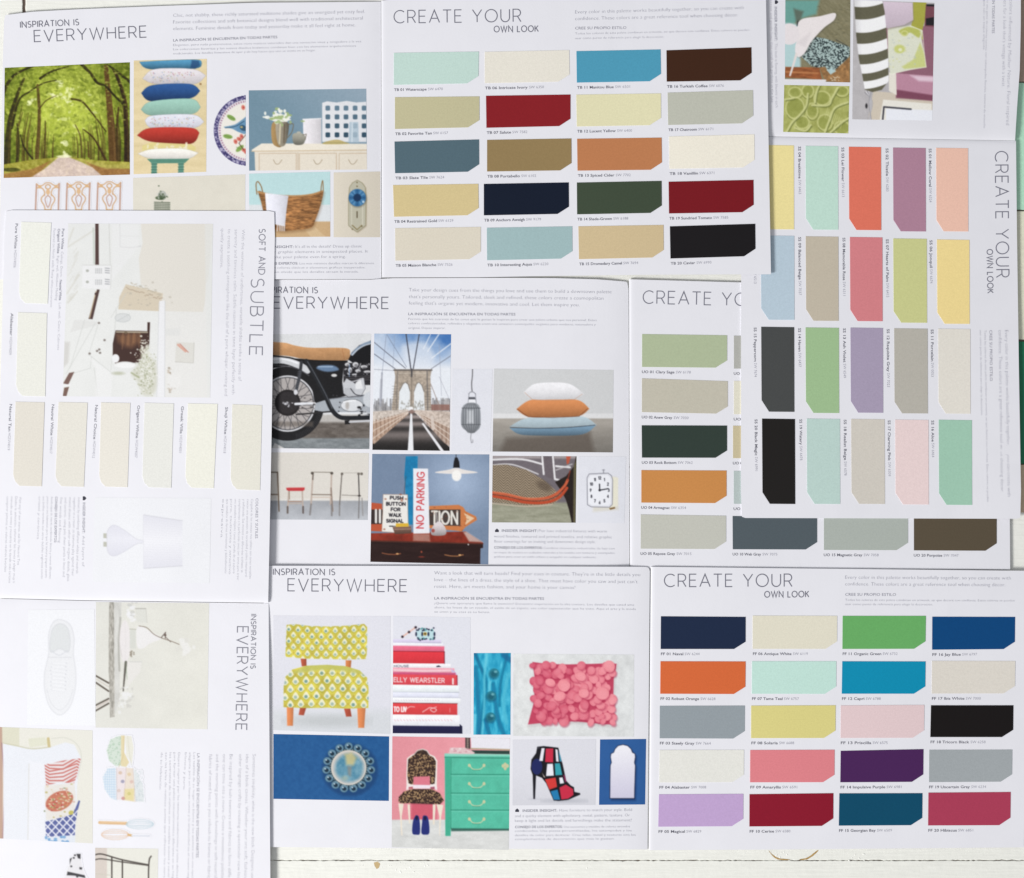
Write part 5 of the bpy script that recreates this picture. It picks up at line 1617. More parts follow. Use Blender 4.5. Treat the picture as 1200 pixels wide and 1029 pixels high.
def stools():
    q = [(290, 530), (432.2, 531), (430.8, 609.4), (290, 608.6)]
    c = Cv(288, 528, 434, 612, (217, 212, 204))
    c.a += ((c.X - 300) / 140 * 5)[..., None]
    c.rect(280, 584.4, 440, 587.4, (224, 220, 214), 1, 1)
    c.rect(280, 586.8, 440, 620, lambda X, Y: np.clip(np.array((168, 171, 177)) * (1 + (Y - 590) / 160)[..., None] + ((vnoise(X, Y, 8, 3) - .5) * 16)[..., None], 0, 255), 1, 1.4)
    L = lambda p, w, cc, a=.9: c.line([(318 + x / 10, 525 + y / 10) for x, y in p], w, cc, a)
    wd = (190, 172, 160); dk = (92, 84, 78)
    L([(-60, 285), (70, 285)], 1.2, (96, 84, 70)); L([(72, 285), (90, 740)], 1.6, (110, 92, 76)); L([(-60, 545), (84, 545)], 1.2, (120, 100, 84))
    L([(205, 490), (192, 700)], 1.8, wd); L([(362, 490), (368, 680)], 1.8, wd); L([(210, 500), (212, 600)], 1, (150, 130, 110))
    L([(200, 628), (350, 628)], 1.4, (176, 140, 120)); L([(200, 652), (350, 650)], 1, (196, 176, 160))
    L([(190, 690), (190, 760)], 2.2, (110, 98, 92)); L([(372, 690), (372, 760)], 2.2, (104, 92, 88))
    c.poly([(335.5, 571.6), (357, 571.2), (357, 574), (355, 575.4), (338, 575.4), (335.6, 574)], (206, 62, 66))
    c.line([(337, 571.6), (356, 571.6)], .6, (230, 120, 120), .8)
    L([(470, 283), (716, 286)], 1, (140, 132, 122)); L([(488, 290), (465, 660)], 2, wd); L([(706, 290), (694, 660)], 2, wd)
    L([(490, 300), (486, 370)], 1.2, dk); L([(700, 470), (720, 740)], 1.6, (150, 130, 118))
    L([(475, 545), (700, 548)], 1.2, (128, 112, 100)); L([(478, 578), (700, 578)], 1, (206, 186, 172))
    for x in (480, 708):
        c.ell(318 + x / 10, 554.6, 1.8, 1.6, (96, 88, 80))
    L([(465, 660), (452, 780)], 2.2, (128, 122, 120), .7); L([(706, 660), (708, 790)], 2.2, (128, 122, 120), .7)
    L([(830, 292), (1065, 292)], .8, (186, 180, 172)); L([(826, 300), (800, 660)], 1.4, (120, 112, 106)); L([(1022, 320), (1030, 560)], 1.2, (50, 46, 46)); L([(1030, 560), (1022, 820)], 1.4, (120, 116, 116), .8)
    L([(830, 552), (1040, 560)], .9, (140, 134, 128)); L([(800, 660), (798, 790)], 1.8, (130, 126, 124), .7); L([(1062, 590), (1072, 790)], 1.6, (150, 146, 146), .7)
    for x in (828, 1022, 1058):
        c.ell(318 + x / 10, 555.4, 1.6, 1.6, (110, 102, 94), .9)
    c.ell(318 + 103, 581, 1.8, 1, (60, 52, 50), .9)
    c.grain(1.5, 4, 5)
    picture(c, q, z_uol, uol, 'printed photo of a red low stool and two tall stools')
stools()

def signs():
    q = [(436.2, 532), (573.4, 532.6), (572.2, 661.4), (434, 658.4)]
    c = Cv(432, 530, 576, 663, (130, 148, 172))
    P = lambda L: [(430 + x / 7.35, 525 + y / 7.35) for x, y in L]
    d = np.hypot(c.X - 537, c.Y - 565)
    c.a = np.array((120, 139, 166)) + (np.clip(1 - d / 60, 0, 1) * 46)[..., None]
    c.grain(6, 3, 5)
    c.poly(P([(335, 72), (438, 70), (436, 175), (400, 400), (395, 660), (345, 660), (335, 420), (322, 240)]), lambda X, Y: np.array((22, 132, 184)) + ((vnoise(X, Y, 5, 2) - .5) * 36)[..., None])
    c.line(P([(335, 240), (320, 400)]), .8, (90, 90, 100), .8)
    # desk
    c.poly(P([(30, 735), (850, 720), (1000, 815), (1000, 830), (30, 800)]), lambda X, Y: np.clip(np.array((138, 48, 32)) * (.8 + .5 * vnoise(X, Y, 9, 5))[..., None], 0, 255))
    c.poly(P([(830, 725), (860, 722), (1000, 812), (880, 806)]), (206, 190, 184), .8, 2)
    c.poly(P([(398, 740), (540, 740), (545, 806), (398, 800)]), (198, 170, 160), .6, 2)
    c.poly(P([(20, 795), (1000, 822), (1000, 860), (978, 865), (975, 1010), (20, 1010)]), lambda X, Y: np.array((52, 30, 28)) + ((vnoise(X * .3, Y * 2, 6, 4) - .5) * 14)[..., None])
    c.line(P([(30, 802), (1000, 826)]), 1, (110, 58, 44), .9)
    c.line(P([(130, 905), (180, 915), (240, 918), (290, 910)]), 1, (176, 108, 70), .9)
    c.line(P([(670, 920), (720, 930), (780, 932), (830, 920)]), 1.1, (190, 130, 80), .9)
    c.ell(*P([(262, 912)])[0], 1.6, .9, (226, 170, 110)); c.ell(*P([(800, 922)])[0], 1.6, .9, (232, 180, 120)); c.ell(*P([(873, 832)])[0], .8, .8, (236, 236, 236))
    c.ell(*P([(470, 895)])[0], 1, 1.2, (170, 80, 56)); c.ell(*P([(470, 938)])[0], 3.6, .7, (140, 56, 42))
    # arrow sign
    for pts in ([(30, 470), (130, 480), (140, 720), (30, 715)],):
        c.poly(P(pts), (196, 88, 56))
    c.poly(P([(30, 530), (140, 530), (140, 655), (30, 655)]), (62, 50, 50))
    for x in (78, 112):
        c.line(P([(x, 535), (x, 640)]), 2.6, (226, 224, 220))
    c.poly(P([(535, 500), (790, 490), (830, 510), (850, 545), (940, 590), (948, 620), (850, 680), (815, 720), (790, 715), (535, 690)]), (210, 126, 72))
    c.poly(P([(535, 530), (805, 530), (805, 672), (535, 665)]), (78, 66, 62))
    c.text('TION', P([(560, 655)])[0], P([(778, 655)])[0], 14.8, 2.3, (226, 222, 214))
    c.poly(P([(835, 560), (925, 605), (845, 665), (860, 610)]), (232, 206, 172), .9)
    for k in range(22):
        c.ell(*P([(U_(540, 940), U_(500, 710))])[0], U_(.4, 1.2), .6, (150, 74, 46), .6)
    # walk-signal plate
    c.poly(P([(140, 400), (350, 402), (355, 660), (330, 735), (128, 720), (136, 560)]), (232, 229, 224))
    c.line(P([(140, 400), (350, 402), (355, 660), (330, 735), (128, 720), (136, 560), (140, 400)]), .7, (176, 140, 120), .7)
    for s, x0, x1, y in (('PUSH', 200, 310, 442), ('BUTTON', 168, 330, 494), ('FOR', 208, 285, 542), ('WALK', 190, 292, 590), ('SIGNAL', 168, 312, 640)):
        c.text(s, P([(x0, y)])[0], P([(x1, y + 2)])[0], 3.6, 1.0, (48, 46, 54))
    c.line(P([(195, 674), (222, 674)]), 1.2, (50, 50, 56)); c.line(P([(222, 674), (250, 674)]), .6, (50, 50, 56))
    for x, y in ((300, 440), (335, 440), (160, 440), (290, 400), (150, 700), (300, 455)):
        c.ell(*P([(x, y)])[0], 1.4, 1, (160, 92, 66), .7)
    # tall plate
    c.poly(P([(398, 176), (526, 178), (540, 735), (400, 738)]), (231, 231, 237))
    c.text('NO PARKING', P([(486, 690)])[0], P([(494, 210)])[0], 8.2, 1.35, (216, 74, 82))
    # jar and glass
    shadef(c, P([(220, 680), (380, 675), (385, 735), (240, 742)]), (128, 96, 82), .7, sp=False)
    c.line(P([(240, 700), (375, 698)]), 1, (190, 160, 140), .7)
    c.poly(P([(250, 650), (358, 648), (360, 678), (248, 680)]), (226, 182, 52))
    shadef(c, P([(560, 690), (600, 640), (640, 640), (680, 700), (670, 750), (560, 750)]), (214, 204, 206), .7)
    c.line(P([(600, 560), (606, 650)]), 1.4, (216, 214, 216), .7); c.line(P([(635, 560), (630, 650)]), .8, (216, 214, 216), .7)
    c.ell(*P([(570, 712)])[0], 2, 2.2, (170, 60, 50), .8)
    # lamp
    c.line(P([(768, 55), (768, 90)]), .8, (40, 40, 48)); c.poly(P([(758, 82), (780, 82), (795, 120), (800, 170), (742, 170), (748, 120)]), (34, 32, 38))
    c.poly(P([(584, 210), (700, 188), (768, 172), (840, 188), (955, 210), (850, 222), (690, 222)]), (228, 222, 218), 1, sp=True)
    c.ell(*P([(772, 238)])[0], 5.6, 6.4, (242, 240, 236), 1, 1.4)
    c.grain(1.3, 5, 5)
    picture(c, q, z_uol, uol, 'printed photo of old street signs on a dark red desk under a lamp')
signs()

def tweed():
    q = [(577.4, 534.2), (675.6, 534.8), (674.6, 612.6), (576.4, 612.2)]
    c = Cv(574, 532, 678, 615, (118, 110, 116))
    P = lambda L: [(570 + x / 4.2875, 425 + y / 4.2875) for x, y in L]
    c.rect(570, 530, 680, 537.5, (176, 166, 166), .8, 2)
    c.line(P([(20, 488), (180, 486), (300, 514), (420, 526)]), 2.2, (224, 222, 224), 1, sp=True)
    c.line(P([(20, 516), (130, 512), (260, 560)]), 1.6, (214, 212, 214), .9, sp=True)
    c.poly(P([(270, 465), (340, 465), (352, 590), (300, 575)]), (112, 102, 108))
    c.line(P([(280, 470), (288, 560)]), 2.2, (226, 224, 226)); c.line(P([(334, 470), (344, 585), (375, 592)]), 2.2, (226, 224, 226))
    c.line(P([(350, 540), (430, 510)]), 1.4, (200, 196, 198), .8)
    c.rect(570, 589, 680, 620, lambda X, Y: np.array((156, 156, 136)) + ((vnoise(X * .4, Y * 2, 5, 4) - .5) * 34)[..., None], 1, 3)
    def herr(X, Y):
        k = np.sin((X + Y * (1 - 2 * ((np.floor(X / 5)) % 2))) * 2.1)
        return np.clip(np.array((142, 126, 106)) * (1 + .34 * k)[..., None], 0, 255)
    c.poly(P([(20, 515), (100, 512), (200, 538), (290, 590), (345, 640), (380, 680), (330, 712), (200, 718), (20, 700)]), herr, 1, 1, sp=False)
    c.ell(*P([(290, 620)])[0], 9, 5, (92, 78, 66), .6, 4, rot=25)
    c.poly(P([(345, 600), (400, 570), (440, 520), (450, 470), (465, 470), (465, 810), (430, 810), (415, 740), (400, 690), (380, 650)]), (46, 36, 32))
    c.poly(P([(438, 520), (455, 480), (452, 810), (436, 810)]), (112, 106, 76), .9, 2)
    c.line(P([(20, 652), (100, 662), (200, 684), (290, 682), (350, 660), (392, 620), (408, 590)]), 3.2, (206, 96, 62), 1, sp=True)
    c.line(P([(20, 668), (100, 682), (200, 702), (300, 702), (366, 676), (404, 630)]), 3.4, (196, 78, 46), 1, sp=True)
    c.line(P([(20, 661), (100, 672), (200, 693), (295, 692), (356, 668), (396, 628)]), .8, (112, 44, 30), .9, sp=True)
    c.line(P([(20, 648), (100, 658), (200, 680), (290, 677)]), .7, (230, 150, 112), .8, sp=True)
    c.line(P([(408, 590), (420, 545)]), 1.6, (150, 60, 40), .8)
    c.poly(P([(400, 465), (425, 465), (415, 505), (404, 512)]), (206, 88, 60), .9)
    c.line(P([(20, 706), (200, 722), (330, 712)]), 1.6, (196, 180, 160), .8, sp=True)
    c.grain(1.3, 7, 5)
    picture(c, q, z_uol, uol, 'printed photo of herringbone tweed with orange piping')
tweed()

def clock():
    c = Cv(675, 532, 736, 615, (222, 223, 231))
    P = lambda L: [(600 + x / 4, 500 + y / 4) for x, y in L]
    c.grain(9, 2, 4)
    c.poly(P([(370, 240), (490, 235), (500, 390), (380, 400)]), (216, 212, 200), .8, 3)
    c.poly(P([(440, 230), (498, 240), (496, 372), (450, 385)]), (232, 228, 208), .9)
    sq = P([(352, 240), (362, 222), (450, 218), (466, 230), (472, 250), (470, 365), (456, 378), (372, 376), (354, 366)])
    c.poly(sq, (233, 234, 240), 1, .7)
    c.line(sq + [sq[0]], .9, (124, 124, 136), .9)
    c.line([(x + (702.6 - x) * .1, y + (574 - y) * .07) for x, y in sq], .4, (180, 180, 190), .8)
    cx, cy = P([(411, 298)])[0]
    for k in range(1, 13):
        a = math.radians(k * 30 - 90)
        x, y = cx + 10.6 * math.cos(a) * (1.05 if k % 3 else 1), cy + 14.4 * math.sin(a)
        s = str(k)
        w = 1.5 * len(s) if s != '1' and s != '11' else .8 * len(s)
        c.text(s, (x - w / 2, y + 1.6), (x + w / 2, y + 1.6), 3.2, .7, (50, 50, 60))
    c.line([(cx, cy), (cx - .2, cy - 7)], 1.3, (40, 40, 48)); c.line([(cx, cy), (cx + 10, cy - 1.8)], 1.2, (40, 40, 48)); c.ell(cx, cy, 1.4, 1.4, (40, 40, 48))
    c.line(P([(429, 218), (429, 205)]), 1, (140, 140, 150)); c.ell(*P([(429, 203)])[0], 1.6, .8, (150, 150, 160))
    c.poly(P([(455, 382), (482, 376), (484, 384), (460, 390)]), (130, 96, 50), .9)
    picture(c, [(678.4, 535), (733.6, 535.2), (731.6, 613), (677.4, 612.6)], z_uol, uol, 'printed photo of a small square alarm clock')
clock()
# ---- bottom brochure
def slipper_chair():
    q = [(320.4, 721.4), (457.4, 722.2), (457.2, 860.2), (320.2, 855.6)]
    c = Cv(318, 719, 460, 863, (223, 223, 232))
    P = lambda L: [(318 + x / 7.352, 720 + y / 7.352) for x, y in L]
    k = np.clip((c.Y - 826) / 12, 0, 1)[..., None]
    c.a = c.a * (1 - k) + np.array((214, 217, 222)) * k
    c.ell(383, 845, 46, 7, (190, 194, 196), .7, 8)
    for p, cc in (([(252, 382), (302, 382), (303, 445), (262, 448)], (190, 88, 62)), ([(640, 396), (690, 396), (684, 460), (640, 456)], (214, 128, 72)),
                  ([(248, 800), (302, 800), (280, 870), (234, 866)], (186, 84, 60)), ([(626, 812), (680, 812), (692, 880), (644, 882)], (190, 84, 62))):
        shadef(c, P(p), cc, .85, (1, 0), sp=False)
    for p in ([(132, 795), (192, 795), (186, 960), (136, 960)], [(740, 800), (812, 800), (800, 978), (748, 978)]):
        shadef(c, P(p), (232, 140, 84), .84, (1, 0), sp=False)
    yel = (212, 200, 78)
    def tone(X, Y):
        return np.clip(np.array(yel) * (1.0 + .16 * (vnoise(X, Y, 9, 5) - .5) * 2)[..., None], 0, 255)
    def motifs(x0, y0, x1, y1, sx, sy, r, sh=0):
        j = 0
        y = y0
        while y < y1:
            x = x0 + (sx / 2 if j % 2 else 0)
            while x < x1:
                dy = sh * ((x - 382) / 48) ** 2
                c.poly([(x, y + dy - r * 1.25), (x + r * .95, y + dy + r * .1), (x + r * .6, y + dy + r * .95), (x - r * .6, y + dy + r * .95), (x - r * .95, y + dy + r * .1)], (238, 236, 208), .95, sp=True)
                c.ell(x - .2, y + dy + r * .25, r * .5, r * .5, (158, 184, 172) if R_.rand() < .6 else (112, 156, 148), .9, 1.2)
                c.line([(x - r * .95, y + dy + r * .5), (x, y + dy + r * 1.25), (x + r * .95, y + dy + r * .5)], .9, (176, 176, 52), .8, sp=True)
                c.ell(x + sx / 2, y + dy + r * .2, .7, 1.6, (196, 152, 60), .6)
                x += sx
            y += sy
            j += 1
    def back():
        c.rect(330, 725, 435, 778, tone)
        motifs(333, 732, 432, 776, 10.9, 6.9, 3.1, -2.6)
    masked(c, P([(132, 90), (210, 84), (330, 100), (480, 104), (640, 98), (800, 82), (826, 110), (824, 300), (818, 385), (640, 390), (480, 384), (300, 382), (120, 366), (126, 240)]), back)
    def seat():
        c.rect(330, 776, 435, 832, tone)
        motifs(328, 788, 436, 832, 12.3, 9.0, 4.0, 2)
        c.poly([(345, 789), (360, 780), (385, 777), (410, 781), (426, 790), (385, 785)], (196, 196, 98), .85, 3, sp=True)
    masked(c, P([(104, 800), (106, 620), (120, 540), (180, 475), (300, 442), (480, 434), (640, 446), (760, 482), (825, 545), (838, 640), (836, 806), (640, 812), (480, 804), (300, 808)]), seat)
    c.line(P([(120, 560), (300, 520), (480, 510), (660, 520), (826, 570)]), .6, (170, 160, 60), .35, sp=True)
    c.grain(1.2, 4, 5)
    picture(c, q, z_ffl, ffl, 'printed photo of a yellow patterned armless chair')
slipper_chair()

def books():
    q = [(460.8, 722), (551.2, 723.6), (551.2, 860.2), (460.2, 859.4)]
    c = Cv(458, 719, 554, 863, (223, 224, 233))
    P = lambda L: [(455 + x / 7.093, 720 + y / 7.093) for x, y in L]
    def bk(y0, y1, x1, cc, top=None, edge=None, sl=6):
        shadef(c, P([(20, y0 - sl), (x1, y0), (x1, y1), (20, y1 - sl * .4)]), cc, .94, sp=False)
        if top:
            c.line(P([(20, y0 - sl), (x1, y0)]), .8, top, .8)
        if edge:
            c.line(P([(20, y1 - sl * .4), (x1, y1)]), .7, edge, .9)
    bk(212, 240, 440, (210, 202, 228), None, (112, 112, 150))
    bk(240, 264, 452, (234, 234, 240))
    bk(266, 310, 466, (230, 104, 134), (240, 170, 190), (150, 40, 60))
    bk(312, 410, 468, (228, 54, 66), (160, 30, 44))
    c.line(P([(466, 312), (467, 410)]), 1, (120, 24, 44), .8)
    bk(412, 446, 520, (238, 236, 240)); c.text('HOUSE', P([(48, 438)])[0], P([(168, 438)])[0], 2.4, .6, (90, 90, 110), .8)
    c.poly(P([(400, 430), (420, 424), (440, 436), (400, 438)]), (36, 36, 60))
    bk(448, 486, 550, (236, 158, 174)); c.line(P([(50, 462), (300, 470), (520, 466)]), 2.4, (244, 206, 212), .9)
    c.poly(P([(520, 450), (550, 470), (575, 500), (530, 500)]), (206, 186, 222))
    bk(486, 506, 560, (206, 84, 124))
    bk(504, 596, 574, (226, 72, 82)); c.line(P([(572, 510), (574, 592)]), .9, (140, 24, 50), .8)
    c.text('ELLY WEARSTLER', P([(46, 560)])[0], P([(466, 568)])[0], 5.0, 1.1, (240, 212, 214))
    c.line(P([(538, 536), (538, 578)]), 2, (244, 222, 222))
    bk(590, 650, 586, (230, 236, 239), None, (150, 156, 172)); bk(652, 694, 584, (222, 224, 240)); bk(694, 742, 600, (234, 236, 239), (190, 192, 206))
    for x in range(60, 420, 22):
        c.line(P([(x, 712), (x + 8, 716)]), .8, (206, 190, 196), .8)
    bk(742, 836, 574, (226, 66, 70), (110, 30, 40))
    c.text('TO LIV', P([(48, 808)])[0], P([(150, 808)])[0], 5.4, 1.4, (246, 236, 236))
    c.line(P([(150, 790), (180, 768), (220, 770)]), .8, (244, 206, 206), .9, sp=True)
    c.line(P([(285, 812), (320, 790), (350, 775), (400, 790), (380, 812), (350, 790), (400, 770)]), 1, (244, 206, 206), .9, sp=True)
    c.line(P([(512, 780), (512, 812)]), 1, (240, 150, 150), .8)
    bk(838, 936, 594, (234, 234, 241))
    for x in range(50, 530, 26):
        c.line(P([(x, 876), (x + 10, 884)]), 1.2, (232, 196, 200), .8)
    bk(930, 992, 614, (34, 32, 78)); c.poly(P([(594, 912), (614, 930), (616, 992), (596, 990)]), (26, 26, 62))
    # bracelets
    for k in range(9):
        t = k / 8
        x, y = 118 + t * 110, 186 - t * 78
        c.ell(*P([(x, y)])[0], 1.6 if k % 4 == 0 else 1.1, 1.5 if k % 4 == 0 else 1, (56, 40, 52) if k % 4 == 0 else (232, 176, 156), .95)
    c.poly(P([(225, 150), (245, 126), (365, 126), (390, 150), (370, 205), (240, 205)]), (190, 222, 228))
    for k in range(34):
        c.ell(*P([(U_(228, 388), (128 if k % 2 else 200) + R_.randn() * 7)])[0], 1.1, .9, (36, 40, 70) if k % 3 else (84, 160, 160), .9)
    for x in (232, 282, 334, 384):
        c.ell(*P([(x, 164)])[0], 1.2, 2.6, (40, 44, 74), .9)
    c.ell(*P([(306, 162)])[0], 2.2, 2.2, (206, 170, 80)); c.ell(*P([(306, 162)])[0], 1, 1, (60, 50, 40))
    c.grain(1.3, 4, 5)
    picture(c, q, z_ffl, ffl, 'printed photo of a stack of red, pink and white books')
books()

def buttons():
    q = [(555.2, 765.4), (598.6, 765.2), (598.2, 861), (554.8, 861)]
    c = Cv(552, 763, 601, 864, (66, 176, 208))
    P = lambda L: [(455 + x / 7.093, 720 + y / 7.093) for x, y in L]
    c.a += ((vnoise(c.X * 1.6, c.Y * .5, 5, 3) - .5) * 90)[..., None] * np.array((.9, .7, .5))
    for pts, w, cc in (([(720, 320), (760, 420), (810, 560), (790, 780), (760, 1000)], 4, (0, 112, 152)), ([(820, 330), (800, 500), (800, 700), (780, 1000)], 3, (120, 208, 226)),
                       ([(730, 440), (740, 600), (750, 800), (735, 1000)], 5, (0, 128, 168)), ([(990, 330), (960, 450), (930, 600), (925, 760)], 3, (10, 124, 160)), ([(960, 340), (1010, 380)], 6, (0, 116, 160)),
                       ([(870, 580), (890, 720), (910, 860), (960, 1000)], 5, (6, 128, 166)), ([(850, 560), (840, 640)], 2, (130, 212, 228)), ([(1000, 500), (960, 700), (980, 900)], 4, (90, 190, 214)), ([(810, 880), (840, 1000)], 5, (0, 120, 160)), ([(720, 840), (716, 1000)], 4, (130, 212, 230))):
        c.line(P(pts), w, cc, .75, 2.5, sp=True)
    c.a = (c.a - 130) * 1.15 + 122
    for x, y in ((882, 488), (858, 676), (852, 854)):
        X, Y = P([(x, y)])[0]
        c.ell(X - .6, Y + 1.4, 6.2, 6, (6, 84, 112), .6, 3)
        c.ell(X, Y, 5.4, 5.4, (38, 130, 150))
        c.ell(X - .6, Y + 1, 3.6, 3.4, (16, 92, 112), .7, 2.4)
        c.ell(X + 1.4, Y - 1.6, 1.9, 1.5, (124, 190, 200), .8, 1.4)
    c.grain(1.2, 6, 5)
    picture(c, q, z_ffl, ffl, 'printed photo of round buttons on turquoise silk')
buttons()

def petals():
    q = [(601.6, 766.2), (743, 767.2), (742.8, 863.4), (601.2, 862.4)]
    c = Cv(598, 764, 746, 866, (220, 222, 222))
    P = lambda L: [(600 + x / 7.5, 760 + y / 7.5) for x, y in L]
    c.a += ((vnoise(c.X, c.Y, 7, 3) - .5) * 26)[..., None]
    for k in range(160):
        x, y = U_(600, 744), U_(766, 863)
        c.line([(x, y), (x + R_.randn() * 3, y + R_.randn() * 3)], .6, (204, 204, 200) if k % 2 else (232, 233, 233), .5)
    out = P([(180, 118), (300, 135), (480, 140), (700, 135), (850, 130), (920, 135), (895, 260), (890, 450), (900, 670), (800, 665), (560, 640), (300, 650), (140, 668), (190, 480), (205, 300)])
    c.poly([(x + 1, y + 2) for x, y in out], (180, 170, 170), .6, 6)
    c.poly(out, (202, 68, 98), 1, 1)
    def pet(x, y, a, s, cc):
        ca, sa = math.cos(a), math.sin(a)
        ex = .72 + .28 * R_.rand()
        rot = math.degrees(a)
        c.ell(x + 1.0, y + 1.5, s * 1.05, s * ex * 1.05, (176, 44, 78), .5, 2.2, rot)
        c.ell(x, y, s, s * ex, cc, 1, .8, rot)
        c.ell(x - .28 * s * ca, y - .28 * s * sa, s * .66, s * ex * .6, mix(cc, (250, 180, 190), .35), .5, 2.6, rot)
        c.line([(x + s * .9 * math.cos(a + t), y + s * ex * .9 * math.sin(a + t)) for t in (0, .5, 1, 1.5)], .6, mix(cc, (186, 50, 84), .55), .6)
    spots = []
    for j in range(10):
        for i in range(13):
            spots.append((624 + i * 8 + (4 if j % 2 else 0) + R_.randn() * 2, 780 + j * 7.4 + R_.randn() * 2))
    R_.shuffle(spots)
    for x, y in spots:
        if 623 < x < 719 and 779 < y < 847:
            b = np.clip((x - 620) / 150 + R_.randn() * .18 + .32, 0, 1)
            pet(x, y, U_(0, 6.3), U_(3.6, 6.4), mix((214, 80, 108), (242, 140, 152), b))
    for x, y, s in ((714, 781, 7), (718, 820, 6), (661, 803, 7.5), (645, 800, 6), (706, 812, 8), (680, 792, 7), (656, 816, 7), (684, 812, 6)):
        pet(x, y, U_(0, 6.3), s, (243, 146, 156))
    c.grain(1.4, 4, 5)
    picture(c, q, z_ffl, ffl, 'printed photo of a pink petal cushion')
petals()

def medallion():
    q = [(320.4, 860.2), (456, 863), (455.6, 938.6), (320.4, 936.2)]
    c = Cv(317, 857, 459, 942, (32, 96, 158))
    c.a += ((vnoise(c.X, c.Y, 3, 3) - .5) * 14)[..., None]
    cx, cy = 408.6, 899.6
    c.ell(cx + 1.5, cy + 2.5, 33, 31, (16, 60, 110), .55, 4)
    c.ell(cx, cy, 26, 26, (38, 66, 84), .9, 2)
    for k in range(15):
        a = math.radians(k * 24 - 90)
        x, y = cx + 26.4 * math.cos(a), cy + 25 * math.sin(a)
        c.ell(x, y, 4.9, 4.7, (78, 118, 144))
        c.ring(x, y, 3.5, 3.3, .9, (140, 176, 194), .7)
        c.ell(x + .5, y + .6, 2.3, 2.1, (22, 48, 66), .9)
        c.ell(x - 1.2, y - 1.2, .9, .8, (226, 236, 240), .9)
    for k in range(46):
        a = math.radians(k * 7.83)
        c.ell(cx + 21.8 * math.cos(a), cy + 21.4 * math.sin(a), .8, .8, (148, 160, 152), .8)
    c.ell(cx, cy, 20.6, 20.4, (206, 200, 194))
    c.ell(cx + .6, cy + .4, 16.8, 16.6, lambda X, Y: np.clip(np.array((104, 158, 182)) + ((vnoise(X, Y, 6, 2) - .5) * 90)[..., None] * np.array((1, .7, .5)), 0, 255), 1, 5)
    c.poly([(404, 884), (412, 882), (418, 888), (414, 897), (406, 896)], (216, 196, 128), .8, 4)
    c.poly([(407, 898), (412, 898), (411, 910), (408, 908)], (150, 140, 130), .7, 3)
    c.ell(404, 912, 4, 3, (190, 190, 160), .5, 3)
    c.ring(cx, cy, 20.2, 20, 1, (228, 220, 206), .7)
    picture(c, q, z_ffl, ffl, 'printed photo of a round jewelled medallion on blue')
medallion()

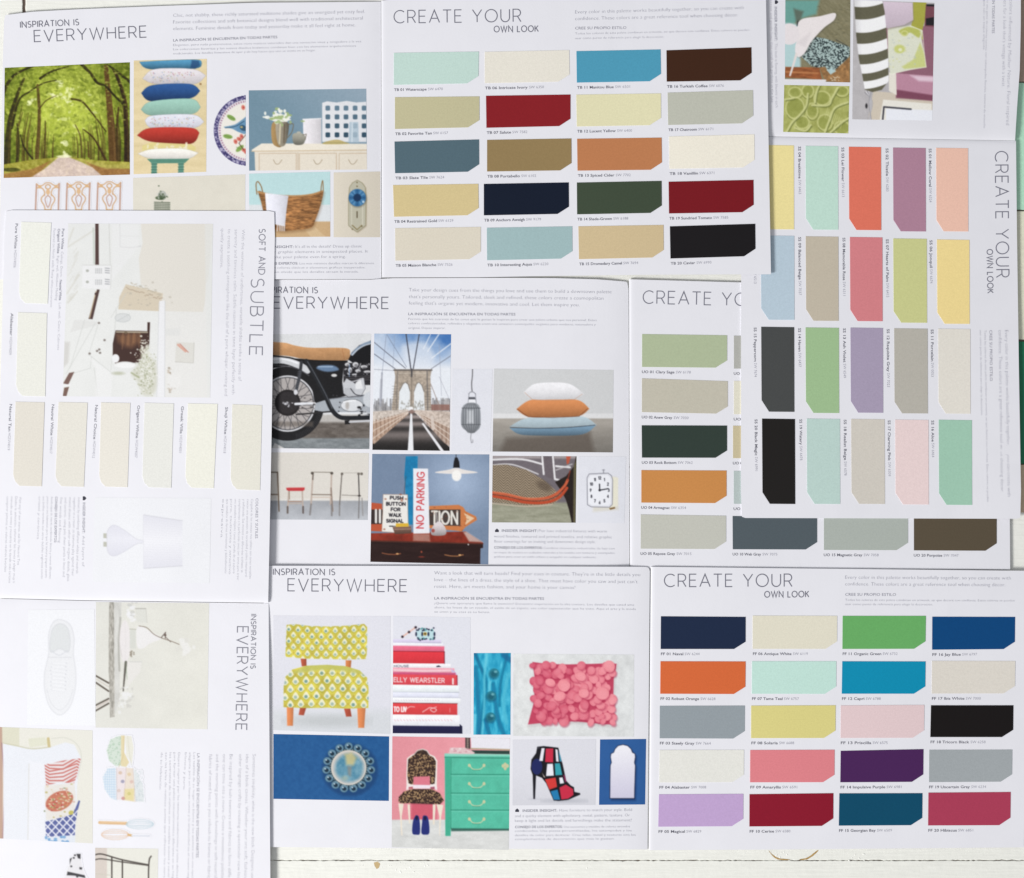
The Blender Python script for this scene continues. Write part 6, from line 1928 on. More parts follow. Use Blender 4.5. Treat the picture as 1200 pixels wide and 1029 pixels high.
def pinkroom():
    q = [(459.8, 863), (597.6, 865.2), (596.2, 996), (459, 993)]
    c = Cv(457, 860, 600, 998, (234, 150, 160))
    P = lambda L: [(455 + x / 7.093, 855 + y / 7.093) for x, y in L]
    c.a += ((c.X - 500) * .12)[..., None] + ((vnoise(c.X, c.Y, 14, 2) - .5) * 8)[..., None]
    c.poly(P([(190, 600), (400, 600), (400, 755), (180, 755)]), (214, 84, 106), .85, 5)
    c.rect(450, 960.6, 610, 1005, lambda X, Y: np.array((214, 215, 213)) + ((vnoise(X * .6, Y * 1.5, 6, 4) - .5) * 22)[..., None], 1, 1)
    c.poly(P([(640, 60), (680, 62), (682, 160), (640, 160)]), (70, 60, 62))
    for y in range(75, 160, 14):
        c.ell(*P([(660, y)])[0], 1.4, .7, (196, 176, 160), .8)
    c.poly(P([(686, 60), (1015, 70), (1015, 165), (690, 155)]), (232, 230, 238))
    c.line(P([(688, 158), (1015, 168)]), 1.6, (186, 170, 136), .9)
    c.poly(P([(690, 172), (1010, 176), (1010, 205), (720, 200)]), (48, 74, 68))
    # dresser
    g = (88, 200, 170)
    c.poly(P([(468, 206), (1015, 212), (1015, 830), (522, 826), (518, 884), (474, 884)]), lambda X, Y: np.clip(np.array(g) * (.93 + .1 * vnoise(X, Y, 8, 3))[..., None], 0, 255))
    c.poly(P([(468, 198), (1015, 206), (1015, 222), (468, 220)]), (140, 218, 196))
    c.line(P([(470, 232), (1015, 238)]), 1, (44, 128, 106), .8)
    c.poly(P([(474, 240), (516, 240), (514, 884), (476, 884)]), (66, 180, 148))
    c.line(P([(522, 240), (520, 820)]), .8, (50, 146, 120), .9)
    for y in (372, 528, 668):
        c.line(P([(520, y), (1015, y + 2)]), 1, (44, 142, 116), .9); c.line(P([(524, y + 12), (1015, y + 14)]), .7, (120, 214, 190), .8)
    c.poly(P([(520, 820), (1015, 824), (1015, 840), (525, 845)]), (44, 96, 84), .9, 1.5)
    for y in (296, 448, 598, 742):
        c.line(P([(676, y), (700, y + 30), (738, y + 36), (772, y + 28), (796, y)]), 1.1, (212, 212, 168), .95, sp=True)
        c.ell(*P([(674, y + 2)])[0], 1.7, 2, (206, 206, 162)); c.ell(*P([(796, y + 2)])[0], 1.7, 2, (206, 206, 162))
        c.line(P([(700, y + 40), (760, y + 42)]), .7, (50, 140, 116), .7)
    for x, y in ((972, 290), (972, 322), (955, 302), (990, 302)):
        c.ell(*P([(x, y)])[0], 1.8, 2.2, (206, 204, 160))
    c.poly(P([(515, 150), (640, 150), (720, 190), (700, 205), (500, 200)]), (226, 196, 198), .95, 1)
    for k in range(16):
        c.ell(*P([(U_(520, 690), U_(155, 195))])[0], 1.6, .8, (240, 224, 224) if k % 2 else (206, 150, 160), .7)
    # chair
    bk_ = P([(155, 240), (190, 212), (215, 200), (240, 170), (285, 158), (325, 172), (345, 205), (385, 222), (408, 260), (405, 380), (404, 500), (380, 470), (170, 470), (152, 500), (150, 380)])
    c.poly(bk_, (238, 228, 222))
    def leo(X, Y):
        n = vnoise(X * 1.3, Y * 1.3, 1.7, 17, 2)
        t = np.clip((n - .5) * 7, 0, .9)[..., None]
        sh = np.clip(1 - (Y - 880) / 90, .4, 1)[..., None]
        return np.array((66, 46, 40)) * (1 - t) + np.array((186, 152, 108)) * t
    c.poly(P([(165, 245), (200, 218), (222, 205), (245, 178), (285, 168), (318, 180), (338, 212), (375, 230), (396, 265), (392, 380), (385, 450), (350, 462), (200, 462), (168, 445), (158, 380)]), leo)
    c.poly(P([(222, 200), (245, 178), (285, 168), (318, 180), (338, 212)]), (48, 34, 32), .65, 3)
    c.poly(P([(150, 475), (200, 455), (380, 455), (408, 480), (405, 506), (380, 490), (180, 490), (150, 506)]), (238, 228, 228), .95)
    c.poly(P([(170, 478), (205, 474), (205, 492), (168, 492)]), (176, 70, 84), .8)
    c.poly(P([(350, 478), (385, 474), (385, 496), (350, 492)]), (150, 50, 80), .8)
    c.poly(P([(210, 392), (345, 388), (348, 462), (208, 460)]), (226, 122, 140)); c.poly(P([(208, 460), (348, 462), (345, 488), (206, 486)]), (238, 224, 234))
    c.poly(P([(88, 560), (130, 515), (200, 494), (360, 494), (430, 530), (462, 590), (430, 622), (200, 612), (110, 614), (84, 600)]), leo)
    c.poly(P([(190, 600), (380, 604), (380, 622), (190, 616)]), (60, 40, 40), .6, 2)
    for p in ([(84, 615), (128, 618), (112, 720), (118, 880), (108, 880), (98, 720)], [(400, 620), (458, 628), (440, 720), (430, 880), (424, 880), (425, 720)], [(160, 622), (180, 622), (185, 780), (172, 780)], [(370, 622), (394, 622), (385, 790), (370, 790)]):
        c.poly(P(p), (236, 224, 206))
    for p in ([(200, 860), (204, 770), (222, 722), (236, 712), (254, 726), (264, 790), (262, 866), (232, 874)], [(276, 860), (280, 780), (288, 722), (306, 714), (328, 728), (340, 790), (340, 862), (308, 874)]):
        c.poly(P(p), (38, 50, 128), sp=True)
    c.ell(*P([(236, 735)])[0], 1.6, 2.4, (18, 22, 66)); c.ell(*P([(306, 737)])[0], 1.6, 2.4, (18, 22, 66))
    c.grain(1.3, 5, 5)
    picture(c, q, z_ffl, ffl, 'printed photo of a leopard chair beside a green dresser on pink')
pinkroom()

def heel():
    q = [(600.8, 867), (698.4, 866.4), (697.6, 943.4), (600.6, 943.8)]
    c = Cv(598, 864, 701, 946, (219, 219, 227))
    P = lambda L: [(600 + x / 7.27, 860 + y / 7.27) for x, y in L]
    k = np.clip((c.Y - 905) / 60, 0, 1)[..., None]
    c.a = c.a * (1 - .05 * k)
    c.ell(661, 938.5, 24, 2.2, (176, 178, 188), .7, 4)
    c.ell(626, 936.5, 6, 1, (190, 190, 200), .6, 2)
    blk = (26, 25, 34)
    c.poly(P([(215, 110), (270, 104), (395, 118), (408, 180), (432, 260), (462, 400), (500, 440), (528, 455), (532, 495), (580, 505), (582, 518), (530, 540), (480, 562), (400, 572), (355, 568), (330, 510), (290, 420), (255, 375), (205, 355), (196, 555), (182, 555), (176, 350), (158, 300), (165, 220), (205, 165)]), blk)
    c.ell(*P([(212, 280)])[0], 6.4, 9.4, (34, 44, 104))
    w_ = (232, 232, 240); r_ = (212, 44, 74)
    for p, cc in (([(252, 122), (278, 122), (262, 232), (232, 230)], w_), ([(288, 126), (352, 124), (350, 244), (282, 240)], r_), ([(370, 130), (388, 134), (398, 238), (376, 236)], w_),
                  ([(394, 140), (410, 180), (424, 236), (406, 236)], (60, 150, 180)), ([(300, 256), (348, 254), (356, 356), (290, 360)], w_), ([(364, 252), (408, 250), (428, 350), (370, 354)], (52, 166, 180)),
                  ([(280, 388), (372, 372), (384, 452), (318, 476)], (222, 60, 56)), ([(402, 374), (430, 370), (444, 420), (408, 426)], w_), ([(328, 490), (388, 474), (410, 562), (356, 562)], (30, 128, 184)),
                  ([(404, 458), (458, 432), (520, 470), (524, 520), (480, 552), (420, 560)], r_), ([(436, 350), (448, 350), (464, 410), (452, 412)], (150, 40, 90))):
        c.poly(P(p), cc, 1, .8)
    c.poly(P([(256, 330), (285, 372), (270, 370)]), (200, 186, 170), .9)
    c.ell(*P([(225, 118)])[0], 1.6, 1, (70, 70, 80))
    picture(c, q, z_ffl, ffl, 'printed photo of a colour block high heel')
heel()

def mirror():
    q = [(703.2, 866.6), (757.2, 866), (756, 942.8), (702, 943.2)]
    c = Cv(700, 864, 760, 946, (46, 98, 164))
    c.grain(10, 3, 3)
    P = lambda L: [(600 + x / 7.27, 860 + y / 7.27) for x, y in L]
    s = P([(836, 548), (840, 270), (850, 245), (842, 200), (845, 172), (868, 160), (880, 130), (905, 104), (945, 94), (985, 104), (1012, 130), (1024, 160), (1046, 172), (1048, 200), (1040, 245), (1048, 270), (1040, 548)])
    c.poly([(x + 1.6, y + 2.4) for x, y in s], (16, 44, 92), .75, 4)
    c.line(s + [s[0]], 1.6, (30, 40, 70), .9)
    c.poly(s, lambda X, Y: np.stack([238 - (Y - 873) * .5, 237 - (Y - 873) * .55, 243 - (Y - 873) * .3], -1))
    picture(c, q, z_ffl, ffl, 'printed photo of an arched mirror on a blue wall')
mirror()

# ---- right brochure
def bird():
    q = [(920.4, -2), (996.6, -1), (996.2, 96.6), (919.8, 95)]
    c = Cv(917, -4, 999, 99, (128, 122, 92))
    P = lambda L: [(900 + x / 6, y / 6) for x, y in L]
    c.a += ((vnoise((c.X + c.Y) * .4, (c.Y - c.X) * 2, 6, 4) - .5) * 30)[..., None]
    c.poly(P([(110, 0), (360, 0), (340, 100), (240, 130), (180, 170), (110, 170)]), (100, 158, 148), 1, 4)
    c.poly(P([(110, 160), (220, 170), (230, 480), (110, 490)]), (172, 204, 206), 1, 3)
    c.poly(P([(180, 60), (250, 80), (220, 170), (200, 170)]), (86, 84, 70), .7, 3)
    mp_ = P([(330, 260), (400, 270), (575, 330), (575, 390), (500, 480), (440, 520), (400, 495), (300, 460), (235, 400), (270, 330)])
    def mapf(X, Y):
        n = vnoise(X * 1.6, Y * 1.6, 2.0, 7, 2)
        t = np.clip((n - .42) * 12, 0, 1)[..., None]
        return np.array((46, 58, 60)) * (1 - t) + np.array((166, 188, 184)) * t
    c.poly(mp_, mapf, 1, 1)
    c.line(P([(300, 330), (340, 400), (420, 430), (490, 475)]), .9, (40, 44, 48), .8, sp=True)
    c.line(P([(480, 280), (560, 325)]), .8, (40, 44, 48), .8)
    c.poly(P([(120, 470), (360, 475), (380, 560), (120, 545)]), lambda X, Y: np.clip(np.array((152, 84, 44)) * (.75 + .5 * vnoise(X * .5, Y * 2, 3, 3))[..., None], 0, 255), 1, 1)
    c.line(P([(125, 505), (350, 515)]), 2, (196, 128, 76), .7)
    c.poly(P([(360, 475), (400, 470), (440, 520), (575, 400), (575, 590), (400, 570)]), lambda X, Y: np.clip(np.array((156, 112, 66)) * (.7 + .6 * vnoise(X, Y, 3, 5))[..., None], 0, 255), 1, 1.5)
    c.poly(P([(410, 490), (450, 480), (480, 500), (440, 525)]), (176, 204, 206), .9)
    c.poly(P([(110, 555), (410, 560), (405, 580), (110, 575)]), (222, 220, 224))
    for k in range(14):
        c.ell(*P([(U_(440, 500), U_(540, 570))])[0], .8, .7, (216, 200, 170), .8)
    for k in range(50):
        c.ell(*P([(U_(350, 575), U_(10, 260))])[0], U_(.5, 2), .6, (152, 140, 104) if k % 2 else (92, 88, 66), .6)
    wing = spl(P([(470, 92), (465, 140), (400, 190), (350, 240), (300, 300), (260, 370), (225, 400), (205, 395), (190, 360), (195, 310), (215, 260), (205, 190), (220, 150), (260, 128), (360, 115)]))
    c.poly([(x + 1, y + 1) for x, y in wing], (70, 70, 60), .4, 3)
    c.poly(wing, (228, 220, 220))
    c.line(P([(200, 380), (180, 450), (155, 530)]), 3, (222, 212, 208), 1, w2=2)
    c.ell(*P([(150, 240)])[0], 12, 12.5, (224, 216, 218), 1)
    c.line(P([(205, 180), (210, 150)]), 1.4, (40, 46, 50), .8)
    c.poly(P([(200, 300), (300, 230), (260, 330)]), (206, 198, 200), .5, 4)
    c.grain(1.3, 5, 5)
    picture(c, q, z_ssa, ssa, 'printed photo of a white bird ornament')
bird()

def relief():
    q = [(919, 99.6), (995.4, 101), (994.2, 156.4), (917.8, 154.6)]
    c = Cv(915, 97, 998, 159, (166, 170, 88))
    c.a += ((vnoise(c.X, c.Y, 7, 4) - .5) * 50)[..., None]
    P = lambda L: [(900 + x / 6, y / 6) for x, y in L]
    for x, y, rx, ry in ((190, 650, 40, 32), (280, 640, 36, 40), (380, 690, 52, 44), (190, 760, 60, 70), (240, 860, 44, 40), (400, 860, 46, 50), (520, 640, 40, 30), (520, 900, 50, 44), (310, 780, 34, 50)):
        X, Y = P([(x, y)])[0]
        c.ell(X, Y, rx / 6, ry / 6, (140, 148, 62), .6, 3, rot=R_.rand() * 90)
        c.ring(X, Y, rx / 6 + .8, ry / 6 + .8, 1.8, (198, 200, 126), .8)
        c.ring(X + .7, Y + 1.3, rx / 6 + 1.6, ry / 6 + 1.6, .8, (96, 104, 44), .6, 10, 150)
    for pts in ([(130, 930), (170, 860), (230, 800), (270, 740), (280, 660)], [(310, 740), (420, 740), (450, 690), (490, 620)], [(400, 930), (430, 850), (470, 760), (560, 720)], [(190, 900), (260, 920), (300, 880)], [(440, 930), (520, 860), (570, 830)], [(120, 700), (180, 690)], [(360, 600), (340, 650), (330, 720)]):
        c.line([(x + 1.1, y + 1.3) for x, y in P(pts)], 1.6, (84, 94, 36), .75, 1.4, sp=True)
        c.line(P(pts), 2.4, (204, 206, 136), .9, 1.4, sp=True)
    for k in range(10):
        c.line(P([(420 + k * 12, 760 + k * 9), (400 + k * 12, 830 + k * 8)]), .7, (206, 206, 140), .6)
    c.grain(1.5, 8, 5)
    picture(c, q, z_ssa, ssa, 'printed photo of carved green relief')
relief()

def fabrics():
    q = [(1000.2, 0), (1095, 3.4), (1092.4, 141.4), (998.8, 139.8)]
    c = Cv(996, -3, 1098, 144, (176, 172, 174))
    P = lambda L: [(900 + x / 6, y / 6) for x, y in L]
    c.poly(P([(740, 640), (1180, 680), (1180, 870), (700, 860)]), (202, 190, 172))
    c.poly(P([(590, 300), (660, 480), (700, 860), (590, 860)]), lambda X, Y: np.array((180, 176, 178)) + ((vnoise(X, Y, 6, 4) - .5) * 14)[..., None])
    for k in range(7):
        c.line(P([(680 + k * 9, 650 - k * 6), (735 - k * 4, 720), (700 + k * 5, 860)]), .9, (226, 224, 228) if k % 2 else (130, 128, 134), .8, sp=True)
    c.ell(*P([(692, 745)])[0], 1.4, 3, (50, 48, 52))
    c.poly(P([(800, 200), (1170, 180), (1170, 560), (880, 520)]), (142, 92, 110))
    c.poly(P([(900, 515), (1165, 535), (1165, 710), (900, 680)]), (184, 130, 152))
    c.poly(P([(1000, 530), (1165, 540), (1165, 575), (1060, 570)]), (222, 196, 210), .9, 3)
    c.poly(P([(900, 630), (1165, 670), (1165, 710), (900, 690)]), (118, 58, 80), .9, 2)
    c.poly(P([(850, 510), (900, 512), (905, 670), (850, 640)]), (224, 218, 206))
    c.poly(P([(810, 700), (1150, 730), (1150, 870), (780, 870)]), (226, 222, 212))
    c.poly(P([(830, 765), (1165, 775), (1165, 870), (830, 870)]), (226, 228, 236))
    c.line(P([(805, 860), (815, 752), (1005, 768)]), 2, (54, 54, 66), .95)
    c.poly(P([(1020, 0), (1115, 0), (1110, 120), (1085, 210), (1090, 280), (1040, 260), (1000, 200), (1020, 130)]), (166, 164, 60))
    c.poly(P([(1110, 30), (1170, 36), (1170, 190), (1100, 185)]), (118, 66, 78)); c.poly(P([(1110, 130), (1170, 120), (1170, 180), (1110, 178)]), (32, 28, 34))
    c.poly(P([(1115, 30), (1170, 30), (1170, 46), (1115, 44)]), (30, 28, 34))
    ik = P([(840, 200), (1000, 180), (1085, 215), (1080, 270), (1100, 380), (1112, 472), (1000, 490), (860, 522), (845, 400)])
    c.poly(ik, (214, 216, 196))
    c.poly(P([(1070, 300), (1100, 380), (1112, 472), (960, 485), (940, 470), (1020, 420)]), (196, 202, 112), .85, 2)
    c.poly(P([(920, 220), (960, 195), (1000, 190), (1070, 215), (1060, 265), (1000, 230), (960, 250)]), (178, 184, 78), .9, 2, sp=True)
    c.ell(*P([(925, 345)])[0], 6.4, 5, (196, 202, 104), .9, 2); c.ell(*P([(930, 350)])[0], 2.2, 2, (226, 228, 190), .9)
    c.ring(*P([(960, 235)])[0], 3.6, 2.8, 1.4, (206, 208, 130), .9)
    for k in range(30):
        x, y = U_(850, 1080), U_(220, 480)
        c.ell(*P([(x, y)])[0], U_(.6, 1.6), U_(.6, 1.2), (184, 192, 190) if k % 2 else (206, 208, 150), .6)
    c.line([ik[1], ik[2], ik[4], ik[5], ik[6], ik[7]], .8, (232, 232, 214), .8)
    pl_ = P([(810, 10), (1015, 20), (1022, 140), (960, 175), (840, 200), (815, 150)])
    c.poly([(x + .5, y + 1.5) for x, y in pl_], (120, 110, 90), .5, 3)
    c.poly(pl_, lambda X, Y: np.clip(np.array((206, 188, 202)) * (1.02 - (Y - 2) / 300)[..., None], 0, 255))
    roll = P([(605, -10), (800, -10), (820, 80), (835, 240), (845, 400), (848, 570), (800, 632), (735, 648), (680, 630), (665, 540), (640, 420), (620, 250)])
    edges = [-6, 4.5, 19, 36.5, 47.5, 61, 71, 82.5, 91, 99.5, 120]
    def stripes(X, Y):
        xr = (X - 1005) / 34
        yy = Y - 5.5 + 9 * (xr - .35) ** 2 * -1 + 3.2 + (xr - .5) * 5.5 * 1
        o = np.zeros(X.shape)
        for i in range(0, len(edges) - 1, 2):
            pass
        for a, b in ((2, 15), (31, 44), (55.5, 66.5), (76.5, 86), (96, 120)):
            o = np.maximum(o, np.clip((yy - a) / .9 + .5, 0, 1) * np.clip((b - yy) / .9 + .5, 0, 1))
        o = o[..., None]
        sh = (1.04 - .42 * np.clip(.28 - xr, 0, 1) - .1 * np.clip(xr - .8, 0, 1))[..., None]
        return np.clip((np.array((92, 90, 70)) * o + np.array((228, 227, 229)) * (1 - o)) * sh, 0, 255)
    def tmp():
        c.rect(996, -3, 1060, 120, stripes)
    def st2(X, Y):
        xr = np.clip((X - 1002) / 38, -.2, 1.2)
        yy = Y + 6.5 * (xr - .5) * 1.0 + 5.0 * (xr - .5) ** 2 * 4 * .55 - 2
        o = np.zeros(X.shape)
        for a, b in ((5.5, 20), (35.5, 48.5), (61, 72.5), (83.5, 92.5), (101.5, 120)):
            o = np.maximum(o, np.clip((yy - a) / .9 + .5, 0, 1) * np.clip((b - yy) / .9 + .5, 0, 1))
        o = o[..., None]
        sh = (1.03 - .5 * np.clip(.22 - xr, 0, 1))[..., None]
        return np.clip((np.array((94, 91, 71)) * o + np.array((229, 228, 230)) * (1 - o)) * sh, 0, 255)
    c.poly(roll, st2, 1, .8)
    c.grain(1.3, 5, 5)
    picture(c, q, z_ssa, ssa, 'printed photo of striped, ikat and lilac cushions')
fabrics()

# ---- left brochure
def sideroom():
    q = [(80, 262), (249.6, 262.4), (246.2, 466), (73.4, 464.4)]
    c = Cv(70, 259, 253, 469, (230, 231, 229))
    P = lambda L: [(60 + x / 4.575, 250 + y / 4.575) for x, y in L]
    c.a += ((vnoise(c.X, c.Y, 18, 4) - .5) * 6)[..., None]
    gl = (206, 206, 202)
    c.poly(P([(480, 50), (870, 50), (840, 380), (815, 530), (610, 525), (580, 460), (480, 380), (470, 240), (490, 160)]), (227, 222, 212))
    c.poly(P([(820, 530), (830, 380), (860, 300), (870, 1000), (610, 990), (610, 525)]), (231, 230, 227))
    c.poly(P([(365, 450), (400, 380), (600, 430), (580, 525), (360, 515)]), (216, 202, 178))
    for k in range(26):
        t = k / 25
        c.ell(*P([(405 + t * 190, 400 + t * 60 + R_.randn() * 4)])[0], 1, .6, (176, 154, 130), .8)
        c.ell(*P([(430 + t * 150, 376 + t * 60 + R_.randn() * 4)])[0], 1, .5, (190, 176, 150), .8)
    for k in range(24):
        c.ell(*P([(U_(400, 660), U_(370, 500))])[0], U_(.6, 2), U_(.5, 1.4), (182, 174, 158), .5)
    for a in ([(70, 210), (120, 80)], [(85, 430), (150, 330)], [(90, 180), (230, 90)], [(90, 480), (140, 420)]):
        c.line(P(a), 1.2, (204, 200, 186), .8, 2)
    for k in range(20):
        x, y = U_(80, 130), U_(180, 480)
        c.line(P([(x, y), (x + 22, y - 30)]), .7, (212, 210, 200), .7)
    c.line(P([(310, 50), (316, 280)]), .8, gl); c.line(P([(368, 60), (370, 180), (430, 184), (480, 176)]), 1, (196, 196, 196), .9)
    c.line(P([(372, 120), (470, 124)]), .7, gl)
    c.poly(P([(325, 60), (470, 60), (470, 180), (325, 360)]), (235, 235, 236), .6, 3)
    dk = (74, 48, 44)
    c.poly(P([(236, 52), (254, 52), (256, 276), (236, 276)]), dk); c.line(P([(226, 80), (230, 270)]), 2, (196, 206, 194), .8)
    c.poly(P([(246, 408), (260, 410), (222, 568), (200, 566)]), dk); c.line(P([(240, 420), (206, 560)]), 1.2, (190, 166, 130), .9); c.ell(*P([(240, 432)])[0], 1.6, 1.6, dk)
    c.poly(P([(168, 278), (322, 278), (318, 408), (166, 402)]), (236, 236, 237)); c.line(P([(168, 278), (322, 278), (318, 408)]), .6, gl)
    for y in (308, 368):
        c.ell(*P([(194, y)])[0], 1.8, 1.6, (176, 178, 170))
        for i in range(4):
            for j in range(3):
                c.rect(*P([(236 + i * 10, y - 12 + j * 10)])[0], *P([(242 + i * 10, y - 6 + j * 10)])[0], (160, 162, 164), .8)
        for i in range(3):
            c.line(P([(290, y - 14 + i * 12), (312, y - 12 + i * 12)]), 1.1, (146, 148, 154), .8)
    c.poly(P([(124, 570), (250, 580), (245, 600), (100, 640)]), (222, 222, 220), .8)
    for a in ([(180, 570), (100, 830)], [(250, 600), (200, 760)], [(235, 590), (80, 860)], [(205, 760), (330, 860)], [(215, 770), (210, 830), (110, 860)], [(350, 520), (320, 840)], [(250, 980), (230, 830)], [(400, 430), (320, 560)]):
        c.line(P(a), .7, (202, 204, 200), .8)
    c.poly(P([(200, 770), (330, 860), (320, 990), (240, 985), (240, 830)]), (236, 236, 236), .7, 2)
    for x, y in ((256, 588), (286, 680), (246, 738), (262, 748), (206, 752), (258, 730)):
        c.ell(*P([(x, y)])[0], 1.5, 1.3, (110, 96, 90), .8)
    c.poly(P([(70, 690), (100, 690), (92, 800), (64, 830)]), (206, 204, 200), .8, 3)
    c.poly(P([(96, 856), (124, 850), (92, 918), (64, 912)]), (116, 84, 76)); c.poly(P([(70, 935), (96, 930), (82, 980), (62, 980)]), (116, 84, 72))
    c.line(P([(60, 925), (100, 920)]), 2, (238, 238, 240))
    # dark recess with wooden front
    c.poly(P([(345, 628), (515, 632), (516, 584), (530, 584), (526, 700), (520, 720), (470, 800), (345, 808), (330, 780), (330, 700)]), (58, 32, 26))
    c.poly(P([(350, 650), (470, 640), (476, 690), (430, 720), (400, 715), (360, 690)]), (132, 86, 54), .85, 6)
    for k in range(9):
        c.line(P([(370 + k * 15, 640), (366 + k * 15, 690 + R_.rand() * 40)]), 1.2, (164, 112, 70) if k % 2 else (70, 40, 30), .5, 1.5)
    c.line(P([(350, 636), (515, 638)]), 1.6, (186, 176, 150), .9); c.ell(*P([(400, 640)])[0], 2, 1.2, (110, 90, 64))
    c.ell(*P([(384, 560)])[0], 9, 5, (214, 216, 216), .9, 2); c.ring(*P([(384, 560)])[0], 9, 5, .7, (186, 190, 190), .8); c.line(P([(350, 580), (420, 540)]), .6, (180, 184, 186), .7)
    c.poly(P([(580, 470), (610, 468), (608, 985), (566, 985)]), (236, 236, 239)); c.line(P([(610, 470), (608, 985)]), .7, (200, 202, 206), .8); c.line(P([(578, 480), (566, 985)]), .6, (204, 206, 210), .8)
    c.ell(*P([(345, 778)])[0], 4.4, 5, (238, 238, 240)); c.ell(*P([(396, 824)])[0], 15, 6.4, (228, 229, 228)); c.ell(*P([(396, 816)])[0], 12, 3, (240, 240, 240))
    c.ell(*P([(360, 858)])[0], 7, 2, (168, 172, 138), .6, 2)
    c.poly(P([(470, 800), (500, 720), (525, 705), (520, 760), (560, 800), (566, 920), (540, 975), (490, 970), (460, 900), (430, 860)]), (208, 208, 190), .85, 4, sp=True)
    for k in range(420):
        x, y = 508 + R_.randn() * 26, 850 + R_.randn() * 58
        if x < 568:
            c.ell(*P([(x, y)])[0], U_(.4, 1.2), U_(.4, 1.0), [(238, 238, 232), (166, 170, 138), (190, 192, 164), (228, 228, 218)][k % 4], .85)
    for k in range(40):
        c.ell(*P([(500 + R_.randn() * 14, 730 + R_.randn() * 26)])[0], U_(.5, 1.6), U_(.5, 1.2), (226, 224, 208), .9)
    c.line(P([(430, 855), (470, 880)]), 2, (150, 158, 110), .6)
    c.poly(P([(670, 690), (765, 694), (762, 800), (664, 794)]), (221, 219, 212)); c.line(P([(664, 796), (762, 802), (766, 694)]), 1, (200, 198, 190), .9)
    c.line(P([(680, 705), (720, 740)]), 2.6, (222, 160, 140), .9); c.line(P([(690, 700), (735, 745)]), 1, (200, 110, 90), .8)
    c.poly(P([(610, 620), (690, 615), (690, 655), (612, 655)]), (224, 224, 222), .9, 2)
    for k in range(24):
        c.ell(*P([(625 + abs(R_.randn()) * 14, (850 if k % 2 else 940) + R_.randn() * 14)])[0], U_(.8, 1.6), U_(.6, 1.2), (200, 186, 170) if k % 3 else (160, 146, 128), .7)
    c.ell(*P([(660, 900)])[0], 8, 9, (234, 233, 231), .9, 3)
    c.poly([(240, 262), (250, 262), (247, 466), (243, 466), (241, 330)], (226, 228, 226), .6, 2)
    picture(c, q, z_la, la, 'printed sideways photo of a white kitchen with dark details')
sideroom()

def lamp():
    q = [(111, 583), (247.4, 584), (245.6, 683.4), (108.6, 682)]
    c = Cv(105, 580, 250, 686, (237, 238, 243))
    P = lambda L: [(60 + x / 4.615, 570 + y / 4.615) for x, y in L]
    c.a += ((vnoise(c.X, c.Y, 30, 4) - .5) * 4)[..., None]
    for y in (262, 308):
        c.poly(P([(282, y - 8), (300, y - 8), (302, y + 18), (282, y + 18)]), (190, 190, 176))
    b = P([(302, 300), (302, 250), (318, 220), (345, 210), (400, 240), (460, 284), (494, 292), (494, 306), (460, 312), (400, 350), (345, 376), (316, 368), (303, 340)])
    c.poly(spl(b), lambda X, Y: np.stack([232 - np.abs(Y - 632) * .55 * 1.0, 232 - np.abs(Y - 632) * .55, 241 - np.abs(Y - 632) * .4], -1))
    c.line(spl(b) + [spl(b)[0]], .7, (208, 208, 218), .8)
    sh = P([(498, 154), (710, 186), (710, 430), (500, 444)])
    c.poly(sh, lambda X, Y: np.stack([240 - np.abs(Y - 634) * .5, 240 - np.abs(Y - 634) * .5, 246 - np.abs(Y - 634) * .36], -1))
    c.line([sh[0], sh[1]], .9, (206, 206, 214), .9); c.line([sh[3], sh[2]], .9, (206, 206, 214), .9); c.line([sh[0], sh[3]], .6, (220, 220, 228), .8)
    for k in range(20):
        y = 606 + k * 2.9
        c.line([(168.4, y), (213.4, 610 + (y - 606) * .93)], .35, (218, 218, 227), .6)
    picture(c, q, z_la, la, 'printed sideways photo of a white table lamp')
lamp()

def sneaker():
    q = [(33, 714.6), (110.6, 714), (112, 850.4), (31.6, 849.4)]
    c = Cv(29, 712, 114, 853, (243, 244, 249))
    P = lambda L: [(x / 5, 700 + y / 5) for x, y in L]
    g = (216, 217, 223)
    o = P([(350, 130), (410, 160), (434, 240), (430, 330), (444, 440), (440, 540), (410, 640), (350, 690), (290, 640), (262, 540), (262, 440), (285, 330), (285, 220), (310, 150)])
    c.poly(spl(o), (236, 237, 241)); c.line(spl(o) + [spl(o)[0]], .9, g, .9, 1.2)
    inn = P([(352, 155), (395, 180), (410, 250), (400, 320), (350, 300), (298, 320), (296, 240), (312, 180)])
    c.poly(spl(inn), (224, 227, 229), 1, 2); c.line(spl(inn) + [spl(inn)[0]], .8, (204, 207, 212), .8, 1.2)
    c.line(P([(300, 310), (345, 340), (395, 312)]), 1.2, (214, 216, 224), .8, sp=True)
    c.line(P([(285, 352), (420, 352)]), .8, g, .9)
    for k in range(8):
        for x in (300, 385):
            c.ell(*P([(x + R_.randn() * 3, 385 + k * 22)])[0], .8, .8, (206, 208, 216), .8)
        c.line(P([(305, 385 + k * 22), (382, 392 + k * 22)]), 1.2, (242, 243, 247), .9)
        c.line(P([(305, 392 + k * 22), (382, 399 + k * 22)]), .4, (222, 223, 229), .9)
    c.line(P([(275, 540), (300, 620), (350, 660), (400, 620), (428, 540)]), .7, g, .8, sp=True)
    picture(c, q, z_lb, lbp, 'printed faint photo of a white lace up shoe')
sneaker()

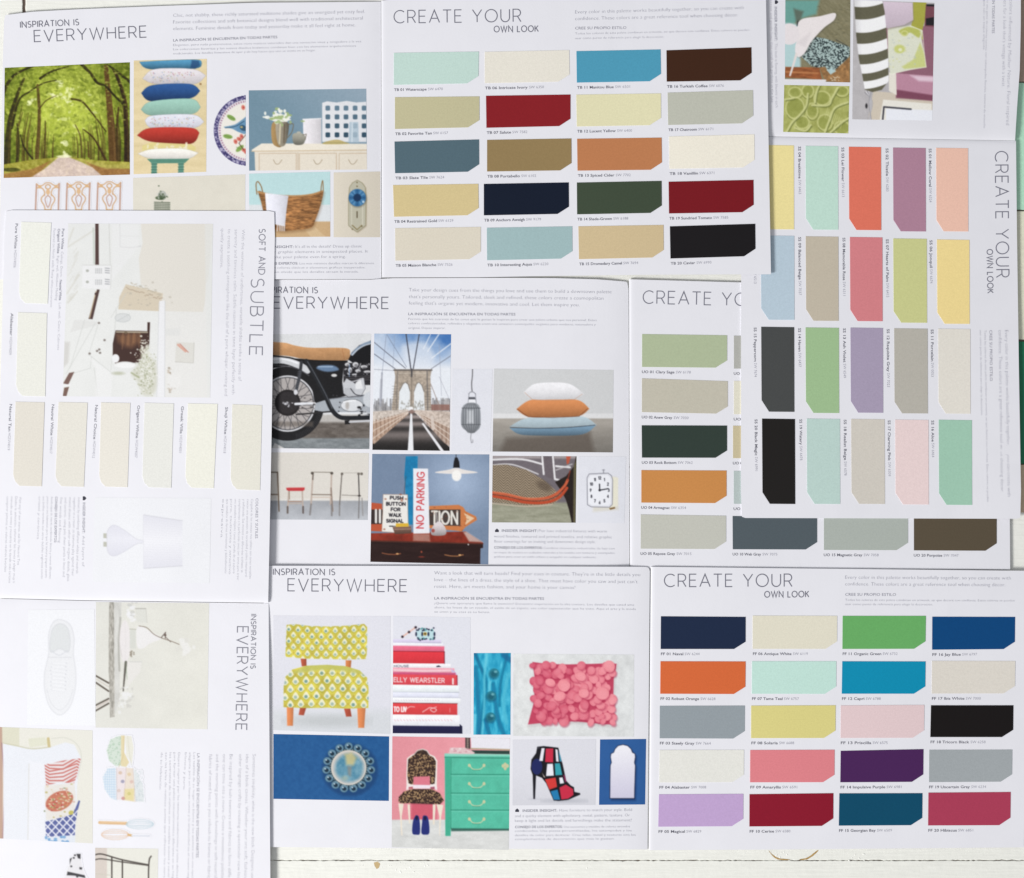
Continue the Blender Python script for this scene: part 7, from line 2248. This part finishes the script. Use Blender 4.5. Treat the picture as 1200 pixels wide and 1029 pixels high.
def branch():
    q = [(112.4, 705.6), (245, 706.8), (243, 854.6), (112, 852.6)]
    c = Cv(109, 703, 248, 857, (228, 227, 218))
    P = lambda L: [(x / 5, 700 + y / 5) for x, y in L]
    c.a += ((vnoise(c.X, c.Y, 26, 4) - .5) * 10)[..., None] + ((c.X - 170) * .04)[..., None] * np.array((1, .9, .4))
    c.poly(P([(640, 20), (668, 20), (670, 400), (672, 700), (645, 705), (636, 400)]), lambda X, Y: np.clip(np.array((172, 168, 158)) + ((vnoise(X * 2, Y * .7, 3, 4) - .5) * 110)[..., None], 60, 235))
    c.poly(P([(668, 20), (712, 20), (700, 560), (690, 640), (672, 690)]), lambda X, Y: np.clip(np.array((214, 213, 208)) + ((vnoise(X * 2, Y * .4, 4, 5) - .5) * 26)[..., None], 60, 240))
    c.line(P([(705, 120), (696, 300), (700, 430)]), 1.8, (150, 148, 138), .7, 2, sp=True)
    dk = (96, 86, 76)
    for a, b in (([562, 460], [636, 502]), ([562, 500], [636, 550]), ([562, 632], [636, 594]), ([562, 664], [636, 622])):
        c.line(P([a, b]), 2.0, dk)
    c.line(P([(565, 480), (636, 524)]), 1, (206, 196, 184)); c.line(P([(565, 645), (636, 606)]), 1, (206, 186, 176))
    c.ell(*P([(732, 260)])[0], 6.4, 25, (234, 229, 229)); c.line(P([(705, 180), (700, 260), (715, 350)]), .8, (206, 200, 196), .8, sp=True); c.line(P([(730, 145), (738, 260), (732, 370)]), .5, (216, 212, 212), .8)
    for k in range(24):
        c.ell(*P([(765 + R_.randn() * 14, 90 + R_.randn() * 30)])[0], U_(1, 3), U_(1, 2.4), (238, 238, 240) if k % 3 else (204, 204, 200), .8)
    c.poly(P([(795, 66), (855, 66), (862, 150), (800, 148)]), (222, 222, 214)); c.line(P([(795, 66), (855, 66)]), 1.1, (176, 174, 166)); c.line(P([(855, 66), (862, 150)]), .6, (200, 198, 190))
    c.rect(*P([(760, 190)])[0], *P([(796, 300)])[0], (212, 214, 206), .8); c.line(P([(760, 186), (796, 188)]), 1, (176, 176, 160), .8)
    for k in range(10):
        c.ell(*P([(772 + R_.randn() * 8, 330 + R_.randn() * 12)])[0], 1.2, 1, (146, 134, 116), .7)
    c.poly(P([(800, 185), (830, 170), (880, 200), (940, 232), (940, 246), (880, 270), (840, 298), (805, 290)]), (237, 235, 235), 1, 1, sp=True)
    c.line(P([(815, 168), (860, 178), (900, 215), (945, 238), (1000, 256), (1050, 276)]), .8, (120, 100, 84), .9, sp=True)
    c.line(P([(945, 236), (970, 205), (968, 240)]), 1, (86, 66, 58), .9); c.line(P([(970, 232), (1000, 262)]), .8, (110, 90, 80), .9); c.ell(*P([(968, 222)])[0], 1.4, 1.2, (90, 70, 60))
    for k in range(26):
        c.ell(*P([(1085 + R_.randn() * 18, 295 + R_.randn() * 22)])[0], U_(1.4, 3.4), U_(1.2, 3), (238, 237, 234) if k % 3 else (224, 222, 214), .8)
    c.line(P([(738, 380), (730, 460), (722, 550)]), 3.2, (82, 76, 68), .9, sp=True, w2=1.4); c.line(P([(735, 375), (745, 480)]), .8, (120, 150, 110), .5)
    c.poly(P([(745, 375), (830, 376), (820, 440), (750, 520)]), (233, 230, 226), .9, 2)
    c.line(P([(760, 378), (830, 378)]), 1, (206, 206, 202), .8)
    for k in range(46):
        c.ell(*P([(735 + R_.randn() * 24, 590 + R_.randn() * 34)])[0], U_(1, 3.4), U_(.8, 2), (236, 236, 236) if k % 3 else (206, 204, 198), .7, rot=U_(0, 180))
    c.grain(1.4, 3, 5)
    picture(c, q, z_lb, lbp, 'printed sideways photo of a vase with a twig and white flowers')
branch()

def cot():
    q = [(-30, 851), (108.4, 856), (108.6, 988.4), (-30, 981)]
    c = Cv(-34, 848, 112, 992, (234, 232, 221))
    P = lambda L: [(x / 5.747, 850 + y / 5.747) for x, y in L]
    c.poly(P([(-100, 0), (130, 10), (130, 140), (-100, 130)]), (222, 220, 196))
    c.poly(P([(-190, 0), (14, 10), (20, 400), (18, 770), (-190, 770)]), (196, 158, 136)); c.line(P([(12, 120), (28, 400), (18, 770)]), 1, (150, 100, 120), .8, sp=True)
    c.poly(P([(20, 120), (120, 140), (220, 155), (340, 148), (440, 115), (500, 130), (545, 220), (520, 400), (505, 790), (24, 775), (24, 400)]), (233, 236, 244), 1, 1)
    c.line(P([(24, 120), (120, 140), (220, 158), (340, 146)]), 1.3, (200, 196, 160), .8, sp=True)
    c.poly(P([(190, 90), (300, 80), (330, 130), (200, 150)]), (226, 226, 204)); c.line(P([(325, 90), (330, 138)]), 3.4, (206, 186, 122), .9)
    c.line(P([(345, 90), (440, 84), (520, 130), (548, 220), (520, 360)]), 1, (212, 212, 200), .8, sp=True)
    c.line(P([(195, 260), (188, 770)]), .8, (208, 204, 190), .8)
    c.poly(P([(200, 240), (300, 260), (300, 780), (192, 770)]), (238, 239, 246), .9, 3)
    def chev():
        c.rect(45, 885, 100, 925, (234, 226, 228))
        for k in range(-8, 22):
            y = 884 + k * 3.6
            c.line([(48, y - 4), (58, y + 2), (74, y - 1 + (k % 5)), (90, y - 7), (98, y - 2)], 1.7, (208, 104, 96), .95)
    masked(c, P([(300, 265), (440, 235), (545, 222), (520, 330), (500, 390), (400, 385), (310, 405)]), chev)
    c.poly(P([(300, 405), (500, 390), (510, 470), (500, 620), (310, 640)]), (232, 228, 222))
    for k in range(40):
        c.ell(*P([(U_(300, 505), U_(395, 630))])[0], U_(.6, 1.8), U_(.5, 1.2), [(190, 176, 96), (226, 206, 170), (120, 130, 80), (206, 150, 130)][k % 4], .8)
    c.ell(*P([(400, 510)])[0], 17, 11, (206, 112, 84), 1, 1, rot=-24)
    for k in range(90):
        a, r = U_(0, 6.28), math.sqrt(R_.rand())
        x, y = 400 / 5.747 + 15 * r * math.cos(a), 850 + 510 / 5.747 + 10 * r * math.sin(a) - .4 * 15 * r * math.cos(a) * .9
        c.ell(x, y, U_(.6, 1.8), U_(.5, 1.2), [(226, 206, 160), (186, 60, 54), (232, 222, 206), (150, 150, 80), (216, 140, 90)][k % 5], .85)
    c.ell(*P([(480, 590)])[0], 3.2, 2.8, (196, 186, 70), .9)
    lat = P([(305, 650), (490, 600), (530, 505), (540, 510), (520, 590), (505, 690), (505, 740), (310, 752)])
    def lattice():
        c.rect(45, 930, 100, 990, (78, 90, 160))
        for k in range(-4, 12):
            c.line([(46 + k * 9, 990), (46 + k * 9 + 36, 958 - 8)], 1.5, (232, 233, 242)); c.line([(46 + k * 9, 950), (46 + k * 9 + 40, 990)], 1.5, (232, 233, 242))
        for k in range(60):
            c.ell(U_(50, 95), U_(938, 985), .7, .6, (134, 142, 196), .5)
    masked(c, lat, lattice)
    c.poly(P([(305, 755), (505, 742), (505, 800), (305, 800)]), (226, 232, 242))
    for k in range(14):
        c.ell(*P([(U_(310, 500), U_(752, 790))])[0], U_(1, 2.4), U_(1, 2), (96, 156, 214), .8)
    picture(c, q, z_lb, lbp, 'printed sideways photo of a daybed with patterned cushions')
cot()

def bags():
    c = Cv(110, 858, 176, 945, (238, 239, 244))
    P = lambda L: [(x / 5.747, 850 + y / 5.747) for x, y in L]
    def gm():
        c.rect(115, 855, 180, 905, (212, 226, 212))
        for k in range(110):
            c.ell(U_(124, 145), U_(860, 900), .6, .6, (160, 196, 166), .8)
    masked(c, P([(800, 72), (745, 95), (718, 170), (735, 240), (780, 275), (815, 270), (818, 75)]), gm, 1.5)
    c.poly(P([(815, 68), (840, 70), (835, 180), (870, 250), (850, 280), (815, 275)]), (232, 216, 168), 1, 1)
    c.poly(P([(842, 70), (885, 72), (900, 150), (890, 260), (850, 200)]), (236, 234, 220), 1, 1)
    c.line(P([(835, 70), (830, 200), (800, 280)]), .8, (214, 190, 130), .7, sp=True); c.line(P([(860, 72), (870, 180), (885, 270)]), .6, (206, 202, 180), .7, sp=True)
    def ging():
        c.rect(115, 895, 140, 942, (224, 234, 244))
        for k in range(16):
            c.line([(118 + k * 2.6, 895), (118 + k * 2.6, 942)], .8, (176, 206, 232), .7); c.line([(115, 896 + k * 2.9), (140, 896 + k * 2.9)], .8, (176, 206, 232), .7)
    masked(c, P([(780, 285), (725, 290), (692, 350), (705, 430), (745, 490), (785, 505)]), ging, 1.5)
    c.poly(P([(785, 285), (850, 285), (848, 400), (830, 505), (788, 500)]), (236, 224, 226), 1, 1)
    c.poly(P([(850, 285), (895, 290), (905, 400), (910, 515), (835, 505)]), (236, 222, 206), 1, 1)
    c.poly(P([(838, 430), (905, 425), (900, 510), (832, 500)]), (234, 218, 150), .9, 2)
    for x, y, cc in ((810, 320, (214, 180, 150)), (826, 378, (130, 130, 166)), (800, 440, (214, 190, 180)), (830, 492, (200, 120, 110)), (870, 330, (226, 196, 150)), (886, 380, (220, 180, 170)), (870, 460, (206, 196, 110))):
        c.ell(*P([(x, y)])[0], 2.2, 2, cc, .7)
    c.poly(P([(900, 290), (935, 330), (965, 420), (972, 515), (912, 515)]), (224, 230, 232), 1, 1)
    for k in range(60):
        c.ell(*P([(U_(905, 965), U_(300, 510))])[0], .5, .5, (186, 200, 206), .8)
    for a in ([(785, 285), (788, 500)], [(850, 285), (835, 505)], [(895, 290), (912, 515)]):
        c.line(P(a), .6, (204, 180, 176), .7)
    picture(c, [(112, 861), (174, 861), (174, 942), (112, 942)], z_lb, lbp, 'printed picture of pastel cloth bags', nobg=(238, 239, 244))
    c = Cv(110, 953, 188, 990, (236, 237, 243))
    o = (232, 186, 132)
    c.line(P([(672, 655), (850, 660)]), 3.6, o); c.line(P([(680, 650), (845, 654)]), .8, (244, 214, 176), .8)
    for r in (1, .62, .25):
        c.ring(*P([(942, 666)])[0], 16, 5.6 * r, .55, (178, 206, 220), .9)
    for r in (1, .66, .3):
        c.ring(*P([(775, 736)])[0], 16, 6 * r, .6, (236, 192, 160), .9)
    c.line(P([(865, 738), (888, 742)]), 2.6, (226, 176, 110)); c.line(P([(890, 742), (1005, 744)]), 2, (214, 218, 230)); c.line(P([(890, 740), (1000, 741)]), .6, (236, 238, 246))
    picture(c, [(112, 955), (186, 955.6), (185.6, 988), (112, 988)], z_lb, lbp, 'printed picture of two whisks with pastel wires', nobg=(236, 237, 243))
    # spotted figure
    c = Cv(66, 996, 110, 1062, (236, 237, 243))
    P = lambda L: [(x / 5.747, 850 + y / 5.747) for x, y in L]
    c.poly(P([(430, 1150), (430, 1040), (450, 980), (480, 900), (500, 868), (540, 866), (550, 920), (555, 960), (575, 1010), (600, 1060), (600, 1150)]), (232, 230, 234), 1, 1)
    for p in ([(515, 866), (543, 866), (542, 900), (525, 895)], [(455, 985), (500, 995), (570, 1010), (575, 1028), (500, 1012), (450, 1010)], [(470, 900), (485, 890), (470, 935)], [(535, 955), (555, 958), (550, 972), (535, 970)], [(430, 1060), (470, 1050), (480, 1120), (430, 1120)], [(540, 1060), (590, 1080), (580, 1130)]):
        c.poly(P(p), (44, 42, 48), .95)
    for x, y in ((497, 893), (480, 950), (520, 1020), (505, 875)):
        c.ell(*P([(x, y)])[0], 1.2, 1, (60, 58, 64))
    picture(c, [(72, 998), (108, 998), (108, 1060), (72, 1060)], z_lb, lbp, 'printed picture of a black and white spotted ornament', nobg=(236, 237, 243))
    # iron bench
    c = Cv(108, 990, 190, 1064, (234, 233, 222))
    c.poly([(108, 990), (125.4, 990), (125.4, 1064), (108, 1064)], (218, 206, 196))
    k = (66, 58, 52)
    c.line(P([(640, 872), (690, 868), (820, 905), (1000, 940)]), 1.6, k, .95, sp=True); c.line(P([(640, 905), (690, 900), (820, 920), (1000, 944)]), 1.4, k, .9, sp=True)
    for x, y in ((753, 888), (824, 912)):
        c.line(P([(x, y), (x, 1250)]), 1.6, k)
    c.line(P([(1018, 882), (1002, 940), (1000, 1250)]), 1.6, k, .95, sp=True)
    c.line(P([(750, 1010), (640, 1000)]), .8, (206, 200, 184))
    picture(c, [(111.6, 993.6), (185.4, 994.6), (184.6, 1060), (111.6, 1060)], z_lb, lbp, 'printed sideways photo of a black iron bench')
bags()
